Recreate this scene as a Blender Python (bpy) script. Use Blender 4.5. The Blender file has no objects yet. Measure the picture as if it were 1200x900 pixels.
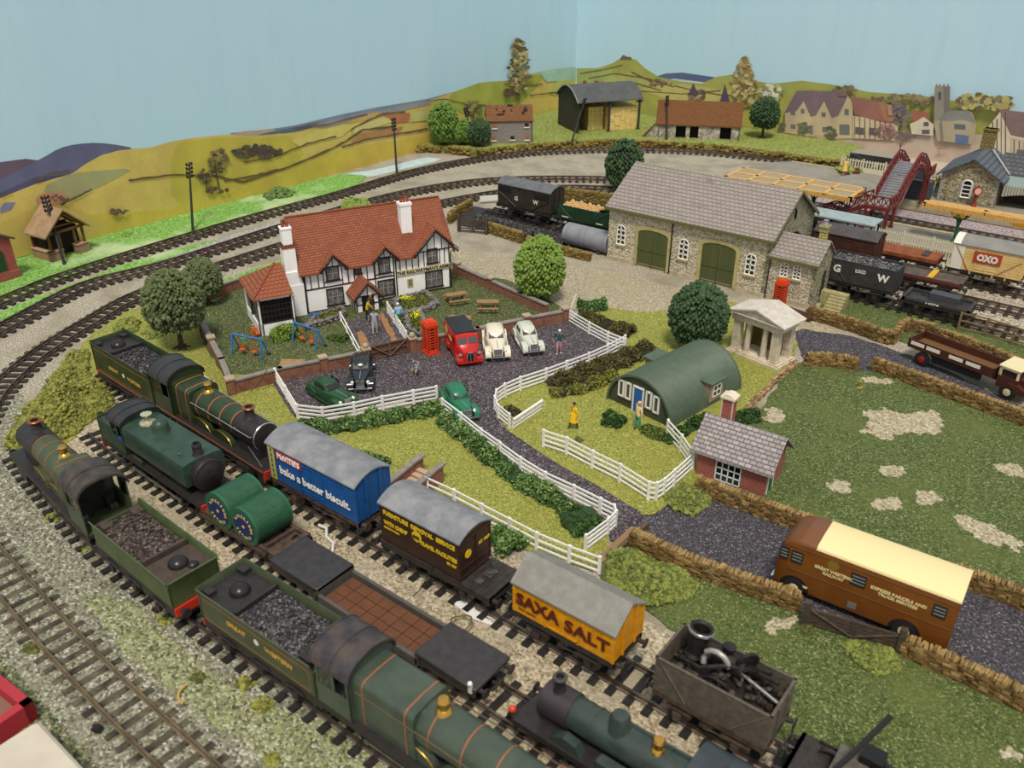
import bpy, math, random
from mathutils import Vector, Matrix
random.seed(7)
R = random.Random(11)
COL = bpy.context.scene.collection
PI = math.pi
rad = math.radians
# ---------------------------------------------------------------- camera model: turns a spot seen in the photo into a spot on the layout
CH, TILT, FPX = 25.3, rad(28.3), 1000.0
_c, _s = math.cos(rad(38)), math.sin(rad(38))
def ray(u, v):
    a = (u-600)/FPX; b = -(v-450)/FPX
    y = math.cos(TILT)+b*math.sin(TILT); z = -math.sin(TILT)+b*math.cos(TILT)
    return (_c*a-_s*y, _s*a+_c*y, z)
def P(u, v, z=0.0):
    r = ray(u, v); t = (z-CH)/r[2]
    return Vector((r[0]*t, r[1]*t, z))
def on_x(u, v, x):                # point on the plane X = x
    r = ray(u, v); t = x/r[0]; return Vector((x, r[1]*t, CH+r[2]*t))
def on_y(u, v, y):
    r = ray(u, v); t = y/r[1]; return Vector((r[0]*t, y, CH+r[2]*t))
def yaw(a, b): return math.atan2(b[1]-a[1], b[0]-a[0])
# ---------------------------------------------------------------- materials
def lin(h):
    h = h.lstrip('#'); o = []
    for i in (0, 2, 4):
        c = int(h[i:i+2], 16)/255
        o.append(c/12.92 if c <= .04045 else ((c+.055)/1.055)**2.4)
    return (o[0], o[1], o[2], 1)
MATS = {}
def _vec(nt, mode, scale=(1, 1, 1)):
    tc = nt.nodes.new('ShaderNodeTexCoord'); s = tc.outputs['Object']
    if mode != 'o':
        sp = nt.nodes.new('ShaderNodeSeparateXYZ'); nt.links.new(s, sp.inputs[0])
        cb = nt.nodes.new('ShaderNodeCombineXYZ')
        if mode == 'w':
            ad = nt.nodes.new('ShaderNodeMath'); nt.links.new(sp.outputs[0], ad.inputs[0]); nt.links.new(sp.outputs[1], ad.inputs[1])
            nt.links.new(ad.outputs[0], cb.inputs[0]); nt.links.new(sp.outputs[2], cb.inputs[1])
        else:
            a, b = {'xz': (0, 2), 'yz': (1, 2), 'xy': (0, 1), 'yx': (1, 0), 'zx': (2, 0), 'zy': (2, 1)}[mode]
            nt.links.new(sp.outputs[a], cb.inputs[0]); nt.links.new(sp.outputs[b], cb.inputs[1])
        s = cb.outputs[0]
    mp = nt.nodes.new('ShaderNodeMapping'); mp.inputs['Scale'].default_value = scale
    nt.links.new(s, mp.inputs['Vector'])
    return mp.outputs['Vector']
def _noise(nt, v, scale, detail=3, rough=.6):
    n = nt.nodes.new('ShaderNodeTexNoise'); n.inputs['Scale'].default_value = scale
    n.inputs['Detail'].default_value = detail; n.inputs['Roughness'].default_value = rough
    nt.links.new(v, n.inputs['Vector']); return n.outputs['Fac']
def _ramp(nt, fac, stops, interp='LINEAR'):
    r = nt.nodes.new('ShaderNodeValToRGB'); r.color_ramp.interpolation = interp
    e = r.color_ramp.elements
    while len(e) < len(stops): e.new(.5)
    for i, (p, c) in enumerate(stops): e[i].position = p; e[i].color = lin(c) if isinstance(c, str) else c
    nt.links.new(fac, r.inputs[0]); return r.outputs[0]
def _mix(nt, fac, a, b, mode='MIX'):
    m = nt.nodes.new('ShaderNodeMix'); m.data_type = 'RGBA'; m.blend_type = mode
    if isinstance(fac, float): m.inputs[0].default_value = fac
    else: nt.links.new(fac, m.inputs[0])
    for k, x in ((6, a), (7, b)):
        if isinstance(x, (str, tuple)): m.inputs[k].default_value = lin(x) if isinstance(x, str) else x
        else: nt.links.new(x, m.inputs[k])
    return m.outputs[2]
def M(name, c, rough=.6, metal=0., spec=.4, var=None, vs=3., bump=0., bs=25., brick=None, mode='w', ramp=None, rs=20., patch=None, dirt=None, vor=None, cstretch=(1,1,1)):
    """c base colour; var = second colour mixed by noise; ramp = speckle stops; brick = (c2, mortar, w, h, mortar size); patch = (colour, scale, lo, hi)"""
    if name in MATS: return MATS[name]
    m = bpy.data.materials.new(name); m.use_nodes = True; nt = m.node_tree
    b = nt.nodes['Principled BSDF']
    b.inputs['Roughness'].default_value = rough; b.inputs['Metallic'].default_value = metal
    b.inputs['Specular IOR Level'].default_value = spec
    v = _vec(nt, 'o', cstretch); colr = None; hgt = None
    if ramp:
        f = _noise(nt, v, rs, 2, .7)
        st = [(.5+(p-.5)*.55, cc) for p, cc in ramp]
        colr = _ramp(nt, f, st); hgt = f
    if vor:
        t = nt.nodes.new('ShaderNodeTexVoronoi'); t.inputs['Scale'].default_value = vor[0]; nt.links.new(v, t.inputs['Vector'])
        sp = nt.nodes.new('ShaderNodeSeparateXYZ'); nt.links.new(t.outputs['Color'], sp.inputs[0])
        colr = _ramp(nt, sp.outputs[0], vor[1]); 
        mm = nt.nodes.new('ShaderNodeMath'); mm.operation = 'SUBTRACT'; mm.inputs[0].default_value = 1.; nt.links.new(t.outputs['Distance'], mm.inputs[1]); hgt = mm.outputs[0]
    if brick:
        t = nt.nodes.new('ShaderNodeTexBrick'); vv = _vec(nt, mode)
        t.inputs['Scale'].default_value = 1
        t.inputs['Color1'].default_value = lin(c); t.inputs['Color2'].default_value = lin(brick[0]); t.inputs['Mortar'].default_value = lin(brick[1])
        t.inputs['Brick Width'].default_value = brick[2]; t.inputs['Row Height'].default_value = brick[3]
        t.inputs['Mortar Size'].default_value = brick[4]; t.inputs['Mortar Smooth'].default_value = .3; t.inputs['Bias'].default_value = 0
        nt.links.new(vv, t.inputs['Vector']); colr = t.outputs['Color']; 
        mm = nt.nodes.new('ShaderNodeMath'); mm.operation = 'SUBTRACT'; mm.inputs[0].default_value = 1.; nt.links.new(t.outputs['Fac'], mm.inputs[1]); hgt = mm.outputs[0]
    if colr is None: colr = c
    if var: colr = _mix(nt, _ramp(nt, _noise(nt, v, vs, 4, .65), [(.38, '#000000'), (.62, '#ffffff')]), colr, var)
    if patch: colr = _mix(nt, _ramp(nt, _noise(nt, v, patch[1], 5, .6), [(patch[2], '#000000'), (patch[3], '#ffffff')]), colr, patch[0])
    if isinstance(colr, (str, tuple)): b.inputs['Base Color'].default_value = lin(colr) if isinstance(colr, str) else colr
    else: nt.links.new(colr, b.inputs['Base Color'])
    if bump:
        bp = nt.nodes.new('ShaderNodeBump'); bp.inputs['Strength'].default_value = min(1., bump); bp.inputs['Distance'].default_value = .05*max(1, bump)
        if hgt is None: hgt = _noise(nt, v, bs, 3, .7)
        nt.links.new(hgt, bp.inputs['Height']); nt.links.new(bp.outputs[0], b.inputs['Normal'])
    MATS[name] = m; return m
# ---------------------------------------------------------------- mesh builder
ICO_V = []; ICO_F = []
def _ico():
    t = (1+5**.5)/2
    for a in ((-1, t, 0), (1, t, 0), (-1, -t, 0), (1, -t, 0), (0, -1, t), (0, 1, t), (0, -1, -t), (0, 1, -t), (t, 0, -1), (t, 0, 1), (-t, 0, -1), (-t, 0, 1)):
        ICO_V.append(Vector(a).normalized())
    ICO_F.extend([(0,11,5),(0,5,1),(0,1,7),(0,7,10),(0,10,11),(1,5,9),(5,11,4),(11,10,2),(10,7,6),(7,1,8),(3,9,4),(3,4,2),(3,2,6),(3,6,8),(3,8,9),(4,9,5),(2,4,11),(6,2,10),(8,6,7),(9,8,1)])
_ico()
class MB:
    def __init__(s): s.v = []; s.f = []; s.m = []; s.T = Matrix.Identity(4); s.smooth = True
    def at(s, loc=(0, 0, 0), rz=0, rx=0, ry=0):
        s.T = Matrix.Translation(loc) @ Matrix.Rotation(rz, 4, 'Z') @ Matrix.Rotation(ry, 4, 'Y') @ Matrix.Rotation(rx, 4, 'X'); return s
    def add(s, vs, fs, m=0):
        k = len(s.v); s.v.extend((s.T @ Vector(p))[:] for p in vs)
        for f in fs: s.f.append(tuple(k+i for i in f)); s.m.append(m)
        return s
    def box(s, x0, x1, y0, y1, z0, z1, m=0, bev=0):
        if x0 > x1: x0, x1 = x1, x0
        if y0 > y1: y0, y1 = y1, y0
        if z0 > z1: z0, z1 = z1, z0
        if bev:
            return s.prism([(x0+bev, y0), (x1-bev, y0), (x1, y0+bev), (x1, y1-bev), (x1-bev, y1), (x0+bev, y1), (x0, y1-bev), (x0, y0+bev)], z0, z1, 'z', m, bevtop=bev)
        vs = [(x0, y0, z0), (x1, y0, z0), (x1, y1, z0), (x0, y1, z0), (x0, y0, z1), (x1, y0, z1), (x1, y1, z1), (x0, y1, z1)]
        return s.add(vs, [(0, 3, 2, 1), (4, 5, 6, 7), (0, 1, 5, 4), (1, 2, 6, 5), (2, 3, 7, 6), (3, 0, 4, 7)], m)
    def prism(s, pts, a, b, ax='z', m=0, bevtop=0, mcap=None):
        n = len(pts)
        area = sum(pts[i][0]*pts[(i+1) % n][1]-pts[(i+1) % n][0]*pts[i][1] for i in range(n))
        if area < 0: pts = pts[::-1]
        def mk(p, c):
            return (p[0], p[1], c) if ax == 'z' else (c, p[0], p[1]) if ax == 'x' else (p[0], c, p[1])
        flip = ax == 'y'
        lay = [(pts, a)]
        if bevtop:
            cx = sum(p[0] for p in pts)/n; cy = sum(p[1] for p in pts)/n
            lay.append((pts, b-bevtop))
            def ins(p):
                dx, dy = p[0]-cx, p[1]-cy
                return (p[0]-math.copysign(min(bevtop, abs(dx)), dx), p[1]-math.copysign(min(bevtop, abs(dy)), dy))
            lay.append(([ins(p) for p in pts], b))
        else: lay.append((pts, b))
        vs = []; fs = []; ms = []
        for q, c in lay: vs += [mk(p, c) for p in q]
        for l in range(len(lay)-1):
            for i in range(n):
                j = (i+1) % n; f = (l*n+i, l*n+j, (l+1)*n+j, (l+1)*n+i); fs.append(f[::-1] if flip else f)
        bot = tuple(range(n))[::-1]; top = tuple((len(lay)-1)*n+i for i in range(n))
        k = len(s.v); s.v.extend((s.T @ Vector(p))[:] for p in vs)
        for f in fs: s.f.append(tuple(k+i for i in f)); s.m.append(m)
        for f in (bot, top):
            if flip: f = f[::-1]
            s.f.append(tuple(k+i for i in f)); s.m.append(m if mcap is None else mcap)
        return s
    def cyl(s, p0, p1, r0, r1=None, seg=12, m=0, caps=True):
        p0 = Vector(p0); p1 = Vector(p1); r1 = r0 if r1 is None else r1
        d = (p1-p0).normalized(); u = d.orthogonal().normalized(); w = d.cross(u)
        vs = []
        for p, r in ((p0, r0), (p1, r1)):
            for i in range(seg):
                a = 2*PI*i/seg; vs.append(p+u*math.cos(a)*r+w*math.sin(a)*r)
        fs = [(i, (i+1) % seg, seg+(i+1) % seg, seg+i) for i in range(seg)]
        if caps: fs += [tuple(range(seg))[::-1], tuple(seg+i for i in range(seg))]
        return s.add(vs, fs, m)
    def lathe(s, prof, c=(0, 0, 0), seg=16, m=0, axis='z', nocap=False):
        vs = []; fs = []
        for r, z in prof:
            for i in range(seg):
                a = 2*PI*i/seg; x, y = math.cos(a)*r, math.sin(a)*r
                p = (x, y, z) if axis == 'z' else (z, x, y) if axis == 'x' else (y, z, x)
                vs.append((c[0]+p[0], c[1]+p[1], c[2]+p[2]))
        for l in range(len(prof)-1):
            for i in range(seg):
                j = (i+1) % seg; fs.append((l*seg+i, l*seg+j, (l+1)*seg+j, (l+1)*seg+i))
        n = len(prof)
        loop = prof[0] == prof[-1] or nocap
        if prof[0][0] > 1e-4 and not loop: fs.append(tuple(range(seg))[::-1])
        if prof[-1][0] > 1e-4 and not loop: fs.append(tuple((n-1)*seg+i for i in range(seg)))
        return s.add(vs, fs, m)
    def tube(s, pts, r, seg=6, m=0, closed=False):
        pts = [Vector(p) for p in pts]; n = len(pts); vs = []; fs = []
        for i, p in enumerate(pts):
            a = pts[(i-1) % n] if (i or closed) else p; b = pts[(i+1) % n] if (i < n-1 or closed) else p
            d = (b-a).normalized(); up = Vector((0, 0, 1)) if abs(d.z) < .9 else Vector((1, 0, 0))
            u = d.cross(up).normalized(); w = u.cross(d)
            rr = r[i] if isinstance(r, (list, tuple)) else r
            for k in range(seg):
                t = 2*PI*k/seg; vs.append(p+u*math.cos(t)*rr+w*math.sin(t)*rr)
        for i in range(n if closed else n-1):
            j = (i+1) % n
            for k in range(seg):
                l = (k+1) % seg; fs.append((i*seg+k, i*seg+l, j*seg+l, j*seg+k))
        if not closed: fs += [tuple(range(seg))[::-1], tuple((n-1)*seg+k for k in range(seg))]
        return s.add(vs, fs, m)
    def ball(s, c, r, seg=12, ring=8, m=0, zmin=-1.):
        if not isinstance(r, (list, tuple)): r = (r, r, r)
        vs = []; fs = []
        for j in range(ring+1):
            t = -PI/2+PI*j/ring; z = max(zmin, math.sin(t)); q = math.cos(t)
            for i in range(seg):
                a = 2*PI*i/seg; vs.append((c[0]+r[0]*q*math.cos(a), c[1]+r[1]*q*math.sin(a), c[2]+r[2]*z))
        for j in range(ring):
            for i in range(seg):
                k = (i+1) % seg; fs.append((j*seg+i, j*seg+k, (j+1)*seg+k, (j+1)*seg+i))
        return s.add(vs, fs, m)
    def ico(s, c, r, m=0, jit=0, q=None):
        if not isinstance(r, (list, tuple)): r = (r, r, r)
        k = len(s.v); c = Vector(c)
        for p in ICO_V:
            w = Vector((p.x*r[0], p.y*r[1], p.z*r[2]))
            if jit: w *= 1+R.uniform(-jit, jit)
            if q: w = q @ w
            s.v.append((s.T @ (c+w))[:])
        for f in ICO_F: s.f.append(tuple(k+i for i in f)); s.m.append(m)
        return s
    def leaf(s, c, size, m=0):
        c = Vector(c); a = Vector((R.gauss(0, 1), R.gauss(0, 1), R.gauss(0, 1))).normalized(); b = a.orthogonal().normalized()
        b = (b*math.cos(1)+a.cross(b)*R.uniform(-1, 1)).normalized()
        return s.add([c-a*size, c+b*size*.55, c+a*size, c-b*size*.55], [(0, 1, 2, 3)], m)
    def poly(s, pts, m=0): return s.add(pts, [tuple(range(len(pts)))], m)
    def text(s, txt, p, ux, uy, h, m=0, th=.02, w=None, bold=0.0, center=True, squash=1.0):
        """flat raised lettering: p = centre, ux = reading direction, uy = up direction, h = cap height"""
        cu = bpy.data.curves.new('t', 'FONT'); cu.body = txt; cu.size = 1; cu.extrude = .001; cu.offset = bold; cu.resolution_u = 2
        ob = bpy.data.objects.new('t', cu); COL.objects.link(ob)
        bpy.context.view_layer.update()
        me = ob.evaluated_get(bpy.context.evaluated_depsgraph_get()).to_mesh()
        co = [v.co.copy() for v in me.vertices]; fa = [tuple(f.vertices) for f in me.polygons]
        ob.to_mesh_clear(); bpy.data.objects.remove(ob); bpy.data.curves.remove(cu)
        if not co: return s
        x0 = min(c.x for c in co); x1 = max(c.x for c in co); y0 = 0.0; k = h/.72
        sx = (w/(x1-x0)) if w else k*squash
        ux = Vector(ux).normalized(); uy = Vector(uy).normalized(); n = ux.cross(uy); p = Vector(p)
        cx = (x0+x1)/2 if center else x0
        vs = [p+ux*((c.x-cx)*sx)+uy*(c.y*k-h/2)+n*(th if c.z > 0 else 0) for c in co]
        return s.add(vs, fa, m)
    def build(s, name, mats, parent=None, loc=None, rz=0, sharp=35, **props):
        me = bpy.data.meshes.new(name); me.from_pydata(s.v, [], s.f)
        if not isinstance(mats, (list, tuple)): mats = [mats]
        for m in mats: me.materials.append(m)
        me.polygons.foreach_set('material_index', s.m)
        if s.smooth:
            me.polygons.foreach_set('use_smooth', [True]*len(s.f)); me.set_sharp_from_angle(angle=rad(sharp))
        me.update()
        o = bpy.data.objects.new(name, me); COL.objects.link(o)
        if parent: o.parent = parent
        if loc is not None: o.location = loc
        o.rotation_euler.z = rz
        for k, x in props.items(): o[k] = x
        return o
def thing(name, label, cat, loc=(0, 0, 0), rz=0, group=None):
    o = bpy.data.objects.new(name, None); COL.objects.link(o); o.empty_display_size = .3
    o.location = loc; o.rotation_euler.z = rz; o['label'] = label; o['category'] = cat
    if group: o['group'] = group
    return o
def tag(o, label, cat, group=None):
    o['label'] = label; o['category'] = cat
    if group: o['group'] = group
    return o
def dup(root, loc=None, rz=None, label=None, scale=None):
    def cp(o, par):
        c = o.copy(); COL.objects.link(c)
        if par: c.parent = par
        for ch in [x for x in bpy.data.objects if x.parent == o]: cp(ch, c)
        return c
    r = cp(root, None)
    if loc is not None: r.location = loc
    if rz is not None: r.rotation_euler.z = rz
    if label: r['label'] = label
    if scale: r.scale = (scale,)*3
    return r
# ================================================================ materials of the ground
G = dict(
 ballast=M('ballast_beige', '#aaa08c', .9, ramp=[(.25, '#6b6355'), (.45, '#958b7a'), (.6, '#a69c8a'), (.8, '#c3baa8')], rs=8, patch=('#857c69', .35, .45, .65), bump=.5),
 gravel=M('gravel_grey_green', '#8d9476', .9, vor=(10., [(0, '#47463a'), (.25, '#6f6c5c'), (.5, '#8b8674'), (.7, '#7d8062'), (.85, '#a39d8c'), (1, '#c2bcae')]), patch=('#76805a', .45, .58, .85), bump=1.2),
 gravel_green=M('gravel_mossy', '#6c8050', .9, vor=(10., [(0, '#333a26'), (.3, '#545b3e'), (.55, '#777459'), (.8, '#78824f'), (1, '#b5b09c')]), bump=1.2),
 gravel_tan=M('gravel_tan', '#b8aa8c', .9, vor=(10., [(0, '#6f6350'), (.3, '#94866c'), (.6, '#ab9d82'), (1, '#c9bda4')]), patch=('#9a917a', .4, .5, .7), bump=.8),
 bright=M('grass_bright', '#86b84c', .9, vor=(8., [(0, '#4a7429'), (.5, '#6c9a41'), (1, '#94b866')]), patch=('#a8b98a', .12, .56, .68), bump=.6),
 lawn=M('grass_lawn_yellow', '#98983a', .9, vor=(16., [(0, '#636524'), (.3, '#7b7e31'), (.65, '#8f9040'), (.9, '#a3a352'), (1, '#b9b76f')]), patch=('#8a8638', .5, .5, .78), bump=.8),
 field=M('grass_field', '#5b7434', .9, vor=(16., [(0, '#2c3713'), (.35, '#435123'), (.7, '#566331'), (.92, '#6e7843'), (1, '#9a9a6a')]), patch=('#5c642f', .25, .5, .75), bump=.8),
 garden=M('grass_garden', '#566331', .9, vor=(15., [(0, '#2b3414'), (.35, '#414a24'), (.7, '#525a32'), (.9, '#6b6f45'), (1, '#96946a')]), bump=.8),
 tarmac=M('car_park_grit', '#4f4550', .85, vor=(15., [(0, '#1f1b1f'), (.4, '#3c3539'), (.75, '#554b50'), (.93, '#71676c'), (1, '#9a9195')]), patch=('#574a45', .3, .56, .78), bump=.6),
 lane=M('lane_grit', '#4a4450', .85, vor=(18., [(0, '#1f1d20'), (.4, '#37333a'), (.75, '#4a454c'), (.93, '#615c61'), (1, '#979290')]), patch=('#5e574f', .45, .62, .8), bump=.6),
 yard=M('yard_sand', '#ab9d83', .9, ramp=[(.2, '#746853'), (.45, '#948870'), (.6, '#a3977f'), (.85, '#bfb49e')], rs=8, patch=('#948d6f', .4, .5, .66), bump=.4),
 bare=M('bare_plaster', '#b3a78c', .9, ramp=[(.2, '#6c6646'), (.42, '#968b6e'), (.65, '#aca189'), (.85, '#c9c0ad')], rs=7, bump=.5),
 farm=M('grass_farm', '#77813a', .9, ramp=[(.2, '#565f26'), (.45, '#757f39'), (.65, '#8a9148'), (.85, '#a0a35e')], rs=4, bump=.5),
 platform=M('platform_grit', '#8f8878', .9, ramp=[(.2, '#6b655a'), (.5, '#958e7d'), (.8, '#b1aa98')], rs=9),
 pink=M('ballast_pinkish', '#8d7d7c', .9, ramp=[(.2, '#5e5155'), (.45, '#8c7c7c'), (.65, '#a39596'), (.85, '#c4b9b6')], rs=6, bump=.8),
 dark=M('coal_dust', '#2b272a', .9, ramp=[(.2, '#141214'), (.5, '#2c272a'), (.8, '#4a4347')], rs=8, bump=.8),
 blue=M('bare_blue_board', '#9fb7bd', .8, var='#b7c3c0', vs=.8),
)
wallpaint = M('wall_paint_sky', '#b3d4e1', .6, var='#b7d5e1', vs=.1, patch=('#b0d1df', .7, .5, .72), bump=.15, bs=1.2, cstretch=(1, 1, .12))
WX, WY = -76.4, 113.4
MB().box(WX-1, 60, -14, WY+1, -1.2, 0).build('floor', G['ballast'], kind='structure')
MB().box(WX-1, WX, -14, WY+1, -1.2, 75).build('wall_left', wallpaint, kind='structure')
MB().box(WX, 90, WY, WY+1, -1.2, 75).build('wall_back', wallpaint, kind='structure')
MB().cyl((WX+.12, WY-.12, 20), (WX+.12, WY-.12, 75), .35, seg=10).build('trim_crease_highlight', M('crease_highlight', '#a9cad6', .5), kind='structure')  # added pale strip, stands in for the highlight along the wall crease
# ---- ground zones: irregular laid patches, each a thin raised layer
def smooth_poly(pts, closed=True, it=1, wob=.0):
    pts = [Vector(p[:2]) for p in pts]
    for _ in range(it):
        o = []; n = len(pts)
        for i in range(n if closed else n-1):
            a, b = pts[i], pts[(i+1) % n]; o += [a*.88+b*.12, a*.12+b*.88]
        pts = o if closed else [pts[0]]+o[1:-1]+[pts[-1]]
    o = []; n = len(pts)
    for i in range(n if closed else n-1):
        a, b = pts[i], pts[(i+1) % n]; L = (b-a).length; k = max(1, min(60, int(L/.5)))
        for j in range(k):
            p = a.lerp(b, j/k)
            if wob: p = p+Vector((R.uniform(-wob, wob), R.uniform(-wob, wob)))
            o.append(p)
    if not closed: o.append(pts[-1])
    return o
from mathutils.geometry import tessellate_polygon
def zone(name, pix, mat, h, wob=.12, it=1, z=0., world=False, frac=0):
    pts = [Vector(p) for p in pix] if world else [P(u, v, z) for u, v in pix]
    q = smooth_poly(pts, True, it, wob)
    if frac:
        for _ in range(3):
            o = []
            for i in range(len(q)):
                a, b = q[i], q[(i+1) % len(q)]; d = b-a; o += [a, (a+b)/2+Vector((-d.y, d.x))*R.uniform(-frac, frac)]
            q = o
    tri = tessellate_polygon([[Vector((p.x, p.y, 0)) for p in q]])
    n = len(q); area = sum(q[i].x*q[(i+1) % n].y-q[(i+1) % n].x*q[i].y for i in range(n))
    vs = [(p.x, p.y, h) for p in q]+[(p.x, p.y, min(z, h)-.05) for p in q]
    fs = []
    for a, b, c in tri:
        cr = (q[b]-q[a]).cross(q[c]-q[a]) if False else ((q[b].x-q[a].x)*(q[c].y-q[a].y)-(q[b].y-q[a].y)*(q[c].x-q[a].x))
        fs.append((a, b, c) if cr > 0 else (a, c, b))
    for i in range(n):
        j = (i+1) % n; fs.append((i, j, n+j, n+i)[::-1] if area > 0 else (i, j, n+j, n+i))
    mb = MB(); mb.smooth = False; mb.add(vs, fs)
    return mb.build(name, mat, kind='structure')
zone('ground_grass_by_backdrop', [(-90, 345), (-60, 410), (0, 362), (60, 332), (143, 300), (250, 268), (330, 247), (415, 219), (432, 207), (400, 203), (187, 258), (23, 298), (-90, 330)], G['bright'], .05)
zone('ground_blue_board', [(395, 205), (440, 199), (500, 184), (520, 187), (440, 206), (400, 211)], G['blue'], .03, wob=.05)
zone('ground_grass_between_tracks', [(-20, 386), (0, 366), (60, 342), (140, 312), (205, 292), (262, 279), (200, 302), (120, 326), (40, 357)], G['bright'], .04)
zone('ground_grass_inner_curve', [(95, 408), (110, 392), (150, 370), (200, 352), (260, 329), (335, 303), (340, 312), (290, 335), (255, 350), (215, 395), (150, 405)], G['bright'], .04)
zone('ground_grey_stones', [(150, 312), (205, 296), (330, 258), (430, 232), (440, 238), (330, 268), (235, 295)], M('stones_grey', '#8e8b86', .9, ramp=[(.25, '#6a6766'), (.5, '#94908b'), (.75, '#b9b4ad')], rs=5, bump=.8), .03)
zone('ground_yard_gravel', [(-60, -10), (-20, -10), (30, -10), (30, 15.2), (-20, 15.3), (-30, 15.4), (-43, 16), (-55, 18), (-62, 15), (-70, 5)], G['gravel'], .05, world=True, wob=.2)
zone('ground_mossy_gravel', [(-40, -10), (30, -10), (30, 7.), (-12, 7.6), (-22, 6.6), (-32, 7.), (-40, 6.2)], G['gravel_green'], .07, world=True, wob=.12, it=2)
zone('ground_mossy_gravel', [(-32, 10.6), (-26, 9.9), (-16, 10.4), (-8, 9.8), (10, 9.8), (10, 15.3), (-12, 15.3), (-22, 11.4), (-30, 11.7)], M('gravel_patchy', '#8d9476', .9, vor=(10., [(0, '#454a33'), (.25, '#6f744e'), (.5, '#8a866c'), (.75, '#8b965c'), (1, '#bab4a0')]), bump=1.2), .07, world=True, wob=.12, it=2)
zone('ground_tan_gravel', [(-45, 15.6), (-30, 15.2), (30, 15.2), (30, 24), (-20, 24), (-32, 24), (-44, 23.5), (-52, 22)], G['gravel_tan'], .06, world=True, wob=.15)
zone('ground_lawn_by_line', [(60, 470), (100, 398), (150, 365), (200, 352), (235, 362), (262, 440), (322, 436), (330, 455), (345, 495), (450, 497), (520, 482), (620, 570), (712, 618), (714, 650), (700, 672), (640, 655), (560, 615), (500, 585), (455, 575), (330, 515), (200, 440), (140, 460), (60, 540), (10, 545), (20, 500)], G['lawn'], .08)
zone('ground_car_park', [(318, 440), (440, 416), (500, 403), (660, 372), (736, 406), (700, 422), (640, 439), (588, 458), (577, 472), (586, 500), (606, 514), (640, 537), (700, 572), (757, 606), (715, 640), (712, 600), (590, 527), (522, 480), (465, 468), (370, 492), (345, 490), (322, 455)], G['tarmac'], .12, wob=.05)
zone('ground_nissen_lawn', [(583, 474), (600, 455), (740, 407), (720, 385), (670, 378), (700, 360), (760, 368), (860, 352), (935, 400), (925, 432), (880, 480), (850, 520), (818, 570), (768, 604), (745, 606), (694, 576), (634, 541), (592, 506)], G['lawn'], .1)
zone('ground_field', [(930, 425), (900, 470), (868, 500), (830, 560), (880, 590), (960, 612), (1080, 662), (1300, 760), (1350, 560), (1150, 478), (1060, 443), (990, 432)], G['field'], .08)
zone('ground_lower_field', [(738, 640), (800, 670), (870, 697), (936, 720), (1058, 770), (1130, 802), (1350, 910), (1350, 1250), (1000, 1100), (930, 900), (850, 780), (760, 720), (700, 672), (714, 652)], G['field'], .07)
zone('ground_lane', [(735, 628), (757, 592), (800, 580), (840, 575), (960, 622), (1100, 678), (1300, 760), (1350, 905), (1200, 832), (1130, 800), (1058, 768), (936, 718), (870, 694), (800, 667), (742, 640)], G['lane'], .06, wob=.03)
zone('ground_upper_lane', [(930, 385), (1000, 395), (1075, 420), (1140, 450), (1250, 500), (1350, 560), (1300, 600), (1180, 520), (1120, 480), (1060, 452), (1000, 432), (938, 422)], G['lane'], .05)
zone('ground_green_strip', [(955, 362), (985, 345), (1125, 380), (1300, 432), (1350, 500), (1250, 480), (1180, 442), (1130, 420), (1060, 402), (1000, 385)], G['field'], .06)
zone('ground_yard', [(520, 290), (600, 305), (700, 315), (780, 335), (900, 362), (980, 385), (960, 412), (925, 395), (860, 352), (760, 368), (700, 360), (660, 365), (560, 325), (530, 300)], G['yard'], .045)
zone('ground_pub_garden', [(232, 388), (225, 370), (280, 338), (333, 318), (440, 300), (540, 318), (600, 330), (655, 358), (658, 372), (500, 402), (440, 416), (262, 445)], G['garden'], .09)
for k, pts in enumerate([[(1010, 483), (1035, 478), (1060, 488), (1095, 480), (1105, 495), (1100, 512), (1060, 508), (1045, 518), (1005, 508), (1018, 498)], [(895, 480), (912, 480), (922, 490), (905, 498), (893, 492)], [(965, 567), (995, 566), (998, 580), (975, 578)], [(1030, 548), (1062, 549), (1055, 562), (1035, 558)], [(1020, 585), (1050, 583), (1058, 598), (1028, 600)], [(1075, 575), (1100, 582), (1095, 593), (1072, 592)], [(1162, 545), (1195, 545), (1200, 562), (1180, 560)], [(1113, 604), (1150, 612), (1200, 638), (1195, 650), (1150, 635), (1125, 620)], [(1030, 880), (1070, 878), (1098, 870), (1108, 885), (1080, 900), (1040, 900)], [(1170, 880), (1195, 884), (1195, 894), (1172, 890)], [(905, 725), (935, 722), (930, 735), (905, 748), (895, 738)], [(1008, 443), (1045, 445), (1040, 452), (1012, 450)]]):
    zone('ground_bare_patch', pts, G['bare'], .095, wob=.08, it=2, frac=.45)
# raised farm bank along the back wall
FE = [(-76.2, 78.4), (-73.5, 80.0), (-68.8, 81.2), (-64.9, 88.9), (-59.2, 96.0), (-50.9, 100.2), (-42.8, 102.6), (-31.6, 103.0), (-28.5, 104.6)]
zone('ground_farm', FE+[(-30, 108.), (-33, 113.3), (-76.3, 113.3)], G['farm'], .9, world=True, wob=.1)
MB().box(-33, 8, 101.2 if False else 106.5, 113.3, .0, .12).build('ground_street_board', M('street_print', '#b5a593', .9, var='#a89887', vs=.4), kind='structure')
zone('ground_pink_ballast', [(-45, 83), (-30, 82.6), (20, 83), (20, 90.4), (-30, 90.4), (-40, 89)], G['pink'], .04, world=True)
zone('ground_goods_yard', [(-26, 61.8), (10, 61.8), (20, 76.4), (-26, 76.4)], M('goods_ballast', '#9b8f7e', .9, ramp=[(.25, '#5c544a'), (.5, '#9c907e'), (.8, '#c5baa6')], rs=6, bump=.8), .05, world=True)
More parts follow.
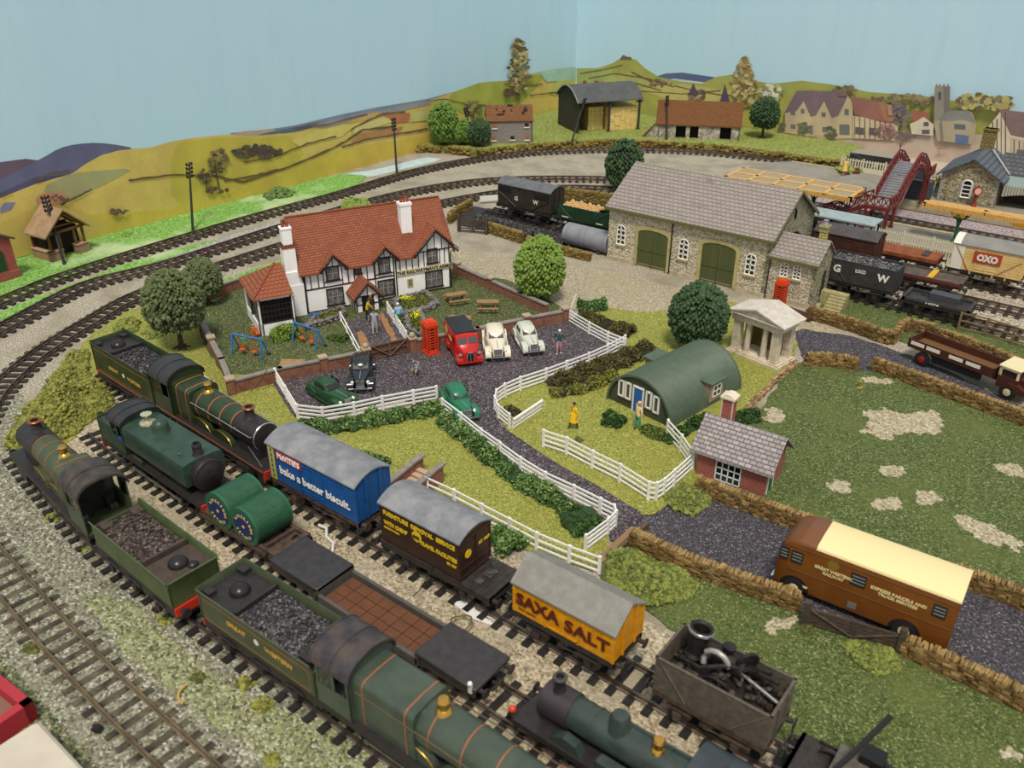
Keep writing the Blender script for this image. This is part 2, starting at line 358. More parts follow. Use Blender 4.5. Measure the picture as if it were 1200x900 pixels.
# brown earth bank face of the farm
mb = MB(); q = smooth_poly(FE, False, 1, 0)
for i, p in enumerate(q):
    for k in range(4):
        mb.ico((p.x+R.uniform(-.1, .15), p.y-.05+R.uniform(-.25, .15), R.uniform(.1, .85)), (.35, .3, .25), m=R.choice([0, 0, 1]), jit=.3)
mb.build('ground_earth_bank', [M('earth_bank', '#6e5628', .95, var='#8a7a3a', vs=1.5, bump=.8), M('earth_bank_olive', '#7a6a30', .95, var='#5d4c22', vs=2, bump=.8)], kind='structure')
# ================================================================ railway tracks
steel = M('rail_steel', '#8a7f74', .35, .8, var='#5b4b40', vs=.6)
railbrown = M('rail_rust', '#54453a', .5, .5, var='#7a6a5c', vs=.8)
slp = M('sleeper_plastic', '#2a2421', .7, var='#3d342d', vs=2)
slpdark = M('sleeper_black', '#1b1918', .6, var='#2a2624', vs=2)
def spline(pts, step=.3):
    pts = [Vector(p) for p in pts]; o = []
    for i in range(len(pts)-1):
        a = pts[max(0, i-1)]; b = pts[i]; c = pts[i+1]; d = pts[min(len(pts)-1, i+2)]
        n = max(2, int((c-b).length/step))
        for k in range(n):
            t = k/n; o.append(.5*((2*b)+(-a+c)*t+(2*a-5*b+4*c-d)*t*t+(-a+3*b-3*c+d)*t*t*t))
    o.append(pts[-1]); return o
def resample(pts, step):
    out = [(pts[0], (pts[1]-pts[0]).normalized())]; acc = 0.
    for a, b in zip(pts, pts[1:]):
        L = (b-a).length; d = (b-a).normalized() if L > 1e-6 else None
        if not d: continue
        while acc+L >= step:
            t = step-acc; a = a+d*t; out.append((a, d)); L -= t; acc = 0.
        acc += L
    return out
def track(label, pts, mats=(railbrown, slp), buried=0., step=.78, z=0., straight=False):
    pts = [Vector(p) for p in pts] if straight else spline([Vector((p[0], p[1])) for p in pts])
    t = thing('railway_track', label, 'railway track', (pts[0][0], pts[0][1], 0)); o = Vector((pts[0][0], pts[0][1]))
    P2 = resample(pts, .5) if not straight else resample(pts, 1.5)
    for sgn in (-1, 1):
        mb = MB(); vs = []; fs = []
        for i, (p, d) in enumerate(P2):
            n = Vector((-d.y, d.x)); c = p-o+n*sgn*.64
            for w, zz in ((-.09, .16), (-.03, .2), (-.045, .36), (.045, .36), (.03, .2), (.09, .16)):
                vs.append((c.x+n.x*w, c.y+n.y*w, zz+z))
            if i:
                k = (i-1)*6
                for j in range(5): fs.append((k+j, k+6+j, k+7+j, k+1+j))
        mb.add(vs, fs); mb.build('rail', mats[0], t, sharp=20)
    mb = MB(); mb.smooth = False
    S = resample(pts, step)
    for p, d in S:
        a = math.atan2(d.y, d.x); c = p-o
        mb.at((c.x, c.y, z-buried), a).box(-.16, .16, -1.15, 1.15, .0, .16)
        for sg in (-.64, .64): mb.box(-.11, .11, sg-.17, sg+.17, .16, .22)
    mb.at()
    for sgn in (-1, 1):
        for i in range(len(S)-1):
            (p, d), (q, e) = S[i], S[i+1]; n = Vector((-d.y, d.x)); n2 = Vector((-e.y, e.x))
            a = p-o+n*sgn*.64; b = q-o+n2*sgn*.64
            mb.add([(a.x-n.x*.05, a.y-n.y*.05, .09+z-buried), (a.x+n.x*.05, a.y+n.y*.05, .09+z-buried), (b.x+n2.x*.05, b.y+n2.y*.05, .09+z-buried), (b.x-n2.x*.05, b.y-n2.y*.05, .09+z-buried)], [(0, 1, 2, 3)])
    mb.build('sleepers', mats[1], t, kind='stuff')
    return t
track('outermost curved main line below the painted hills', [(-63.5, 10), tuple(P(0, 357)[:2]), tuple(P(100, 318)[:2]), (-69.6, 47), (-69.2, 58.7), (-69.4, 70), (-67.6, 79.3), (-63.7, 87.2), (-57.2, 93.9), (-50.2, 98.6), (-43.2, 101.0), (-31.9, 102.9), (-20, 104), (0, 104.2), (15, 104.2)])
track('middle curved main line running behind the white pub', [(-58.5, 10), tuple(P(0, 389)[:2]), tuple(P(100, 338)[:2]), tuple(P(200, 311)[:2]), (-64.9, 47.4), (-64.7, 58), (-63.2, 66.4), (-59.2, 74), (-50.9, 80.9), (-42, 84.6), (-30, 85.9), (-15, 86), (15, 86)])
track('inner curved line passing the two round dark trees', [(-49.8, 14.2), tuple(P(0, 459)[:2]), tuple(P(45, 419)[:2]), tuple(P(100, 384)[:2]), tuple(P(177, 343)[:2]), tuple(P(330, 291)[:2]), (-60., 55), (-57.9, 65), (-54.9, 72), (-51., 76.2), (-44.5, 79.8)])
track('half buried siding at the lower left with grass growing in it', [(-41, 9.6), (-35.5, 9.1), (-26.3, 8.55), (-15, 8.45), (-5, 8.4)], (M('rail_brown_dull', '#574a3a', .6, .3, var='#75664e', vs=.8), M('sleeper_weathered', '#2f2a24', .9, var='#5d5846', vs=1.2)), buried=.095)
track('yard track under the left locomotive and the large green locomotive', [(-44.6, 14.4), (-42, 14.0), (-37, 13.35), (-32, 13.0), (-24, 13.2), (0, 13.6)], (steel, slpdark))
track('yard track under the pannier engine, cable drums and well wagon', [(-43.6, 18.1), (-40, 17.8), (-30, 17.5), (-20, 17.2), (4, 17.0)], (steel, slpdark))
track('yard track under the row of goods vans beside the lawn', [(-50, 22.2), (-47, 21.9), (-38, 21.35), (-30, 21.1), (-15, 21.05), (6, 21.)], (steel, slpdark))
track('goods siding running through the stone shed to the coal wagon', [(-53, 64.3), (-30, 64.3), (12, 64.3)], (steel, slpdark))
track('goods track under the brown van and the yellow strapped flat wagon', [(-21.7, 68.5), (-10, 68.5), (12, 68.4)], (railbrown, slp))
track('goods track beside the picket fence under the beef stock van', [(-25, 72.7), (-10, 72.6), (12, 72.4)], (railbrown, slp))
# ================================================================ painted backdrop (printed sheets glued to the two walls)
def tone(h, f):
    c = [int(h.strip('#')[i:i+2], 16)*f for i in (0, 2, 4)]; return '#'+''.join('%02x' % int(max(0, min(255, x))) for x in c)
def pm(h, k=1.): return M('print_'+h.strip('#')+str(k), tone(h, k), .75, var=tone(h, k*.92), vs=.35)
class Sheet:
    """flat print on a wall; every later shape is printed over the earlier ones"""
    def __init__(s, onf, nrm): s.onf = onf; s.n = Vector(nrm); s.mb = MB(); s.mb.smooth = False; s.mats = []; s.k = 0
    def mi(s, h):
        if h not in s.mats: s.mats.append(h)
        return s.mats.index(h)
    def pt(s, u, v):
        p = s.onf(u, v)+s.n*(.02+.004*s.k); p.x = max(p.x, WX+.02); p.y = min(p.y, WY-.02); return p
    def poly(s, pix, h, it=0):
        s.k += 1
        if it:
            q = [Vector(p) for p in pix]
            q = smooth_pix(q, it)
        else: q = [Vector(p) for p in pix]
        tri = tessellate_polygon([[Vector((p.x, p.y, 0)) for p in q]])
        s.mb.add([s.pt(p.x, p.y) for p in q], [tuple(t) for t in tri], s.mi(h)); return s
    def line(s, pix, w, h):
        s.k += 1; q = [Vector(p) for p in pix]; vs = []; fs = []
        for i, p in enumerate(q):
            d = (q[min(i+1, len(q)-1)]-q[max(i-1, 0)]).normalized(); n = Vector((-d.y, d.x)); ww = w*R.uniform(.6, 1.2)/2
            vs += [s.pt(*(p+n*ww)), s.pt(*(p-n*ww))]
            if i: fs.append((2*i-2, 2*i-1, 2*i+1, 2*i))
        s.mb.add(vs, fs, s.mi(h)); return s
    def blob(s, u, v, r, h, ry=None, n=9):
        ry = ry or r; s.k += 0.2
        q = [(u+math.cos(2*PI*i/n)*r*R.uniform(.7, 1.15), v+math.sin(2*PI*i/n)*ry*R.uniform(.7, 1.15)) for i in range(n)]
        s.mb.add([s.pt(*p) for p in q], [tuple(range(n))], s.mi(h)); return s
    def foliage(s, u, v, rx, ry, cols, n=30, r=3):
        for _ in range(n):
            a = R.uniform(0, 2*PI); q = R.random()**.5
            s.blob(u+math.cos(a)*rx*q, v+math.sin(a)*ry*q, R.uniform(.5, 1)*r, R.choice(cols), R.uniform(.4, .7)*r)
        return s
    def done(s, label, k=1.): return tag(s.mb.build('painted_backdrop', [pm(h, k) for h in s.mats]), label, 'backdrop')
def smooth_pix(q, it):
    for _ in range(it):
        o = []
        for i in range(len(q)):
            a, b = q[i], q[(i+1) % len(q)]; o += [a*.75+b*.25, a*.25+b*.75]
        q = o
    return q
def on_left(u, v): return on_x(u, v, WX)
def on_back(u, v): return on_y(u, v, WY)
def wig(pts, amp=1.): return [(u+R.uniform(-amp, amp), v+R.uniform(-amp, amp)) for u, v in pts]
s = Sheet(on_left, (1, 0, 0))
s.poly([(-120, 215), (-60, 206), (0, 190), (30, 186), (60, 190), (60, 240), (-120, 260)], '#5d4c5c')
s.poly([(-120, 270), (0, 212), (20, 200), (50, 185), (70, 173), (90, 168.5), (115, 167), (140, 170), (158, 174), (140, 200), (40, 240), (-120, 290)], '#575872', 1)
s.poly([(-20, 235), (0, 226), (40, 208), (75, 205), (50, 218), (10, 230), (-20, 245)], '#4a4866')
s.poly([(300, 165), (268, 156), (290, 154), (318, 151), (345, 147), (400, 134), (440, 126), (500, 116), (530, 108), (530, 140), (300, 180)], '#6f7886')
s.poly([(262, 160), (285, 154), (320, 151), (330, 158), (300, 165)], '#a08d78')
s.poly([(-120, 280), (0, 232), (40, 216), (85, 203), (100, 192), (118, 182), (140, 176), (160, 174), (176, 173), (200, 166), (230, 161), (262, 158), (300, 160), (345, 155), (372, 148), (410, 139), (440, 131), (480, 122), (505, 117), (525, 110), (545, 103), (563, 96.5), (600, 94), (622, 86), (650, 82), (677.5, 80), (677.5, 134), (400, 205), (187, 260), (23, 301), (-120, 336)], '#b4a055')
s.poly([(200, 170), (230, 163), (262, 160), (300, 162), (345, 157), (360, 190), (260, 225), (200, 248)], '#a79a40', 1)
s.poly([(-120, 300), (0, 262), (60, 255), (200, 245), (400, 175), (560, 150), (677.5, 120), (677.5, 134), (400, 205), (187, 260), (23, 301), (-120, 336)], '#ae9b40')
s.poly([(-120, 300), (0, 262), (45, 240), (90, 245), (130, 268), (23, 301), (-120, 330)], '#ad9a50')
s.poly([(85, 203), (110, 200), (157, 197), (140, 207), (110, 222), (70, 237), (45, 220)], '#8c8a62', 1)
s.poly([(0, 243), (5, 237), (18, 237), (12, 246), (0, 250)], '#6e7285')
s.poly([(40, 232), (55, 224), (72, 224), (80, 232), (70, 240), (45, 243)], '#a57a5c', 1)
s.poly([(300, 158), (330, 152), (372, 143), (372, 147), (345, 154)], '#515d6e')
s.poly([(360, 148), (400, 138), (440, 130), (470, 124), (500, 118), (505, 122), (480, 128), (430, 137), (380, 150)], '#7f7f7d')
s.poly([(525, 110), (545, 103), (563, 96.5), (600, 94), (622, 86), (640, 90), (600, 130), (560, 140), (530, 128)], '#8f9340', 1)
s.poly([(340, 165), (375, 152), (410, 145), (440, 138), (412, 150), (400, 160), (350, 172)], '#b3a75b')
s.poly([(410, 152), (425, 145), (448, 137), (458, 143), (430, 153), (415, 157)], '#b2aa6c')
s.poly([(447, 134), (480, 132), (478, 143), (462, 145), (456, 138)], '#9c6347')
s.poly([(410, 166), (425, 156), (472, 148), (466, 156), (440, 161), (415, 167)], '#98704b')
s.poly([(405, 143), (440, 131), (450, 133), (425, 142), (410, 144)], '#a98a55')
s.poly([(480, 132), (505, 128), (510, 140), (480, 143)], '#a9a766')
s.poly([(640, 108), (655, 92), (677.5, 90), (677.5, 104), (650, 112)], '#a3a45c')
s.poly([(630, 84), (655, 80), (677.5, 78), (677.5, 92), (640, 96)], '#8fae9a')
for ln, w in (([(150, 211), (200, 205), (245, 205), (285, 213), (330, 198), (375, 180), (400, 168), (425, 152), (470, 147)], 2.4), ([(285, 190), (320, 184), (360, 168), (400, 158)], 1.8), ([(262, 212), (300, 205), (330, 197)], 2.4), ([(400, 172), (430, 163), (478, 155), (505, 150)], 2.2), ([(410, 152), (420, 146), (448, 133), (480, 131)], 1.6), ([(70, 240), (90, 230), (110, 220)], 2.2), ([(345, 150), (380, 146), (440, 131)], 1.4), ([(0, 229), (15, 224)], 2), ([(40, 212), (60, 203), (85, 200)], 2.4), ([(500, 118), (520, 116), (550, 122), (580, 124)], 1.4), ([(620, 112), (650, 108), (676, 106)], 1.5), ([(590, 98), (610, 101), (640, 98)], 1.4)):
    q = []
    for a, b in zip(ln, ln[1:]):
        for k in range(6): q.append((a[0]+(b[0]-a[0])*k/6, a[1]+(b[1]-a[1])*k/6+R.uniform(-.5, .5)))
    s.line(q, w, '#5b4a30')
s.foliage(300, 178, 28, 7, ['#4a4438', '#3b3a34', '#5a4a3c', '#4c3a36'], 60, 5)
s.foliage(255, 188, 11, 14, ['#5d5236', '#6f6440', '#40392a', '#7c6e44'], 40, 4)
s.foliage(240, 205, 10, 8, ['#5d5236', '#6f6440', '#40392a'], 26, 4)
s.line([(250, 190), (252, 205), (255, 222)], 2, '#3c3224'); s.line([(240, 205), (240, 225)], 1.6, '#3c3224')
s.foliage(253, 222, 14, 3, ['#4c3e2c', '#5b4a33'], 16, 4)
s.foliage(135, 247, 12, 3, ['#5b4c3a', '#6b5a44'], 16, 4)
s.foliage(68, 232, 10, 4, ['#6b5540', '#5b4638'], 14, 3)
s.foliage(553, 125, 9, 8, ['#6c6644', '#8a8050', '#5a5436'], 24, 4); s.line([(553, 130), (553, 145)], 1.6, '#4b4230')
s.line([(605, 118), (606, 90), (606, 55)], 3, '#5a4a34')
for v, rx in ((50, 5), (57, 8), (64, 11), (72, 13), (80, 13), (88, 14), (96, 12), (104, 8)): s.foliage(606, v, rx, 4, ['#6d6238', '#85784a', '#4e452c', '#a39a70'], 16, 4.5)
s.foliage(592, 108, 8, 4, ['#5b4630', '#4c3c2c'], 12, 4)
s.done('printed panorama of olive hills and hedged fields on the left wall', 1.16)
s = Sheet(on_back, (0, -1, 0))
s.poly([(750, 96), (780, 86), (800, 85), (835, 90), (860, 96), (860, 110), (750, 110)], '#566183')
s.poly([(760, 98), (790, 92), (830, 97), (830, 112), (760, 112)], '#b5c3bb')
s.poly([(676, 80), (700, 80), (718, 74), (725, 69.5), (745, 69.5), (756, 80), (772, 90), (800, 96), (822, 98), (840, 90), (860, 87), (880, 94), (905, 98), (940, 94.5), (975, 99), (1020, 108), (1080, 112), (1140, 122), (1200, 134), (1330, 150), (1330, 240), (1150, 196), (950, 176), (800, 150), (676, 133)], '#9c9c50')
s.poly([(676, 82), (715, 80), (720, 92), (690, 100), (676, 100)], '#97a263')
s.poly([(700, 96), (740, 84), (765, 92), (790, 100), (740, 104)], '#a9a763')
s.poly([(745, 104), (800, 98), (850, 106), (890, 104), (900, 118), (850, 122), (790, 118)], '#b5aa68')
s.poly([(840, 118), (880, 108), (930, 116), (930, 160), (840, 140)], '#a69f4c')
s.poly([(800, 110), (825, 104), (830, 108), (810, 114)], '#b09a5a')
s.poly([(726, 70), (729, 66), (731, 64), (734, 66), (740, 67), (741, 70)], '#6d5a4a')
for ln in ([(690, 92), (720, 86), (760, 92), (790, 102)], [(700, 102), (740, 96), (775, 106)], [(745, 106), (800, 110), (845, 106)], [(680, 86), (705, 82), (730, 76)], [(790, 100), (810, 105), (850, 112), (890, 110)], [(740, 84), (765, 96)]): s.line(ln, 1.4, '#6b5c38')
s.foliage(700, 100, 22, 6, ['#7d5a42', '#6b4a3c', '#8a7a50', '#8c6048'], 36, 3.2)
s.foliage(775, 97, 14, 4, ['#6c5c50', '#8a6a5a'], 14, 3)
s.foliage(818, 112, 14, 6, ['#7a5a52', '#5c4650', '#8a6c60'], 24, 3.4)
for u, v, h in ((813, 97, 14), (850, 98, 22)):
    s.poly([(u-6, v+h), (u, v), (u+6, v+h)], '#55455a')
s.line([(869, 130), (870, 112), (870, 95)], 3, '#5d4c38')
for v, rx in ((72, 4), (79, 8), (87, 11), (95, 14), (103, 15), (111, 15), (119, 12)): s.foliage(873, v, rx, 4.5, ['#a3925a', '#8a7846', '#b8aa78', '#6d5f3c'], 22, 4.5)
s.foliage(905, 108, 14, 9, ['#c9c9b2', '#8a8a62', '#a9a67c', '#dcdccb'], 40, 4.5)
s.poly([(905, 160), (930, 150), (1000, 150), (1100, 155), (1330, 165), (1330, 240), (1100, 192), (960, 178), (905, 170)], '#b6a392')
s.poly([(905, 150), (960, 158), (1000, 172), (960, 178), (880, 166)], '#a39a5e')
s.foliage(990, 106, 16, 6, ['#6d6448', '#7f7350', '#5a5240'], 22, 4.5)
s.foliage(1060, 118, 40, 7, ['#7a6e50', '#6a6048', '#8d8058'], 50, 5)
# stone house with three gables
s.poly([(921, 128), (921, 155), (958, 160), (960, 163), (997, 162), (1001, 120), (990, 110), (935, 110)], '#b5a284')
s.poly([(920, 132), (935, 106), (950, 105.5), (990, 107), (1000, 115), (996, 112), (985, 135), (976, 138), (967, 118), (957, 135), (950, 137), (943, 119), (934, 130)], '#77636a')
for q in ([(934, 132), (943, 118), (952, 138), (952, 155), (936, 152)], [(957, 137), (967, 118), (975, 138), (974, 160), (958, 158)], [(983, 137), (995, 112), (1001, 122), (1000, 162), (982, 160)]): s.poly(q, '#bda98a')
for a in ((928, 130, 5, 4), (928, 145, 6, 5), (940, 127, 4, 5), (964, 131, 5, 5), (965, 148, 7, 6), (991, 127, 5, 7), (985, 145, 12, 12), (950, 146, 4, 10)): s.poly([(a[0], a[1]), (a[0]+a[2], a[1]+.5), (a[0]+a[2], a[1]+a[3]+.5), (a[0], a[1]+a[3])], '#6b6a68')
s.foliage(918, 148, 5, 8, ['#5a5a4c', '#6d6a55'], 14, 3.5); s.foliage(942, 150, 7, 7, ['#59604c', '#6e7258'], 18, 3.5); s.foliage(975, 155, 6, 7, ['#5a5f4b', '#4f5a50'], 16, 3.5)
s.poly([(984, 107), (993, 106), (994, 112), (984, 112)], '#7a6258')
# half-timbered terrace with long tiled roof
s.poly([(1001, 135), (1001, 161), (1050, 164), (1056, 142)], '#c3b194')
s.poly([(999, 112), (1030, 118), (1045, 130), (1057, 143), (1040, 144), (1003, 134)], '#8f6257')
s.poly([(1030, 118), (1045, 123), (1055, 143), (1038, 140)], '#9c7058')
for k in range(8): s.line([(1003+k*6, 136+k*.9), (1003+k*6, 160+k*.5)], 1.1, '#6a5344')
for k in range(3): s.poly([(1004+k*16, 148+k*.7), (1014+k*16, 149+k*.7), (1014+k*16, 157+k*.7), (1004+k*16, 156+k*.7)], '#5e5658')
s.foliage(1040, 154, 14, 7, ['#96706a', '#7a6258', '#a57a74', '#6b6058'], 40, 4)
s.poly([(1041, 122), (1047, 122), (1048, 135), (1042, 134)], '#a5806a')
s.foliage(1058, 134, 10, 12, ['#6d6466', '#7c7070', '#5f595c'], 36, 4)
s.foliage(1060, 158, 12, 5, ['#6a6058', '#7a6c60'], 18, 4)
# cottage, church and tower
s.poly([(1070, 128), (1088, 130), (1092, 138), (1078, 142), (1070, 140)], '#94604c')
s.poly([(1068, 144), (1076, 141), (1084, 136), (1096, 145), (1095, 158), (1070, 156)], '#c8bda6')
s.poly([(1084, 142), (1090, 142), (1090, 147), (1084, 147)], '#5c5a60'); s.poly([(1082, 151), (1091, 151), (1091, 156), (1082, 156)], '#5c5a60')
s.poly([(1096, 143), (1097, 102), (1099, 97), (1101, 100), (1103, 97), (1105, 101), (1108, 97), (1110, 101), (1113, 97), (1115, 102), (1114, 135), (1110, 143)], '#8c8678')
s.poly([(1107, 101), (1115, 101), (1114, 135), (1108, 140)], '#726e68')
s.poly([(1101, 108), (1103, 106), (1105, 108), (1105, 116), (1101, 116)], '#5a5856')
s.poly([(1096, 143), (1110, 132), (1140, 130), (1146, 145), (1142, 168), (1100, 164)], '#a3987e')
s.poly([(1100, 140), (1114, 128), (1138, 129), (1145, 144), (1130, 139), (1118, 141)], '#7f7d7a')
s.poly([(1121, 156), (1137, 158), (1136, 168), (1121, 166)], '#5c6f92'); s.poly([(1120, 144), (1133, 145), (1133, 151), (1120, 150)], '#5d6268')
s.foliage(1145, 118, 22, 9, ['#9a9058', '#7d744a', '#b0a468', '#665d40'], 60, 5)
s.foliage(1172, 120, 18, 8, ['#9a9058', '#7d744a', '#a89c62', '#665d40'], 46, 5)
s.poly([(1158, 150), (1175, 128), (1330, 150), (1330, 200), (1170, 180), (1158, 178)], '#c9bda4')
s.poly([(1172, 127), (1200, 130), (1330, 150), (1330, 185), (1200, 160), (1186, 157), (1178, 140)], '#7b6664')
for k in range(5): s.line([(1160+k*5, 146-k*4), (1160+k*5, 178)], 1.3, '#5b4a42')
s.poly([(1186, 160), (1330, 186), (1330, 215), (1186, 182)], '#b9ab94')
for k in range(4): s.line([(1190+k*6, 162+k), (1190+k*6, 182+k)], 1.3, '#5b4a42')
s.line([(1105, 140), (1107, 170)], 1.6, '#7b6f60'); s.blob(1107, 172, 7, '#8f8272', 2)
s.done('printed village street with church tower on the right wall', 1.06)
# ================================================================ rolling stock
blk = M('underframe_black', '#262322', .55, var='#38312c', vs=3)
rustblk = M('underframe_brown', '#3a2f29', .6, var='#57453a', vs=3)
whm = M('wheel_metal', '#4a4542', .35, .7)
redp = M('buffer_beam_red', '#b8301d', .45)
coalm = M('coal', '#262324', .55, vor=(9., [(0, '#151314'), (.5, '#2d292a'), (.8, '#4a4546'), (1, '#77706f')]), bump=1.5)
coalbrown = M('coal_brown', '#3a322e', .8, vor=(8., [(0, '#1e1917'), (.5, '#3d342f'), (.85, '#5c5049'), (1, '#7c6f66')]), bump=1.5)
brass = M('brass', '#c79a4a', .25, .9); copper = M('copper', '#a4643e', .35, .8)
glassd = M('dark_glass', '#16181b', .08, spec=.8)
silver = M('bright_metal', '#c9c9c6', .25, .8)
RAILZ = .365
def rolling(name, label, cat, x, n, rz=0, group=None): return thing(name, label, cat, (x, n, RAILZ), rz, group)
def buffers(t, L, zc, W, m=blk, ends=(-1, 1), lng=.34):
    for e in ends:
        for sd in (-1, 1):
            y = sd*W*.36
            MB().cyl((e*L/2, y, zc), (e*(L/2+lng*.6), y, zc), .1, .09, 10).cyl((e*(L/2+lng*.6), y, zc), (e*(L/2+lng*.85), y, zc), .055, seg=8).cyl((e*(L/2+lng*.85), y, zc), (e*(L/2+lng), y, zc), .21, seg=14).build('buffer', m, t)
def coupling(t, L, e, m=blk):
    x = e*L/2; c = MB()
    c.box(x, x+e*.26, -.06, .06, .45, .52).box(x+e*.22, x+e*.28, -.35, .35, .43, .53)
    c.box(x+e*.15, x+e*.22, -.05, .05, .3, .6); c.build('coupling', m, t)
def wheel(t, x, y, r, m=whm, spokes=0, name='wheel', mt=None):
    sg = 1 if y > 0 else -1; w = MB()
    if spokes:
        w.lathe([(r*.86, -.06), (r, -.06), (r, .06), (r*.86, .06), (r*.86, -.06)], (x, y, r), 24, axis='y')
        w.lathe([(.0001, -.08), (r*.2, -.08), (r*.2, .08), (.0001, .08)], (x, y, r), 12, axis='y')
        for k in range(spokes):
            a = 2*PI*k/spokes
            w.cyl((x+math.cos(a)*r*.15, y, r+math.sin(a)*r*.15), (x+math.cos(a)*r*.9, y, r+math.sin(a)*r*.9), .035, seg=5)
    else:
        w.lathe([(.0001, -.05), (r*.5, -.02), (r*.8, -.05), (r, -.07), (r, .05), (.0001, .05)], (x, y, r), 20, axis='y')
    w.lathe([(r*1.06, -.02*sg-.02), (r*1.06, -.02*sg+.02), (r*.9, .02), (r*.9, -.02), (r*1.06, -.02*sg-.02)], (x, y-sg*.11, r), 20, axis='y')
    return w.build(name, mt or m, t)
def underframe(t, L, W=2.15, z0=.95, z1=1.2, m=blk, mb_=blk, wb=None, ends=(-1, 1)):
    wb = wb or L*.52; c = MB()
    c.box(-L/2, L/2, -W/2+.06, W/2-.06, z1-.08, z1)
    for sd in (-1, 1):
        c.box(-L/2, L/2, sd*(W/2-.16), sd*(W/2-.04), z0, z1-.02)
    for e in (-1, 1): c.box(e*L/2, e*(L/2-.14), -W/2+.03, W/2-.03, z0-.08, z1)
    for e in (-1, 1):
        c.cyl((e*wb/2, -.75, .45), (e*wb/2, .75, .45), .06, seg=8)
        for sd in (-1, 1):
            y0, y1 = sd*(W/2-.22), sd*(W/2-.16)
            c.at((e*wb/2, 0, 0)); lo, hi = sorted((y0, y1))
            c.prism([(-.5, z0+.02), (.5, z0+.02), (.15, .4), (.13, .25), (-.13, .25), (-.15, .4)], lo, hi, 'y')
            c.box(-.15, .15, y1, y1+sd*.12, .32, .58).box(-.5, .5, y1, y1+sd*.08, .66, .76)
            c.at()
    for sd in (-1, 1):
        y = sd*(W/2-.14)
        c.tube([(-wb*.2, y, z0), (0, y, .55), (wb*.2, y, z0)], .03, 5); c.tube([(0, y+sd*.03, .6), (L*.32, y+sd*.06, .72)], .03, 5)
        c.box(-.12, .12, y-.02, y+.02, .5, z0)
    c.build('chassis', m, t)
    for e in (-1, 1):
        for sd in (-1, 1): wheel(t, e*wb/2, sd*.66, .45)
    buffers(t, L, z0+.05, W, mb_, ends)
    for e in ends: coupling(t, L, e)
def arc_roof(mb, L, W, z, rise, th=.07, m=0, n=12, over=.08):
    up = []; lo = []
    for i in range(n+1):
        a = -1+2*i/n; y = a*(W/2+over); zz = z+rise*(1-a*a)
        up.append((y, zz+th)); lo.append((y, zz))
    mb.prism(up+lo[::-1], -L/2-over, L/2+over, 'x', m)
def planked_side(mb, L, y, z0, z1, n, m=0, sg=1):
    h = (z1-z0)/n
    for k in range(n):
        mb.box(-L/2, L/2, y-.03*sg, y, z0+k*h+.012, z0+(k+1)*h-.012, m)
def van(t, L, W, z0, z1, rise, mb_body, mroof, planks=True, doors=True, mstrap=None, peaked=False, mend=None):
    b = MB(); h = z1-z0
    def endprof(w):
        if peaked: return [(-w, z0), (w, z0), (w, z1), (0, z1+rise), (-w, z1)]
        return [(-w, z0), (w, z0), (w, z1)]+[(w*(1-2*i/8), z1+rise*(1-(1-2*i/8)**2)) for i in range(1, 8)]+[(-w, z1)]
    b.prism(endprof(W/2-.05), -L/2+.05, L/2-.05, 'x')
    n = 9
    for sd in (-1, 1):
        for k in range(n):
            b.box(-L/2+.02, L/2-.02, sd*(W/2-.06), sd*(W/2-.005), z0+k*h/n+.012, z0+(k+1)*h/n-.008)
    for e in (-1, 1):
        pr = endprof(W/2-.02)
        m_ = 12
        for k in range(m_):
            y0 = -W/2+.02+(W-.04)*k/m_; y1 = y0+(W-.04)/m_-.02; yc = (y0+y1)/2; a = abs(yc)/(W/2)
            zt = z1+(rise*(1-a) if peaked else rise*(1-a*a))-.02
            b.box(e*(L/2-.06), e*(L/2-.005), y0, y1, z0, zt)
    for e in (-1, 1):
        for y in (-W*.2, W*.2): b.box(e*(L/2), e*(L/2+.06), y-.06, y+.06, z0, z1+rise*.6)
        for sd in (-1, 1): b.box(e*(L/2-.12), e*(L/2+.02), sd*(W/2-.1), sd*(W/2+.01), z0, z1)
    b.build('body', mb_body, t)
    if doors:
        for sd in (-1, 1):
            d = MB()
            for x in (-.8, 0, .8): d.box(x-.035, x+.035, sd*W/2, sd*(W/2+.03), z0, z1-.05)
            for zz in (z0+.25, z1-.3): d.box(-.8, .8, sd*W/2, sd*(W/2+.025), zz, zz+.06)
            d.build('door', mstrap or mb_body, t)
    r = MB()
    if peaked:
        o = .08; w = W/2+o; k = rise/(W/2)
        r.prism([(-w, z1-o*k), (0, z1+rise), (w, z1-o*k), (w, z1-o*k+.08), (0, z1+rise+.08), (-w, z1-o*k+.08)], -L/2-o, L/2+o, 'x')
    else: arc_roof(r, L, W, z1, rise)
    r.build('roof', mroof, t)
def lumps(mb, x0, x1, y0, y1, z, hump, n, r, m=0, jit=.3):
    for _ in range(n):
        x, y = R.uniform(x0, x1), R.uniform(y0, y1)
        a = (x-(x0+x1)/2)/((x1-x0)/2); b = (y-(y0+y1)/2)/((y1-y0)/2)
        zz = z+hump*(1-a*a)*(1-b*b)+R.uniform(-.03, .05); q = R.uniform(.6, 1.2)*r
        mb.ico((x, y, zz), (q, q*.9, q*.7), m, jit)
def load_bed(mb, x0, x1, y0, y1, z, hump, m=0, nx=16, ny=8, bottom=.5):
    vs = []; fs = []
    for i in range(nx+1):
        for j in range(ny+1):
            a = -1+2*i/nx; b = -1+2*j/ny; vs.append((x0+(x1-x0)*i/nx, y0+(y1-y0)*j/ny, z+hump*(1-a*a)*(1-b*b)+(R.uniform(-.03, .03) if abs(a) < 1 and abs(b) < 1 else 0)))
    for i in range(nx):
        for j in range(ny):
            k = i*(ny+1)+j; fs.append((k, k+ny+1, k+ny+2, k+1))
    mb.add(vs, fs, m); mb.box(x0, x1, y0, y1, z-bottom, z-.02, m)
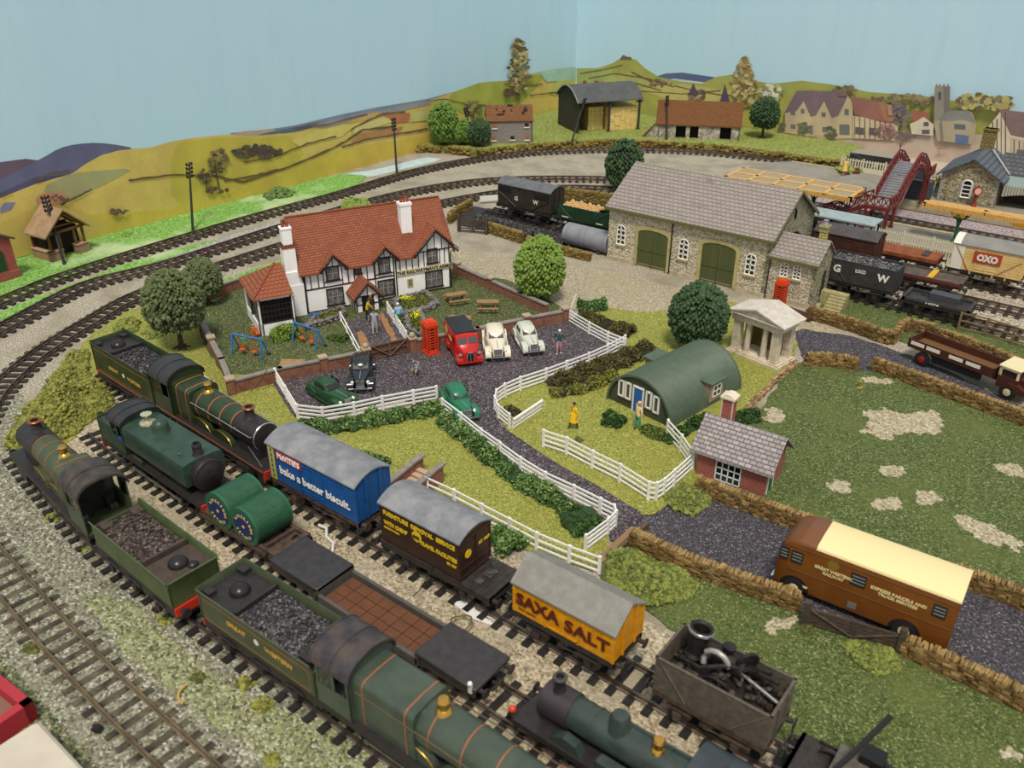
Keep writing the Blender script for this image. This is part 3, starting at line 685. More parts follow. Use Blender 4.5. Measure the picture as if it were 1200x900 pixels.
# --- row of goods vans beside the lawn
grey_roof = M('roof_grey', '#6e7075', .75, var='#858688', vs=1.2, bump=.1)
t = rolling('goods_van', 'blue biscuit van with white lettering and a curved grey roof', 'wagon', -27.5, 21.1)
blue = M('van_blue', '#1b5594', .45, var='#174a84', vs=2)
underframe(t, 6.1, z0=.9, z1=1.17, m=rustblk, mb_=rustblk)
van(t, 6.1, 2.15, 1.17, 3.1, .42, blue, grey_roof)
b = MB(); b.box(-3.0, -2.55, -1.1, -1.09, 1.2, 3.08, 0); b.build('yellow_stripe_panel', M('panel_yellow', '#b9a93a', .5), t, label='yellow painted panel with blue dashes')
b = MB()
for k in range(6): b.box(-2.82, -2.72, -1.115, -1.1, 1.3+k*.29, 1.5+k*.29)
b.build('blue_dashes', blue, t)
MB().box(-2.35, -.55, -1.12, -1.1, 2.55, 3.0).build('red_name_panel', M('panel_red', '#b02a28', .5), t)
MB().text("McVITIE'S", (-1.45, -1.125, 2.77), (1, 0, 0), (0, 0, 1), .3, w=1.6, bold=.03).build('lettering', M('letter_white', '#e8e6df', .5), t)
MB().text("bake a better biscuit.", (.25, -1.12, 2.0), (1, 0, 0), (0, 0, 1), .42, w=4.9, bold=.025).build('lettering', MATS['letter_white'], t)
# container wagon
t = rolling('flat_wagon', 'black flat wagon carrying the brown furniture container', 'wagon', -19.9, 21.05)
underframe(t, 6.2, z0=.72, z1=.98)
b = MB(); 
for k in range(24): b.box(-3.08+k*.257, -3.08+k*.257+.245, -1.06, 1.06, .98, 1.05)
b.build('deck', blk, t)
b = MB().cyl((2.25, .1, 1.05), (2.25, .1, 1.3), .22, .18, 10).cyl((2.25, .1, 1.3), (2.25, .1, 1.95), .06, seg=8).box(2.05, 2.45, -.15, .35, 1.05, 1.2).box(2.1, 2.4, -.75, -.45, 1.05, 1.25); b.ball((2.25, .1, 1.98), .09)
b.build('shackle_post', M('dark_metal_worn', '#4b4846', .45, .5, var='#6e6a66', vs=5), t)
t = rolling('furniture_container', 'dark brown furniture removal container with yellow lettering, on the black flat wagon', 'container', -20.65, 21.05)
t.location.z = RAILZ+1.05
cb = M('container_brown', '#3a241b', .45, var='#2f1d17', vs=2)
b = MB(); L, W, h, rise = 4.55, 2.0, 1.95, .38
b.prism([(-W/2, 0), (W/2, 0), (W/2, h)]+[(W/2*(1-2*i/8), h+rise*(1-(1-2*i/8)**2)) for i in range(1, 8)]+[(-W/2, h)], -L/2, L/2, 'x')
for e in (-1, 1):
    for z in (.1, .55, 1.9): b.box(e*L/2, e*(L/2+.05), -W/2, W/2, z, z+.06)
    for y in (-.98, 0, .92): b.box(e*L/2, e*(L/2+.04), y, y+.06, 0, h)
b.build('body', cb, t)
r = MB(); arc_roof(r, L, W, h, rise, over=.07); r.build('roof', grey_roof, t)
yl = M('letter_yellow', '#d9b81f', .5)
yl_parts = []; b = MB()
b.text('FURNITURE  REMOVAL  SERVICE', (0, -W/2-.005, 1.62), (1, 0, -.0), (0, 0, 1), .22, w=4.1, bold=.03); b.build('lettering', yl, t); b = MB()
b.text('WITH CHEAP', (-1.35, -W/2-.005, 1.1), (1, 0, 0), (0, 0, 1), .2, w=1.4, bold=.03); b.build('lettering', yl, t); b = MB(); b.text('TRAVEL FACILITIES', (1.1, -W/2-.005, 1.0), (1, 0, 0), (0, 0, 1), .2, w=2.1, bold=.03); b.build('lettering', yl, t); b = MB()
b.text('DOOR TO DOOR', (-1.6, -W/2-.005, .82), (1, 0, 0), (0, 0, 1), .09, w=.9, bold=.01); b.build('lettering', yl, t); b = MB(); b.text('BK 1829', (1.85, -W/2-.005, .68), (1, 0, 0), (0, 0, 1), .12, w=.5, bold=.02); b.build('lettering', yl, t); b = MB()
b.lathe([(.0001, 0), (.27, 0), (.27, .02), (.0001, .02)], (-.1, -W/2-.02, 1.2), 20, axis='y'); b.build('round_emblem', yl, t); b = MB()
b.text('BK 1829', (L/2+.06, .5, 1.35), (0, 1, 0), (0, 0, 1), .14, w=.7, bold=.02); b.build('lettering', yl, t); b = MB(); b.lathe([(.0001, 0), (.2, 0), (.2, .02), (.0001, .02)], (L/2+.04, -.5, 1.2), 16, axis='x')
b.build('round_emblem', yl, t)
MB().text('GWR', (-.1, -W/2-.045, 1.2), (1, 0, 0), (0, 0, 1), .16, w=.4, bold=.03).build('monogram', cb, t)
# salt van
t = rolling('salt_van', 'yellow salt van with a pitched grey roof and dark red lettering', 'wagon', -13.27, 21.05)
yel = M('van_yellow', '#dd9a0f', .45, var='#c9860c', vs=2.5)
underframe(t, 4.6, z0=.95, z1=1.2)
van(t, 4.6, 2.1, 1.22, 2.62, .72, yel, M('roof_felt', '#85837c', .8, var='#77756c', vs=2, bump=.1), peaked=True, doors=False)
d = MB(); 
for x in (-.75, .75): d.box(x-.04, x+.04, -1.075, -1.05, 1.22, 2.55)
d.box(-.75, .75, -1.075, -1.05, 1.3, 1.36).box(-.75, .75, -1.075, -1.05, 2.4, 2.46); d.build('door', yel, t)
dr = M('letter_dark_red', '#5b1d16', .5)
MB().text('SAXA', (-1.1, -1.08, 2.0), (1, 0, 0), (0, 0, 1), .55, w=2.05, bold=.04).build('lettering', dr, t); MB().text('SALT', (1.15, -1.08, 1.93), (1, 0, 0), (0, 0, 1), .55, w=2.0, bold=.03).text('SALT UNION', (-1.6, -1.08, 1.52), (1, 0, 0), (0, 0, 1), .08, w=.8, bold=.01).build('lettering', dr, t)
# scrap wagon
t = rolling('scrap_wagon', 'weathered grey wooden open wagon heaped with scrap metal', 'wagon', -7.2, 21.)
wood = M('wagon_wood_grey', '#4d463c', .8, var='#5f574a', vs=3, bump=.2)
def open_wagon(t, L, W, z0, z1, m, planks=6, th=.08, diag=True, mstrap=None, ends=True):
    b = MB(); h = (z1-z0)/planks
    for k in range(planks):
        a, c = z0+k*h+.012, z0+(k+1)*h
        for sd in (-1, 1): b.box(-L/2, L/2, sd*(W/2-th), sd*W/2, a, c)
        for e in (-1, 1): b.box(e*(L/2-th), e*L/2, -W/2+th, W/2-th, a, c)
    b.box(-L/2, L/2, -W/2, W/2, z0-.05, z0)
    for sd in (-1, 1): b.box(-L/2+.04, L/2-.04, sd*(W/2-th*.75), sd*(W/2-th*.25), z0, z1-.02)
    for e in (-1, 1): b.box(e*(L/2-th*.75), e*(L/2-th*.25), -W/2+.04, W/2-.04, z0, z1-.02)
    b.box(-L/2-.02, L/2+.02, -W/2-.02, -W/2+th, z1-.02, z1+.03).box(-L/2-.02, L/2+.02, W/2-th, W/2+.02, z1-.02, z1+.03)
    for e in (-1, 1): b.box(e*(L/2-th), e*(L/2+.02), -W/2, W/2, z1-.02, z1+.03)
    b.build('body', m, t)
    s = MB()
    for sd in (-1, 1):
        y = sd*(W/2+.02)
        if diag:
            for e in (-1, 1): s.tube([(e*L*.46, y, z1-.05), (e*L*.2, y, z0+.05)], .035, 4)
        for x in (-L*.16, L*.16): s.box(x-.04, x+.04, sd*W/2, sd*(W/2+.035), z0, z1-.1)
    for e in (-1, 1):
        for y in (-W*.2, W*.2): s.box(e*L/2, e*(L/2+.06), y-.06, y+.06, z0-.1, z1-.1)
    s.build('strapping', mstrap or m, t)
underframe(t, 4.2, z0=.95, z1=1.2, m=rustblk)
open_wagon(t, 4.2, 2.05, 1.22, 2.66, wood, 7)
irn = M('scrap_iron', '#252322', .4, .5, var='#3a3431', vs=4); rst = M('scrap_rust', '#4d423a', .6, .3, var='#2d2724', vs=4)
b = MB(); load_bed(b, -2., 2., -.93, .93, 1.75, .35, 0, bottom=.5); lumps(b, -1.9, 1.9, -.85, .85, 1.95, .3, 110, .14, 1, .5)
b.build('scrap_heap', [irn, rst], t)
def junk(nm, mb, m=irn, **k): return mb.build(nm, m, t, **k)
junk('scrap_chimney', MB().at((-1.25, .25, 2.35), rx=rad(-8), ry=rad(4)).lathe([(.38, 0), (.3, .12), (.34, .9), (.42, 1.0), (.44, 1.15), (.36, 1.18), (.3, 1.1), (.28, .2)], seg=20, nocap=True))
junk('scrap_ring', MB().at((-1.25, .25, 2.35), rx=rad(-8), ry=rad(4)).lathe([(.425, 1.0), (.455, 1.03), (.455, 1.13), (.43, 1.15)], seg=20, nocap=True), silver, label='bright chimney cap ring')
junk('scrap_boiler', MB().cyl((-.6, .55, 2.55), (.55, .45, 2.5), .38, seg=16).cyl((-.2, .5, 2.6), (-.15, .55, 3.15), .16, .24, 12))
junk('scrap_wheel', MB().at((-.05, -.5, 2.15), rx=rad(12)).lathe([(.42, -.05), (.5, -.05), (.5, .05), (.42, .05), (.42, -.05)], seg=24, axis='y').lathe([(.0001, -.06), (.1, -.06), (.1, .06), (.0001, .06)], seg=10, axis='y').box(-.03, .03, -.02, .02, -.45, .45).box(-.45, .45, -.02, .02, -.03, .03).box(-.02, .02, -.02, .02, -.4, .4))
junk('scrap_wheel', MB().at((.55, .5, 2.9), rz=rad(50), rx=rad(10)).lathe([(.3, -.06), (.42, -.06), (.42, .06), (.3, .06), (.3, -.06)], seg=24, axis='y').lathe([(.0001, -.05), (.32, -.03), (.32, .03), (.0001, .05)], seg=16, axis='y'))
junk('scrap_wheel', MB().at((1.2, -.45, 1.95), rx=rad(70)).lathe([(.32, -.06), (.44, -.06), (.44, .06), (.32, .06), (.32, -.06)], seg=24, axis='y').lathe([(.0001, -.05), (.1, -.05), (.1, .05), (.0001, .05)], seg=10, axis='y'), rst)
junk('scrap_pipe', MB().tube([(-1.6, -.3, 2.45), (-.7, -.45, 2.6), (0, -.1, 2.85), (.5, .3, 2.7), (.9, .75, 2.5)], .08, 8))
junk('scrap_pipe', MB().tube([(.1, .55, 2.3), (1.9, .1, 2.2)], .06, 8), silver, label='pale steel rod')
junk('scrap_arch', MB().tube([(-.75, -.1, 2.5)]+[(-.35+.45*math.cos(a), 0, 2.75+.42*math.sin(a)) for a in (PI, 2.6, 2.1, 1.57, 1.0, .5, 0)], .1, 8), M('scrap_pale', '#a8a49c', .4, .5), label='pale curved strip')
junk('scrap_beam', MB().box(.3, 1.7, .5, .62, 2.5, 2.62).at((.8, .6, 2.55), rz=.3).box(-.8, .6, -.06, .06, .05, .15))
# hooked crane runner at the lower right edge
t = rolling('crane_runner', 'low dark frame wagon with a raised black jib at the lower edge', 'wagon', -2.2, 20.9)
underframe(t, 4.6, z0=.45, z1=.65)
MB().box(-1.0, .0, -.75, .75, 1.2, 1.34).box(-.9, -.1, -.65, -.55, .65, 1.25).box(-.9, -.1, .55, .65, .65, 1.25).build('table', M('crane_grey', '#4a463e', .6, var='#5f594e', vs=4), t)
MB().box(-.35, .35, .35, 1.0, .7, 1.65).build('winch_box', M('near_black', '#111011', .5), t)
MB().tube([(-1.2, -1.05, .9), (-.6, -.1, 1.75), (.1, 1.2, 3.0)], [.07, .1, .11], 6).build('jib', M('jib_black', '#2b2828', .45, .3), t)
MB().tube([(.3, .8, 1.4), (1.3, .8, .8), (2.4, .8, .55)], .1, 6).build('brace', MATS['jib_black'], t)
# cable drum wagon
t = rolling('drum_wagon', 'low black wagon carrying the two green cable drums', 'wagon', -28.6, 17.45)
underframe(t, 5.6, z0=.55, z1=.75, m=rustblk)
MB().box(-2.7, 2.7, -.98, -.8, .75, .95).box(-2.7, 2.7, .8, .98, .75, .95).box(-2.75, -2.5, -1, 1, .75, .97).box(2.5, 2.75, -1, 1, .75, .97).box(-1.9, -1.75, -.9, .9, .75, .93).box(-.1, .1, -.9, .9, .75, .93).box(1.75, 1.9, -.9, .9, .75, .93).build('cradle', rustblk, t)
o = MB().tube([(2.95, -.65, .5), (3.75, -.55, .42), (3.75, .55, .42), (2.95, .65, .5)], .07, 6, closed=False).tube([(3.0, -.2, .5), (3.55, .1, .55), (3.3, .35, .5)], .07, 6)
o.build('rusty_hook', M('rust_orange', '#8f5426', .7, .3, var='#6b3b1b', vs=6), t, label='rusty orange coupling hook')
grn = M('drum_green', '#245238', .6, var='#1e462f', vs=3, brick=None)
dbl = M('drum_blue', '#1a2a63', .5); dyl = M('drum_yellow', '#c9b34a', .5)
for dx, lab in ((-29.65, 'green wooden cable drum nearer the green pannier engine'), (-27.78, 'green wooden cable drum next to the end of its wagon')):
    d = thing('cable_drum', lab, 'cable drum', (dx, 17.4, 1.98), 0, 'cable drums on the low wagon')
    r = .95
    for e in (-1, 1): MB().lathe([(.0001, -.05), (r, -.05), (r, .05), (.0001, .05)], (0, e*.93, 0), 36, axis='y').build('flange', M('drum_flange_green', '#285c3d', .5), d)
    o = MB()
    for k in range(30):
        a = 2*PI*k/30; o.at((0, 0, 0), ry=a).box(-.098, .098, -.9, .9, r-.12, r-.015)
    o.build('staves', grn, d)
    MB().lathe([(.0001, 0), (r*.74, 0), (r*.74, .02), (.0001, .02)], (0, -1.0, 0), 32, axis='y').build('face_disc', dbl, d, label='dark blue face')
    o = MB()
    for k, ch in enumerate('LIVERPOOL CABLES'):
        if ch == ' ': continue
        a = rad(150-k*20); o.text(ch, (math.cos(a)*r*.6, -1.0, math.sin(a)*r*.6), (math.sin(a), 0, -math.cos(a)), (math.cos(a), 0, math.sin(a)), .15, bold=.03)
    o.ball((-.02, -1.0, .0), (.09, .03, .09), 8, 6)
    o.build('lettering', dyl, d)
# well wagon
t = rolling('well_wagon', 'long black well wagon with two raised end decks and brown boarded floor', 'wagon', -20.2, 17.2)
wm = M('well_black', '#302e2f', .5, var='#3a3738', vs=3)
W = 2.05
for e, x0, x1 in ((-1, -5.7, -2.6), (1, 2.9, 5.9)):
    b = MB().box(x0, x1, -W/2, W/2, .78, .95, bev=.04)
    b.box(x0+.1, x1-.1, -W/2+.05, -W/2+.15, .4, .8).box(x0+.1, x1-.1, W/2-.15, W/2-.05, .4, .8)
    b.build('end_deck', wm, t)
b = MB()
b.box(-2.7, 3.0, -W/2, -W/2+.16, .3, .62).box(-2.7, 3.0, W/2-.16, W/2, .3, .62).box(-2.8, -2.6, -W/2, W/2, .3, .9).box(2.9, 3.05, -W/2, W/2, .3, .8).box(-2.7, 3, -W/2, W/2, .22, .3)
b.build('well_frame', M('well_grey', '#4a4744', .5, var='#57524d', vs=3), t)
bb = MB()
for k in range(8):
    for j in range(3):
        x0 = -2.45+k*.66; y0 = -.78+j*.53; bb.box(x0, x0+.63, y0, y0+.5, .3, .42)
bb.build('floor_boards', M('boards_brown', '#6e4429', .7, var='#5b3822', vs=2, brick=('#6b4228', '#3c2618', 5, .1, .012), mode='xy', bump=.4), t, label='brown boarded floor')
for e in (-1, 1):
    for xx in (-5.1, -3.4) if e < 0 else (3.6, 5.2):
        for sd in (-1, 1): wheel(t, xx, sd*.66, .34)
buffers(t, 11.7, .7, W); coupling(t, 11.7, -1); coupling(t, 11.7, 1)
MB().box(5.6, 5.75, -1.08, -.98, .7, 1.1).ball((5.68, -1.05, 1.15), .1).build('lamp', M('lamp_white', '#e8e6e0', .4), t)
# --- goods yard on the right and siding behind the pub
t = rolling('brake_van', 'dark brown ventilated fish van with a grey roof behind the pub', 'wagon', -47.9, 64.2)
dkb = M('van_dark_brown', '#2d251f', .6, var='#3a3029', vs=2)
underframe(t, 6.2, z0=.9, z1=1.15); van(t, 6.2, 2.2, 1.17, 3.1, .45, dkb, M('roof_dark_grey', '#55565a', .7, var='#66676a', vs=1.5))
MB().box(-3.05, -1.5, -1.17, -1.15, 2.45, 2.85).box(1.3, 2.95, -1.17, -1.15, 2.45, 2.85).build('louvre_opening', M('opening_black', '#0f0e0d', .8), t)
MB().tube([(-3.0, -1.13, 2.4), (-.9, -1.13, 1.2)], .05, 4).build('brace', dkb, t); MB().tube([(3.0, -1.13, 2.4), (.9, -1.13, 1.2)], .05, 4).build('brace', dkb, t)
MB().text('G', (-.85, -1.16, 2.05), (1, 0, 0), (0, 0, 1), .4, bold=.04).text('W', (1.45, -1.16, 2.05), (1, 0, 0), (0, 0, 1), .4, bold=.04).build('lettering', M('letter_cream', '#cfc9a8', .6), t)
t = rolling('open_wagon', 'green open wagon filled with small round sacks, next to the stone shed', 'wagon', -41.2, 64.2)
dg = M('wagon_green', '#1e3d24', .55, var='#17301d', vs=2)
underframe(t, 5.4, z0=.9, z1=1.15); open_wagon(t, 5.4, 2.3, 1.17, 2.35, dg, 4)
MB().box(-2.6, .95, -.98, .98, 1.2, 1.95).build('load_floor', dkb, t)
MB().box(-2.2, -1.5, -1.2, -1.17, 1.3, 1.4).box(1.5, 2.2, -1.2, -1.17, 1.3, 1.4).build('number_plates', MATS['letter_cream'], t)
sack = M('sack_tan', '#c9a26c', .8, var='#b38a54', vs=4)
first = None
for i in range(8):
    for j in range(4):
        x = -43.5+i*.47; y = 63.5+j*.46
        if first is None:
            first = MB().ball((0, 0, 0), (.25, .24, .2), 10, 7).tube([(0, 0, .15), (0, 0, .26)], [.09, .05], 6).build('sack', sack); o = first
            tag(o, '', 'sack')
        else: o = first.copy(); COL.objects.link(o)
        o.location = (x+R.uniform(-.03, .03), y+R.uniform(-.03, .03), RAILZ+2.15+(.12 if (i+j) % 2 else 0)); o['group'] = 'sacks in the green open wagon'; o['label'] = 'tan sack in the heap carried by the green open wagon'
t = rolling('coal_wagon', 'dark grey loco coal wagon heaped with coal beside the office steps', 'wagon', -16.4, 64.25)
dgy = M('wagon_dark_grey', '#393939', .55, var='#2f2f30', vs=2)
underframe(t, 5., z0=.9, z1=1.15); open_wagon(t, 5., 2.2, 1.17, 2.75, dgy, 7)
b = MB(); load_bed(b, -2.42, 2.42, -1.02, 1.02, 2.55, .25, 0, bottom=1.2); lumps(b, -2.3, 2.3, -.95, .95, 2.6, .25, 230, .1)
b.build('coal_load', M('coal_grey', '#4b4a4b', .7, vor=(7., [(0, '#2b2a2b'), (.5, '#4d4c4c'), (.85, '#6c6a69'), (1, '#8f8c8a')]), bump=1.2), t)
MB().text('G', (-1.75, -1.13, 2.1), (1, 0, 0), (0, 0, 1), .55, bold=.04).text('LOCO', (.0, -1.13, 2.2), (1, 0, 0), (0, 0, 1), .26, w=.75, bold=.03).text('W', (1.65, -1.13, 2.05), (1, 0, 0), (0, 0, 1), .55, bold=.04).build('lettering', M('letter_offwhite', '#dcdacf', .6), t)
t = rolling('flat_wagon', 'very low black flat wagon nearest the rustic rail fence', 'wagon', -10.9, 64.25)
underframe(t, 4.6, z0=.6, z1=.85)
MB().box(-2.3, 2.3, -1.1, -1., .85, 1.05).box(-2.3, 2.3, 1., 1.1, .85, 1.05).box(-2.3, -2.1, -1.1, 1.1, .85, 1.1).box(2.1, 2.3, -1.1, 1.1, .85, 1.1).build('frame', dgy, t)
MB().box(-.8, 1.3, .1, .95, .85, 1.35, bev=.05).build('raised_box', M('box_slate', '#3d3f44', .6), t)
MB().text('14276', (-.2, -1.12, .95), (1, 0, 0), (0, 0, 1), .13, w=.9, bold=.02).build('lettering', MATS['letter_offwhite'], t)
t = rolling('goods_van', 'long dark brown goods van with a rounded dark roof behind the coal wagon', 'wagon', -19.2, 68.5)
underframe(t, 4.9, z0=.9, z1=1.15); van(t, 4.9, 2.25, 1.17, 3.2, .45, M('van_red_brown', '#4a2a20', .6, var='#3c221b', vs=2), M('roof_brown_grey', '#3f3a3b', .7, var='#4c4647', vs=1.5))
t = rolling('flat_wagon', 'brown flat wagon with a short yellow strap across its middle', 'wagon', -12.7, 68.5)
underframe(t, 5.0, z0=.85, z1=1.1, m=rustblk)
b = MB().box(-2.4, 2.4, -1.12, 1.12, 1.1, 1.22).box(-2.5, 2.5, -1.16, -1.06, 1.1, 1.36).box(-2.5, 2.5, 1.06, 1.16, 1.1, 1.36).box(-2.5, -2.35, -1.16, 1.16, 1.1, 1.36).box(2.35, 2.5, -1.16, 1.16, 1.1, 1.36)
b.build('deck', M('deck_brown_grey', '#5b5046', .7, var='#463a32', vs=2), t)
MB().box(-2.5, 2.5, -1.18, -1.16, 1.1, 1.3).build('side_rail', M('side_red_brown', '#5e2a20', .6), t)
MB().box(.0, .4, -1., 1.0, 1.22, 1.38).build('strap', M('strap_yellow', '#c99a1c', .5), t)
t = rolling('shelter_wagon', 'black open-sided wagon under a pale blue-grey flat roof', 'wagon', -21.4, 72.7)
underframe(t, 6.2, z0=.9, z1=1.1); b = MB().box(-3.0, 3.0, -1.1, 1.1, 1.1, 1.9)
for x in (-2.9, -1.0, 1.0, 2.9):
    for y in (-1.05, 1.05): b.box(x-.06, x+.06, y-.06, y+.06, 1.9, 3.1)
b.box(-3.0, -2.2, -1.1, 1.1, 1.9, 3.1); b.build('body', M('body_black', '#1d1f22', .6), t)
MB().box(-3.15, 3.15, -1.2, 1.2, 3.1, 3.22).build('roof', M('roof_blue_grey', '#869496', .6, var='#97a3a3', vs=2), t)
MB().text('W', (-.9, -1.12, 1.55), (1, 0, 0), (0, 0, 1), .5, bold=.05).build('lettering', MATS['letter_offwhite'], t)
t = rolling('flat_wagon', 'orange-brown flat wagon in front of the picket fence', 'wagon', -15.3, 72.6)
underframe(t, 4.6, z0=.85, z1=1.1)
MB().box(-2.3, 2.3, -1.12, 1.12, 1.1, 1.38).build('deck', M('deck_orange', '#8c4a20', .6, var='#6e3716', vs=1.5), t)
MB().box(.9, 1.4, -.5, .9, 1.38, 1.46).build('dark_plate', M('plate_dark', '#3c3430', .6), t)
t = rolling('goods_van', 'cream stock cube van with a red name panel by the picket fence', 'wagon', -9.5, 72.5)
crm = M('van_cream', '#d9bb7e', .5, var='#cba96a', vs=1.5)
underframe(t, 5.0, z0=.9, z1=1.15, m=rustblk); van(t, 5.0, 2.3, 1.17, 3.1, .5, crm, M('roof_dull', '#75736d', .75, var='#83807a', vs=1), mstrap=crm)
MB().box(-2.51, -1.7, -1.17, -1.15, 1.17, 3.1).box(-2.53, -2.5, -1.12, 1.12, 1.17, 3.2).build('white_end_panel', M('panel_white', '#d9d3c4', .5), t)
MB().prism([(-1.25+2.5*i/12, 3.18+.51*(1-(2*i/12-1)**2)) for i in range(13)], -2.62, -2.1, 'x').build('white_roof_end', MATS['panel_white'], t)
MB().box(-1.0, .95, -1.2, -1.16, 1.95, 2.85).build('red_name_panel', M('panel_oxo', '#a8401f', .5), t)
MB().text('OXO', (-.02, -1.22, 2.4), (1, 0, 0), (0, 0, 1), .5, w=1.5, bold=.06).build('lettering', MATS['panel_white'], t)
b = MB(); b.tube([(-2.3, -1.2, 3.0), (-1.1, -1.2, 1.2)], .04, 4).tube([(2.3, -1.2, 2.6), (.7, -1.2, 1.2)], .04, 4); 
for x in (-1.0, .6, 1.5): b.box(x-.07, x+.07, -1.22, -1.15, .95, 1.3)
b.build('strapping', M('strap_cream', '#b3945c', .6), t)
t = rolling('open_wagon', 'grey sheeted wagon on the far line beyond the footbridge', 'wagon', -28.2, 104.1)
underframe(t, 4.8, z0=.9, z1=1.1); open_wagon(t, 4.8, 2.3, 1.12, 1.6, dgy, 3)
MB().box(-2.35, 2.35, -1.15, 1.15, 1.55, 1.66).build('sheet', M('sheet_grey', '#8a8678', .8), t)
# ================================================================ locomotives
gwg = M('engine_green', '#2c3b25', .4, var='#23311c', vs=1.5)
gwg_w = M('engine_green_worn', '#474f38', .42, var='#3b4530', vs=1.2)
gwg_d = M('engine_green_dark', '#283a30', .42, var='#33473a', vs=1.6)
smk = M('smokebox_black', '#232021', .5, var='#2f2a28', vs=3)
cabb = M('cab_roof_black', '#27262a', .5, var='#35322f', vs=1.6)
orl = M('lining_orange', '#a9613a', .5); oril = M('lining_dim', '#8d5a3a', .5)
gold = M('letter_gold', '#b98d3c', .5); whl = M('wheel_green', '#26352a', .5); rodm = M('rod_steel', '#8e8a84', .3, .8)
whtd = M('crest_pale', '#d8cdbd', .5)
def boiler(mb, x0, x1, z, r0, r1, seg=28, m=0): mb.cyl((x0, 0, z), (x1, 0, z), r0, r1, seg, m)
def band(mb, x, z, r, w=.07, m=0, seg=32): mb.lathe([(r, x-w/2), (r+.015, x-w/2), (r+.015, x+w/2), (r, x+w/2)], (0, 0, z), seg, m, axis='x')
def band_path(mb, x, prof, w=.07, m=0):
    """a lining band following the cross-section prof (list of y,z)"""
    for a, b in zip(prof, prof[1:]):
        mb.add([(x-w/2, a[0], a[1]), (x+w/2, a[0], a[1]), (x+w/2, b[0], b[1]), (x-w/2, b[0], b[1])], [(0, 1, 2, 3)], m)
def belpaire(w, zb, zt, rc=.25, n=5):
    pts = [(w, zb), (w*1.03, (zb+zt)/2)]
    for i in range(n+1):
        a = PI/2*i/n; pts.append((w-rc+rc*math.cos(a), zt-rc+rc*math.sin(a)-.0))
    pts.append((0, zt+.04))
    return pts+[(-y, z) for y, z in pts[::-1][1:]]
def chimney(t, x, z, m=smk, cap=copper, h=.7, r=.27, tall=False):
    k = MB().lathe([(r*1.5, -.12), (r*1.15, .02), (r*.95, .12), (r*.9, h*.75), (r*1.0, h*.8), (r*.8, h), (r*.62, h), (r*.6, h*.3)], (x, 0, z), 20).build('chimney', m, t)
    if cap: MB().lathe([(r*.95, h*.72), (r*1.15, h*.8), (r*1.3, h*.95), (r*1.18, h*1.02), (r*.8, h*1.02), (r*.7, h*.7)], (x, 0, z), 20).build('chimney_cap', cap, k)
def safety_valve(t, x, z, s=1.): MB().lathe([(.3*s, -.08), (.26*s, .02), (.17*s, .1), (.14*s, .3*s), (.2*s, .34*s), (.22*s, .42*s), (.17*s, .5*s), (.0001, .52*s)], (x, 0, z), 18).build('safety_valve', brass, t)
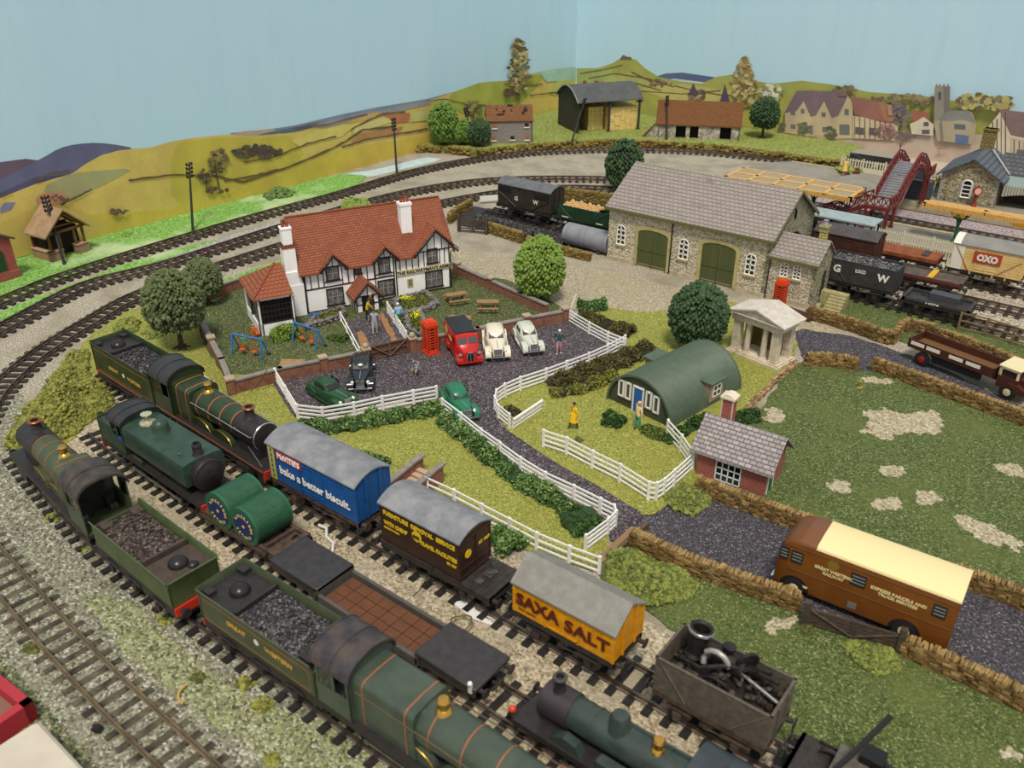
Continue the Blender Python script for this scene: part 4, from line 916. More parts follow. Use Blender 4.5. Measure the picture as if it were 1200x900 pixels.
def tender(name, label, x, n, rz, L, green, m_coal=coalm, letter=True, dome=(.3, .0), brown=False, lining=True, z1=2.75, worn=False, flare=True, flip=1):
    """front of the tender is +x locally"""
    t = rolling(name, label, 'tender', x, n, rz); W = 2.15; z0 = 1.15
    c = MB()
    c.box(-L/2, L/2, -W/2+.05, W/2-.05, z0-.12, z0)
    for sd in (-1, 1):
        c.box(-L/2, L/2, sd*(W/2-.14), sd*(W/2-.04), z0-.55, z0)
        for k in (-1, 0, 1): c.box(k*L*.29-.16, k*L*.29+.16, sd*(W/2-.06), sd*(W/2+.06), .3, .62); c.tube([(k*L*.29-.5, sd*W/2, .72), (k*L*.29, sd*W/2, .8), (k*L*.29+.5, sd*W/2, .72)], .04, 5)
    c.build('frame', smk, t)
    for k in (-1, 0, 1):
        for sd in (-1, 1): wheel(t, k*L*.29, sd*.66, .5)
    MB().box(-L/2-.02, -L/2-.12, -W/2+.02, W/2-.02, z0-.4, z0).build('buffer_beam', redp, t)
    buffers(t, L+.2, z0-.2, W, smk, (-1,)); coupling(t, L+.2, -1)
    # tank: sides with flared top, rear plate
    b = MB(); fl = .1 if flare else .02; th = .05
    def side(sd):
        pr = [(sd*(W/2-th), z0), (sd*W/2, z0), (sd*W/2, z1-.25), (sd*(W/2+fl*.4), z1-.1), (sd*(W/2+fl), z1), (sd*(W/2+fl-.05), z1+.02), (sd*(W/2-th), z1-.22)]
        b.prism(pr, -L/2, L/2-.25, 'x')
    side(-1); side(1)
    b.prism([(-L/2+th, z0), (-L/2, z0), (-L/2, z1-.25), (-L/2-fl, z1), (-L/2-fl+.05, z1+.02), (-L/2+th, z1-.22)], -W/2-fl*.4, W/2+fl*.4, 'y')
    b.box(L/2-.3, L/2-.22, -W/2+.04, W/2-.04, z0, z1-.35)
    b.build('tank', green, t)
    d = MB().box(-L/2+.05, L/2-.3, -W/2+.05, W/2-.05, z0, z1-.45)
    d.box(-L/2+.05, -L/2+L*.3, -W/2+.05, W/2-.05, z1-.46, z1-.3)
    d.box(-L*.19, -L*.17, -W/2+.1, W/2-.1, z1-.5, z1-.08)
    for sd in (-1, 1): d.box(-L/2+.1, -L/2+.55, sd*(W/2-.45), sd*(W/2-.1), z1-.35, z1-.1) if not brown else None
    for sd in (-1, 1): d.box(L/2-1.1, L/2-.5, sd*(W/2-.15), sd*(W/2-.6), z1-.4, z1-.12)
    d.build('deck', M('tender_top_brown', '#4a3d34', .8, var='#3b312b', vs=3) if brown else smk, t)
    c = MB(); load_bed(c, -L*.17, L/2-.55, -W/2+.12, W/2-.12, z1-.3, .25, 0, bottom=.3); lumps(c, -L*.15, L/2-.6, -W/2+.2, W/2-.2, z1-.26, .25, 300, .075)
    c.build('coal_load', m_coal, t)
    MB().ball((-L/2+L*.17, dome[1], z1-.3), (.42, .42, .34), 18, 8, zmin=-.1).build('filler_dome', M('dome_dark', '#2b2627', .3, .3), t)
    if brown: MB().ball((-L/2+L*.09, -.35, z1-.3), (.24, .24, .18), 14, 6, zmin=-.1).build('filler_cap', MATS['dome_dark'], t)
    if lining:
        l = MB()
        for sd in (-1, 1):
            y = sd*(W/2+.006)
            for z in (z0+.12, z1-.4): l.box(-L/2+.2, L/2-.45, y-.004, y+.004, z, z+.03)
            for xx in (-L/2+.2, L/2-.48): l.box(xx, xx+.03, y-.004, y+.004, z0+.12, z1-.4)
        l.build('lining', oril, t)
        if green is gwg: MB().box(-L/2, L/2, -W/2-.0, -W/2+.02, z0-.1, z0-.04).box(-L/2, L/2, W/2-.02, W/2, z0-.1, z0-.04).build('footplate_line', orl, t)
    if letter:
        for sd in (-1, 1):
            ux = (-sd, 0, 0); zz = z0+.72
            MB().text('GREAT', (sd*1.15, sd*(W/2+.008), zz), ux, (0, 0, 1), .2, w=1.15, bold=.02).build('lettering', gold, t); MB().text('WESTERN', (-sd*1.25, sd*(W/2+.008), zz), ux, (0, 0, 1), .2, w=1.5, bold=.02).build('lettering', gold, t)
            MB().lathe([(.0001, 0), (.14, 0), (.14, .012), (.0001, .012)], (0, sd*(W/2+.002), zz), 14, axis='y').build('crest', whtd, t)
    return t
def cab(t, x0, x1, z0, ze, zt, W, green, roof, over=.12, rear_open=True, label=None, fwin=True):
    b = MB(); n = 10
    # side sheets with window openings
    for sd in (-1, 1):
        y0, y1 = sorted((sd*(W/2-.05), sd*W/2)); zm = z0+(ze-z0)*.52
        b.box(x0, x1, y0, y1, z0, zm); b.box(x0+.05, x0+.14, y0, y1, zm, ze); b.box((x0+x1)/2-.02, (x0+x1)/2+.1, y0, y1, zm, ze); b.box(x1-.14, x1, y0, y1, zm, ze); b.box(x0+.05, x1, y0, y1, ze-.14, ze)
    pr = [(-W/2, z0), (W/2, z0), (W/2, ze)]+[(W/2*math.cos(PI*i/n), ze+(zt-ze)*math.sin(PI*i/n)) for i in range(1, n)]+[(-W/2, ze)]
    b.prism(pr, x1-.06, x1, 'x'); b.box(x0, x1, -W/2, W/2, z0, z0+.08)
    b.build('cab', green, t)
    MB().box(x1-.3, x1-.08, -.6, .6, z0+.1, ze-.1).box(x1-.6, x1-.3, .25, .8, z0+.1, z0+.9).box(x1-.6, x1-.3, -.8, -.4, z0+.1, z0+.8).build('backhead', smk, t)
    up = []; lo = []; Wr = W/2+.08
    for i in range(n+1):
        a = PI*i/n; up.append((Wr*math.cos(a), ze-.03+(zt-ze+.06)*math.sin(a)**.85)); lo.append(((Wr-.06)*math.cos(a), ze-.05+(zt-ze)*math.sin(a)**.85))
    r = MB().prism(up+lo[::-1], x0-over, x1+.1, 'x')
    for xx in (x0-over+.03, (x0+x1)/2): r.prism([(p[0]*1.01, p[1]+.03) for p in up]+[(p[0]*1.0, p[1]) for p in up[::-1]], xx, xx+.05, 'x')
    r.build('cab_roof', roof, t)
    for sd in (-1, 1):
        g = MB(); zm = z0+(ze-z0)*.52; g.box(x0+.14, (x0+x1)/2-.02, sd*(W/2-.03), sd*(W/2-.02), zm, ze-.14)
        g.build('window_pane', glassd, t)
def drive_wheels(t, xs, r, m=smk, spokes=14, rod=True):
    for x in xs:
        for sd in (-1, 1): wheel(t, x, sd*.66, r, m, spokes, 'driving_wheel')
    if rod:
        for sd in (-1, 1):
            y = sd*.86; b = MB().box(min(xs)-.1, max(xs)+.1, y-.03, y+.03, r*.55-.06, r*.55+.06)
            for x in xs: b.cyl((x, y-.06, r*.55), (x, y+.06, r*.55), .12, seg=10)
            b.build('coupling_rod', rodm, t)
def cylinders(t, x, W, z=.7):
    for sd in (-1, 1):
        MB().cyl((x-.55, sd*(W/2-.22), z), (x+.55, sd*(W/2-.22), z), .3, seg=16).cyl((x+.55, sd*(W/2-.22), z), (x+.65, sd*(W/2-.22), z), .18, seg=12).tube([(x-.5, sd*(W/2-.22), z), (x-1.9, sd*(W/2-.2), z-.02)], .04, 6).build('cylinder', smk, t)
        MB().box(x-2.3, x-.6, sd*(W/2-.28)-.03, sd*(W/2-.28)+.03, z+.18, z+.25).box(x-2.3, x-.6, sd*(W/2-.28)-.03, sd*(W/2-.28)+.03, z-.25, z-.18).build('slide_bar', rodm, t)
def handrail(t, x0, x1, z, y, m=None):
    for sd in (-1, 1):
        b = MB().tube([(x0, sd*y, z), (x1, sd*y, z)], .025, 6)
        for k in range(6): xx = x0+(x1-x0)*k/5; b.tube([(xx, sd*y, z), (xx, sd*(y-.1), z)], .02, 5)
        b.build('handrail', m or silver, t)
def splasher(t, x, r, W, green, z0=1.25, line=True, ym=None):
    for sd in (-1, 1):
        pts = [(x+r*math.cos(PI*i/12), z0+(r*.62)*math.sin(PI*i/12)) for i in range(13)]
        lo, hi = sorted((sd*.52, sd*(ym or W/2-.28)))
        MB().prism(pts, lo, hi, 'y').build('splasher', green, t)
        if line:
            y = sd*(ym or W/2-.28)+sd*.01
            MB().tube([(p[0], y, p[1]+.01) for p in pts], .03, 5).build('splasher_beading', brass, t)
def footplate(t, x0, x1, W, z=1.13, m=smk, line=True, beam=None):
    b = MB().box(x0, x1, -W/2, W/2, z, z+.1)
    for sd in (-1, 1): b.box(x0, x1, sd*(W/2-.05), sd*W/2, z-.16, z)
    b.box(x0+.6, x1-.3, -.45, -.35, .35, z).box(x0+.6, x1-.3, .35, .45, .35, z)
    b.build('footplate', m, t)
    if line:
        l = MB()
        for sd in (-1, 1): l.box(x0, x1, sd*W/2, sd*(W/2+.012), z+.02, z+.08)
        l.build('footplate_line', orl, t)
    MB().box(x1-.02, x1+.1, -W/2+.02, W/2-.02, z-.42, z+.05).build('buffer_beam', beam or redp, t)
def large_engine(name, label, x, n, rz, green, lin_m=orl, L=10.2, worn=False, cap=copper, mroof=cabb, hr=silver, seg=28, cabL=1.9, fireL=1.75):
    """4-6-0 tender engine, front is +x locally, origin at mid-length"""
    t = rolling(name, label, 'locomotive', x, n, rz); W = 2.15; x0, x1 = -L/2, L/2
    footplate(t, x0, x1, W, line=not worn, beam=smk if worn else redp)
    zc = 2.35; xc1 = x0+cabL; xf1 = xc1+fireL; xs0 = x1-2.95; xs1 = x1-1.0
    cab(t, x0+.05, xc1, 1.2, 3.15, 3.85, W, green, mroof)
    b = MB(); b.prism(belpaire(.86, 1.25, 3.22), xc1, xf1, 'x').build('firebox', green, t)
    b = MB(); boiler(b, xf1, xs0, zc, .82, .7, seg); b.build('boiler', green, t)
    b = MB(); boiler(b, xs0, xs1, zc, .74, .74, seg); b.lathe([(.74, 0), (.7, .06), (.45, .12), (.0001, .16)], (xs1, 0, zc), 24, axis='x')
    b.box(xs0+.2, xs1, -.55, .55, 1.2, 1.9); b.cyl((xs1+.15, 0, zc), (xs1+.25, 0, zc), .05, seg=8).box(xs1+.18, xs1+.22, -.02, .22, zc-.02, zc+.03).box(xs1+.18, xs1+.22, -.02, .02, zc-.22, zc)
    b.build('smokebox', smk, t)
    MB().lathe([(.74, xs1-.03), (.76, xs1), (.74, xs1+.03)], (0, 0, zc), 32, axis='x').build('smokebox_ring', smk if worn else silver, t)
    bp = [(y*1.012, z+.012) for y, z in belpaire(.86, 1.25, 3.22)]
    for xx in (xc1+.45, xf1-.35): l = MB(); band_path(l, xx, bp, .07); l.build('boiler_band', lin_m, t)
    Lb = xs0-xf1
    for k in (.12, .42, .7, .98):
        rr = .82+(.7-.82)*k; l = MB(); band(l, xf1+Lb*k, zc, rr+.003, .06); l.build('boiler_band', lin_m, t)
    chimney(t, xs0+.75, zc+.74, smk, cap, .55, .26)
    safety_valve(t, xf1+.55, zc+.82)
    if not worn: handrail(t, xc1+.1, xs1-.1, zc+.28, .84, hr)
    elif hr is rodm: handrail(t, xc1+.1, xs1-.1, zc+.3, .88, M('rail_dull_brown', '#6d5a46', .4, .4))
    r = .82; xs = (x0+2.1, x0+4.2, x0+6.2)
    drive_wheels(t, xs, r, gwg_d if not worn else smk)
    for k, xx in enumerate(xs): splasher(t, xx, r*1.12, W, green, 1.22, line=True)
    for xx in (x1-2.4, x1-.8):
        for sd in (-1, 1): wheel(t, xx, sd*.66, .42)
    cylinders(t, x1-1.75, W)
    buffers(t, L+.2, .93, W, smk, (1,)); coupling(t, L+.2, 1)
    if not worn: MB().tube([(xs1-.2, -.95, zc-.2), (x1-.2, -.95, 1.35)], .03, 5).tube([(xs1-.2, .95, zc-.2), (x1-.2, .95, 1.35)], .03, 5).build('steam_pipe', rodm, t)
    else: pass
    if name == 'x': pass
    n_ = MB().prism([(xs[1]-.6+.5*0, 1.25)]+[(xs[1]+1.2*math.cos(PI*i/10)*.7, 1.72+.2*math.sin(PI*i/10)) for i in range(11)][::-1]+[(xs[1]+.6, 1.25)], -W/2+.26, -W/2+.28, 'y')
    return t
yw = -rad(3)
tender('tender', 'dark green tender of the engine behind the blue van, coal half covering it', -44.7, 21.72, yw, 7.1, gwg, z1=3.0)
large_engine('steam_locomotive', 'dark green tender engine with copper chimney cap, coupled behind the blue van', -36.2, 21.3, yw, gwg, L=10.2)
yl_ = rad(-5+180)
tender('tender', 'light green tender with brown coal and round dome, at the left end of the yard', -29.35, 13.0, rad(180-2), 6.4, M('tender_green_light', '#4b5937', .4, var='#3f4d2c', vs=1.2), coalbrown, letter=False, brown=True, lining=False, z1=2.45)
large_engine('steam_locomotive', 'worn green engine with open black cab facing the top left', -37.75, 13.6, rad(180-6), gwg_w, oril, L=9.8, worn=True, mroof=M('cab_roof_worn', '#2e2b2b', .6, var='#4a4038', vs=2))
tender('tender', 'green lettered tender heaped with black coal at the front of the picture', -21.5, 13.4, rad(1), 6.7, gwg_w, z1=2.65, m_coal=M('coal_sharp', '#2f2d2e', .6, vor=(11., [(0, '#171617'), (.5, '#363334'), (.8, '#575354'), (1, '#85807f')]), bump=1.5))
large_engine('steam_locomotive', 'large green engine cut off by the bottom edge of the photo', -12.35, 13.5, rad(1), M('engine_green_grey', '#455043', .3, var='#3a463b', vs=1.0), oril, L=11.7, cabL=1.7, fireL=2.7, worn=True, mroof=M('cab_roof_scuffed', '#2f2d33', .5, var='#4b413c', vs=1.4), hr=rodm, seg=40)
# pannier tank engine
t = rolling('pannier_engine', 'dark green square-tanked engine with a big dome beside the foam bushes', 'locomotive', -35.75, 17.65, rad(-2)); W = 2.1; L = 9.2; x0, x1 = -L/2, L/2
footplate(t, x0, x1, W, line=False)
MB().box(x0-.1, x0+.02, -W/2, W/2, .72, 1.2).build('buffer_beam', redp, t)
cab(t, x0+1.35, x0+2.6, 1.2, 2.95, 3.4, W, gwg_d, cabb)
b = MB().box(x0+.0, x0+1.4, -W/2+.02, W/2-.02, 1.2, 2.45).box(x0-.02, x0+.05, -W/2, W/2, 1.2, 2.55); b.build('bunker', gwg_d, t)
c = MB(); load_bed(c, x0+.08, x0+1.3, -.95, .95, 2.45, .25, bottom=.3); lumps(c, x0+.1, x0+1.3, -.85, .85, 2.5, .25, 90, .08); c.build('coal_load', coalm, t)
xt0, xt1 = x0+2.65, x1-.95
for sd in (-1, 1):
    pr = [(sd*.45, 1.75), (sd*1.02, 1.75), (sd*1.05, 1.8), (sd*1.05, 2.8), (sd*.98, 2.9), (sd*.7, 2.97), (sd*.0, 3.0)]
    MB().prism(pr, xt0, xt1, 'x').build('pannier_tank', gwg_d, t)
b = MB(); boiler(b, xt0, x1-.6, 2.15, .72, .72); b.build('boiler', smk, t)
b = MB().cyl((xt1, 0, 2.12), (x1-.6, 0, 2.12), .8, seg=28).lathe([(.8, 0), (.77, .04), (.7, .04), (.6, .1), (.0001, .16)], (x1-.6, 0, 2.12), 24, axis='x').box(xt1, x1-.6, -.5, .5, 1.2, 1.8).cyl((x1-.5, 0, 2.12), (x1-.38, 0, 2.12), .07, seg=8).box(x1-.47, x1-.43, -.02, .25, 2.1, 2.15); b.build('smokebox', smk, t)
chimney(t, xt1-.35, 2.98, smk, None, .62, .24)
MB().lathe([(.48, -.05), (.42, .04), (.4, .35), (.33, .52), (.18, .63), (.0001, .66)], (xt0+2.0, 0, 3.0), 22).build('dome', gwg_d, t)
MB().lathe([(.42, -.03), (.4, .04), (.12, .07), (.09, .4), (.26, .44), (.28, .5), (.1, .53), (.0001, .54)], (xt0+.75, 0, 3.0), 18).build('safety_valve', M('valve_cream', '#cfc8a8', .25, .6), t)
MB().tube([(xt1-1.1, -.6, 2.95), (xt1-1.0, -.6, 3.05), (xt1-.85, -.6, 3.05)], .03, 5).build('lifting_ring', rodm, t)
drive_wheels(t, (-2.0, .15, 2.3), .62, smk); 
for xx in (-2.0, .15, 2.3): splasher(t, xx, .68, W, gwg_d, 1.2, line=False)
for sd in (-1, 1): MB().box(x0+3.2, x0+4.1, sd*.98, sd*1.04, .6, .66).build('step', gwg_d, t); MB().box(x0+3.2, x0+4.1, sd*.98, sd*1.04, 1.3, 1.5).build('toolbox', gwg_d, t)
buffers(t, L+.2, .93, W, redp, (-1, 1)); coupling(t, L+.2, 1); coupling(t, L+.2, -1)
MB().ball((x0+2.3, -1.06, 2.1), (.18, .03, .14), 8, 6).build('route_disc', M('disc_blue', '#1f4ea8', .4), t)
# small black-green engine at the lower edge
t = rolling('tank_engine', 'small dark engine with brass safety valve facing a red lamp, near the bottom edge', 'locomotive', -8.05, 17.0, rad(180)); W = 2.1; L = 8.6; x0, x1 = -L/2, L/2
gm = M('engine_green_black', '#39453f', .35, var='#2f3a35', vs=1.5)
footplate(t, x0, x1, W, z=.95, line=False, beam=smk)
b = MB(); boiler(b, x0+2.6, x1-1.7, 1.75, .58, .58); b.build('boiler', gm, t)
b = MB().cyl((x1-1.75, 0, 1.75), (x1-.6, 0, 1.75), .64, seg=26).lathe([(.64, 0), (.4, .1), (.0001, .14)], (x1-.6, 0, 1.75), 22, axis='x').box(x1-1.7, x1-.6, -.45, .45, 1.0, 1.5); b.build('smokebox', M('smokebox_dark', '#352f33', .45), t)
for xx in (x1-1.78, x1-2.6, x0+3.4): b = MB(); band(b, xx, 1.75, .585, .05); b.build('boiler_band', gm, t)
chimney(t, x1-1.1, 2.36, smk, M('chimney_rim', '#5b5552', .3, .6), .62, .2)
MB().lathe([(.42, -.08), (.36, .05), (.35, .4), (.26, .58), (.0001, .66)], (x1-3.45, 0, 2.28), 20).build('dome', gm, t)
safety_valve(t, x1-4.85, 2.3, .95)
b = MB()
for sd in (-1, 1): b.box(x1-3.2, x0+2.4, sd*.62, sd*1.02, 1.05, 1.55, bev=.05)
b.build('side_tank', gm, t)
cab(t, x0+.8, x0+2.5, 1.0, 2.35, 2.85, W, gm, M('cab_roof_slate', '#33373a', .4, var='#3d4246', vs=2), fwin=False)
MB().box(x0, x0+.85, -W/2+.03, W/2-.03, 1.05, 2.05).build('bunker', gm, t)
drive_wheels(t, (-1.8, .1, 2.0), .55, smk)
for sd in (-1, 1): MB().prism([(x1-2.6, 1.05), (x1-2.4, 1.4), (x1-1.9, 1.5), (x1-1.5, 1.3), (x1-1.3, 1.05)], *sorted((sd*.6, sd*.95)), 'y').build('splasher', gm, t)
buffers(t, L+.2, .8, W, smk, (1,)); coupling(t, L+.2, 1)
MB().ball((x1+.35, .72, 1.05), .14, 10, 8).build('lamp', M('lamp_red', '#d2401f', .35), t, label='red lamp')
# ================================================================ buildings
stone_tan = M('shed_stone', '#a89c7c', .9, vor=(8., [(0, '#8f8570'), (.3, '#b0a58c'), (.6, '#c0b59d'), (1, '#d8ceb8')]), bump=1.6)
stone_shaded = M('shed_stone_shaded', '#8b8367', .9, vor=(7., [(0, '#6b6450'), (.3, '#827a62'), (.6, '#928b72'), (1, '#a8a188')]), bump=1.6)  # same stone in darker colours, shade painted onto the right-hand gable ends
slate_x = M('slate_roof', '#8b817a', .85, brick=('#968c84', '#655c55', .38, .2, .022), mode='xz', var=None, bump=.6, patch=('#6f685c', .5, .6, .72))
dressed = M('dressed_stone', '#b3a777', .85, var='#9f935f', vs=3)
door_green = M('door_green', '#4f5530', .6, brick=('#49502c', '#3a4022', .3, 9, .02), mode='w', bump=.3)
winwhite = M('window_white', '#dedcd4', .5)
blackpaint = M('paint_black', '#1f1d1d', .5)
gutter = M('gutter_olive', '#5d5c30', .6)
def arched(w, h, rise, n=8, x=0, z=0):
    """outline in (x,z) of a round-headed opening, width w, springing at h"""
    return [(x-w/2, z), (x+w/2, z), (x+w/2, z+h)]+[(x+w/2*math.cos(PI*i/n), z+h+rise*math.sin(PI*i/n)) for i in range(1, n)]+[(x-w/2, z+h)]
def ring(mb, outline, grow, y0, y1, m=0, skip_bottom=True):
    cx = sum(p[0] for p in outline)/len(outline); cz = sum(p[1] for p in outline)/len(outline)
    n = len(outline)
    for i in range(n):
        a, b = outline[i], outline[(i+1) % n]
        if skip_bottom and i == 0: continue
        def g(p):
            d = Vector((p[0]-cx, p[1]-cz)); d = Vector((math.copysign(grow, d.x) if abs(d.x) > 1e-4 else 0, grow if d.y > 0 else 0)); return (p[0]+d.x, p[1]+d.y)
        mb.prism([a, b, g(b), g(a)], y0, y1, 'y', m)
def gothic_window(parent, x, z, w, h, y=0, rot=None):
    """white cast frame with eight small panes, round head"""
    fr = MB(); o = arched(w, h-w*.45, w*.45, 8, x, z)
    p = MB().prism(o, y-.02, y+.1, 'y'); win = p.build('window', glassd, parent)
    for i in range(len(o)):
        a, b = o[i], o[(i+1) % len(o)]; fr.tube([(a[0], y-.03, a[1]), (b[0], y-.03, b[1])], .055, 4)
    fr.box(x-.05, x+.05, y-.06, y-.02, z, z+h)
    for k in (1, 2, 3): fr.box(x-w/2, x+w/2, y-.06, y-.02, z+h*k/4-.05, z+h*k/4+.05)
    for k in (0, 1, 2, 3):
        for sx in (-1, 1):
            for qx, qz in ((0, 0), (1, 0), (0, 1), (1, 1)):
                cx = x+sx*(w*.25)+(qx-.5)*w*.34; cz = z+h*(k+.5)/4+(qz-.5)*h*.18
                if cz < z+h-.1: fr.ico((cx, y-.03, cz), (.055, .03, .055))
    fr.build('window_frame', winwhite, win)
    s = MB().box(x-w/2-.12, x+w/2+.12, y-.14, y+.02, z-.14, z)
    s.build('window_sill', dressed, win)
    a = MB(); ring(a, arched(w+.12, h-w*.45, w*.5, 8, x, z+.05), .14, y-.05, y+.02, 0); return win
# --- goods shed with office
t = thing('goods_shed', 'long stone goods shed with grey slate roof, office lean-to and green doors', 'building', (-36.5, 60.0, 0))
L, D, ze, zr, yr = 14.2, 8.6, 4.75, 7.35, 4.2
b = MB(); b.box(.3, L-.3, 0, .3, 0, ze); b.box(.3, L-.3, D-.3, D, 0, ze)
def gable(mb, x0, x1, D, ze, zr, yr, opening=None, z0=0, m=0):
    if not opening: mb.prism([(0, z0), (D, z0), (D, ze), (yr, zr), (0, ze)], x0, x1, 'x', m); return
    y0, y1, zo, rise = opening; yc = (y0+y1)/2; n = 8
    arc = [(yc+(y1-y0)/2*math.cos(PI-PI*i/n), zo+rise*math.sin(PI*i/n)) for i in range(n+1)]
    mb.prism([(0, z0), (y0, z0), (y0, zo), (0, zo)], x0, x1, 'x', m); mb.prism([(y1, z0), (D, z0), (D, zo), (y1, zo)], x0, x1, 'x', m)
    top = [(0, zo), (y0, zo)]+arc[1:-1]+[(y1, zo), (D, zo), (D, ze), (yr, zr), (0, ze)]
    # split into strips so the polygon stays well formed
    for i in range(n):
        a, c = arc[i], arc[i+1]
        def rz(y): return ze+(zr-ze)*(y/yr if y < yr else (D-y)/(D-yr))
        mb.prism([a, c, (c[0], rz(c[0])), (a[0], rz(a[0]))], x0, x1, 'x', m)
    for ya, yb in ((0, y0), (y1, D)):
        mb.prism([(ya, zo), (yb, zo), (yb, rz(yb)), (ya, rz(ya))], x0, x1, 'x', m)
gable(b, 0, .3, D, ze, zr, yr, (2.4, 6.2, 3.0, .9))
b.build('walls', stone_tan, t)
b = MB(); gable(b, L-.3, L+.01, D, ze, zr, yr, (2.6, 6.0, 3.2, .9)); b.build('end_wall', stone_shaded, t)
b = MB(); b.box(-.02, L, -.06, 0, 0, .35); b.build('plinth', M('plinth_stone', '#b9ad8c', .9, var='#a0957a', vs=2), t)
b = MB(); y0, y1 = -.35, D+.35; th = .14
za = ze-.35*(zr-ze)/yr; zb = ze-.35*(zr-ze)/(D-yr)
b.prism([(y0, za), (yr, zr), (y1, zb), (y1, zb+th), (yr, zr+th), (y0, za+th)], -.25, L+.3, 'x'); b.build('roof', slate_x, t)
MB().box(-.25, L+.3, -.45, -.3, za-.12, za+.06).build('gutter', gutter, t)
MB().prism([(-.1, za-.1), (yr, zr-.1), (D+.1, zb-.1), (D+.1, zb+.05), (yr, zr+.06), (-.1, za+.05)], L+.28, L+.34, 'x').build('bargeboard', gutter, t)
for xc, w, hh in ((4.3, 2.75, 2.75), (10.15, 2.85, 2.9)):
    o = arched(w, hh+.1, .36, 8, xc, .12); d = MB().prism(o, -.05, .05, 'y')
    for k in (-1, 0, 1): d.box(xc+k*w*.48-.03, xc+k*w*.48+.03, -.09, -.05, .12, hh+.1)
    d.box(xc-w/2, xc+w/2, -.09, -.05, 1.5, 1.62); d.box(xc-w/2, xc+w/2, -.09, -.05, .2, .32)
    dd = d.build('door', door_green, t)
    a = MB(); ring(a, o, .28, -.1, .02); a.build('door_arch', dressed, dd) if False else a.prism([(xc-w/2-.3, .12+hh-.1), (xc-w/2, .12+hh-.1)]+[(xc-w/2*math.cos(PI*i/8), .12+hh+.55*math.sin(PI*i/8)) for i in range(9)]+[(xc+w/2+.3, hh)]+[(xc+(w/2+.3)*math.cos(PI*i/8), .12+hh+.85*math.sin(PI*i/8)) for i in range(9)], -.02, -.01, 'y') if False else a.build('door_arch', dressed, dd)
for xc in (1.25, 7.1, 12.8): gothic_window(t, xc, 1.55, .78, 1.65)
MB().tube([(6.0, -.12, .1), (6.0, -.12, za-.1)], .055, 6).build('drainpipe', blackpaint, t); MB().tube([(L+.12, -.1, .1), (L+.12, -.1, 3.6)], .05, 6).build('drainpipe', blackpaint, t)
MB().prism(arched(.35, .6, .2, 6, 0, 0), 0, .04, 'y').build('gable_slit', blackpaint, t).location = (L+.02, 3.9, 5.3)
bpy.data.objects[-1] if False else None
# office
ob = MB(); ox0, ox1, oD, oe, orr, oy = L+.01, 17.85, 3.05, 3.55, 4.8, 1.6
ob.box(ox0, ox1-.25, .2, oD-.2, 0, .1).box(ox0, ox1-.25, 0, .25, 0, oe).box(ox0, ox1-.25, oD-.25, oD, 0, oe); ob.build('office_walls', stone_tan, t)
ob = MB(); gable(ob, ox1-.25, ox1+.02, oD, oe, orr, oy, (1.5, 2.5, 1.9, .6)); ob.build('office_end_wall', stone_shaded, t)
MB().box(ox0, ox1+.04, -.06, 0, 0, .35).build('office_plinth', MATS['plinth_stone'], t)
MB().prism([(-.28, oe-.16), (oy, orr), (oD+.28, oe-.16), (oD+.28, oe-.02), (oy, orr+.13), (-.28, oe-.02)], ox0, ox1+.2, 'x').build('office_roof', slate_x, t)
MB().box(ox0-.1, ox1+.2, -.38, -.26, oe-.26, oe-.08).build('gutter', gutter, t)
for xc in (15.45, 16.45): gothic_window(t, xc, 2.05, .55, 1.1)
k = MB().box(ox1-.75, ox1-.25, oy-.1, oy+.4, orr-.3, orr+1.05).box(ox1-.8, ox1-.2, oy-.15, oy+.45, orr+.7, orr+.8).box(ox1-.85, ox1-.15, oy-.2, oy+.5, orr+1.05, orr+1.18)
k.build('office_chimney', M('chimney_stone', '#b5ac6f', .85, brick=('#a39b62', '#7d764c', .4, .2, .03), mode='w', bump=.4), t)
MB().lathe([(.22, 0), (.18, .08), (.16, .3), (.2, .34), (.0001, .36)], (ox1-.5, oy+.15, orr+1.18), 14).build('chimney_pot', M('pot_grey', '#8c8791', .7), t)
MB().prism([(1.5, .9)]+[(2.0-.5*math.cos(PI*i/8), 1.9+.55*math.sin(PI*i/8)) for i in range(9)]+[(2.5, .9)], ox1-.1, ox1-.04, 'x').build('door', M('door_olive_dark', '#33371f', .6), t)
s_ = thing('stone_steps', 'pale stone steps rising to the side door of the shed office', 'steps', (-36.5+ox1+.05, 60+1.3, 0))
b = MB()
for i in range(6): b.box(.75-i*0.0, 2.0, -.95+i*.25, -.95+1.9-.0, 0+i*.17 if i == 0 else (i-0)*.17-.02, (i+1)*.17)
b.box(.05, .75, .3, .95, 0, 1.02)
bpy.data.objects.remove(s_); tag(b.build('stone_steps', M('steps_stone', '#a9a071', .85, var='#8f8660', vs=3), loc=(-36.5+ox1+.05, 60+1.3, 0)), 'pale stone steps rising to the side door of the shed office', 'steps')
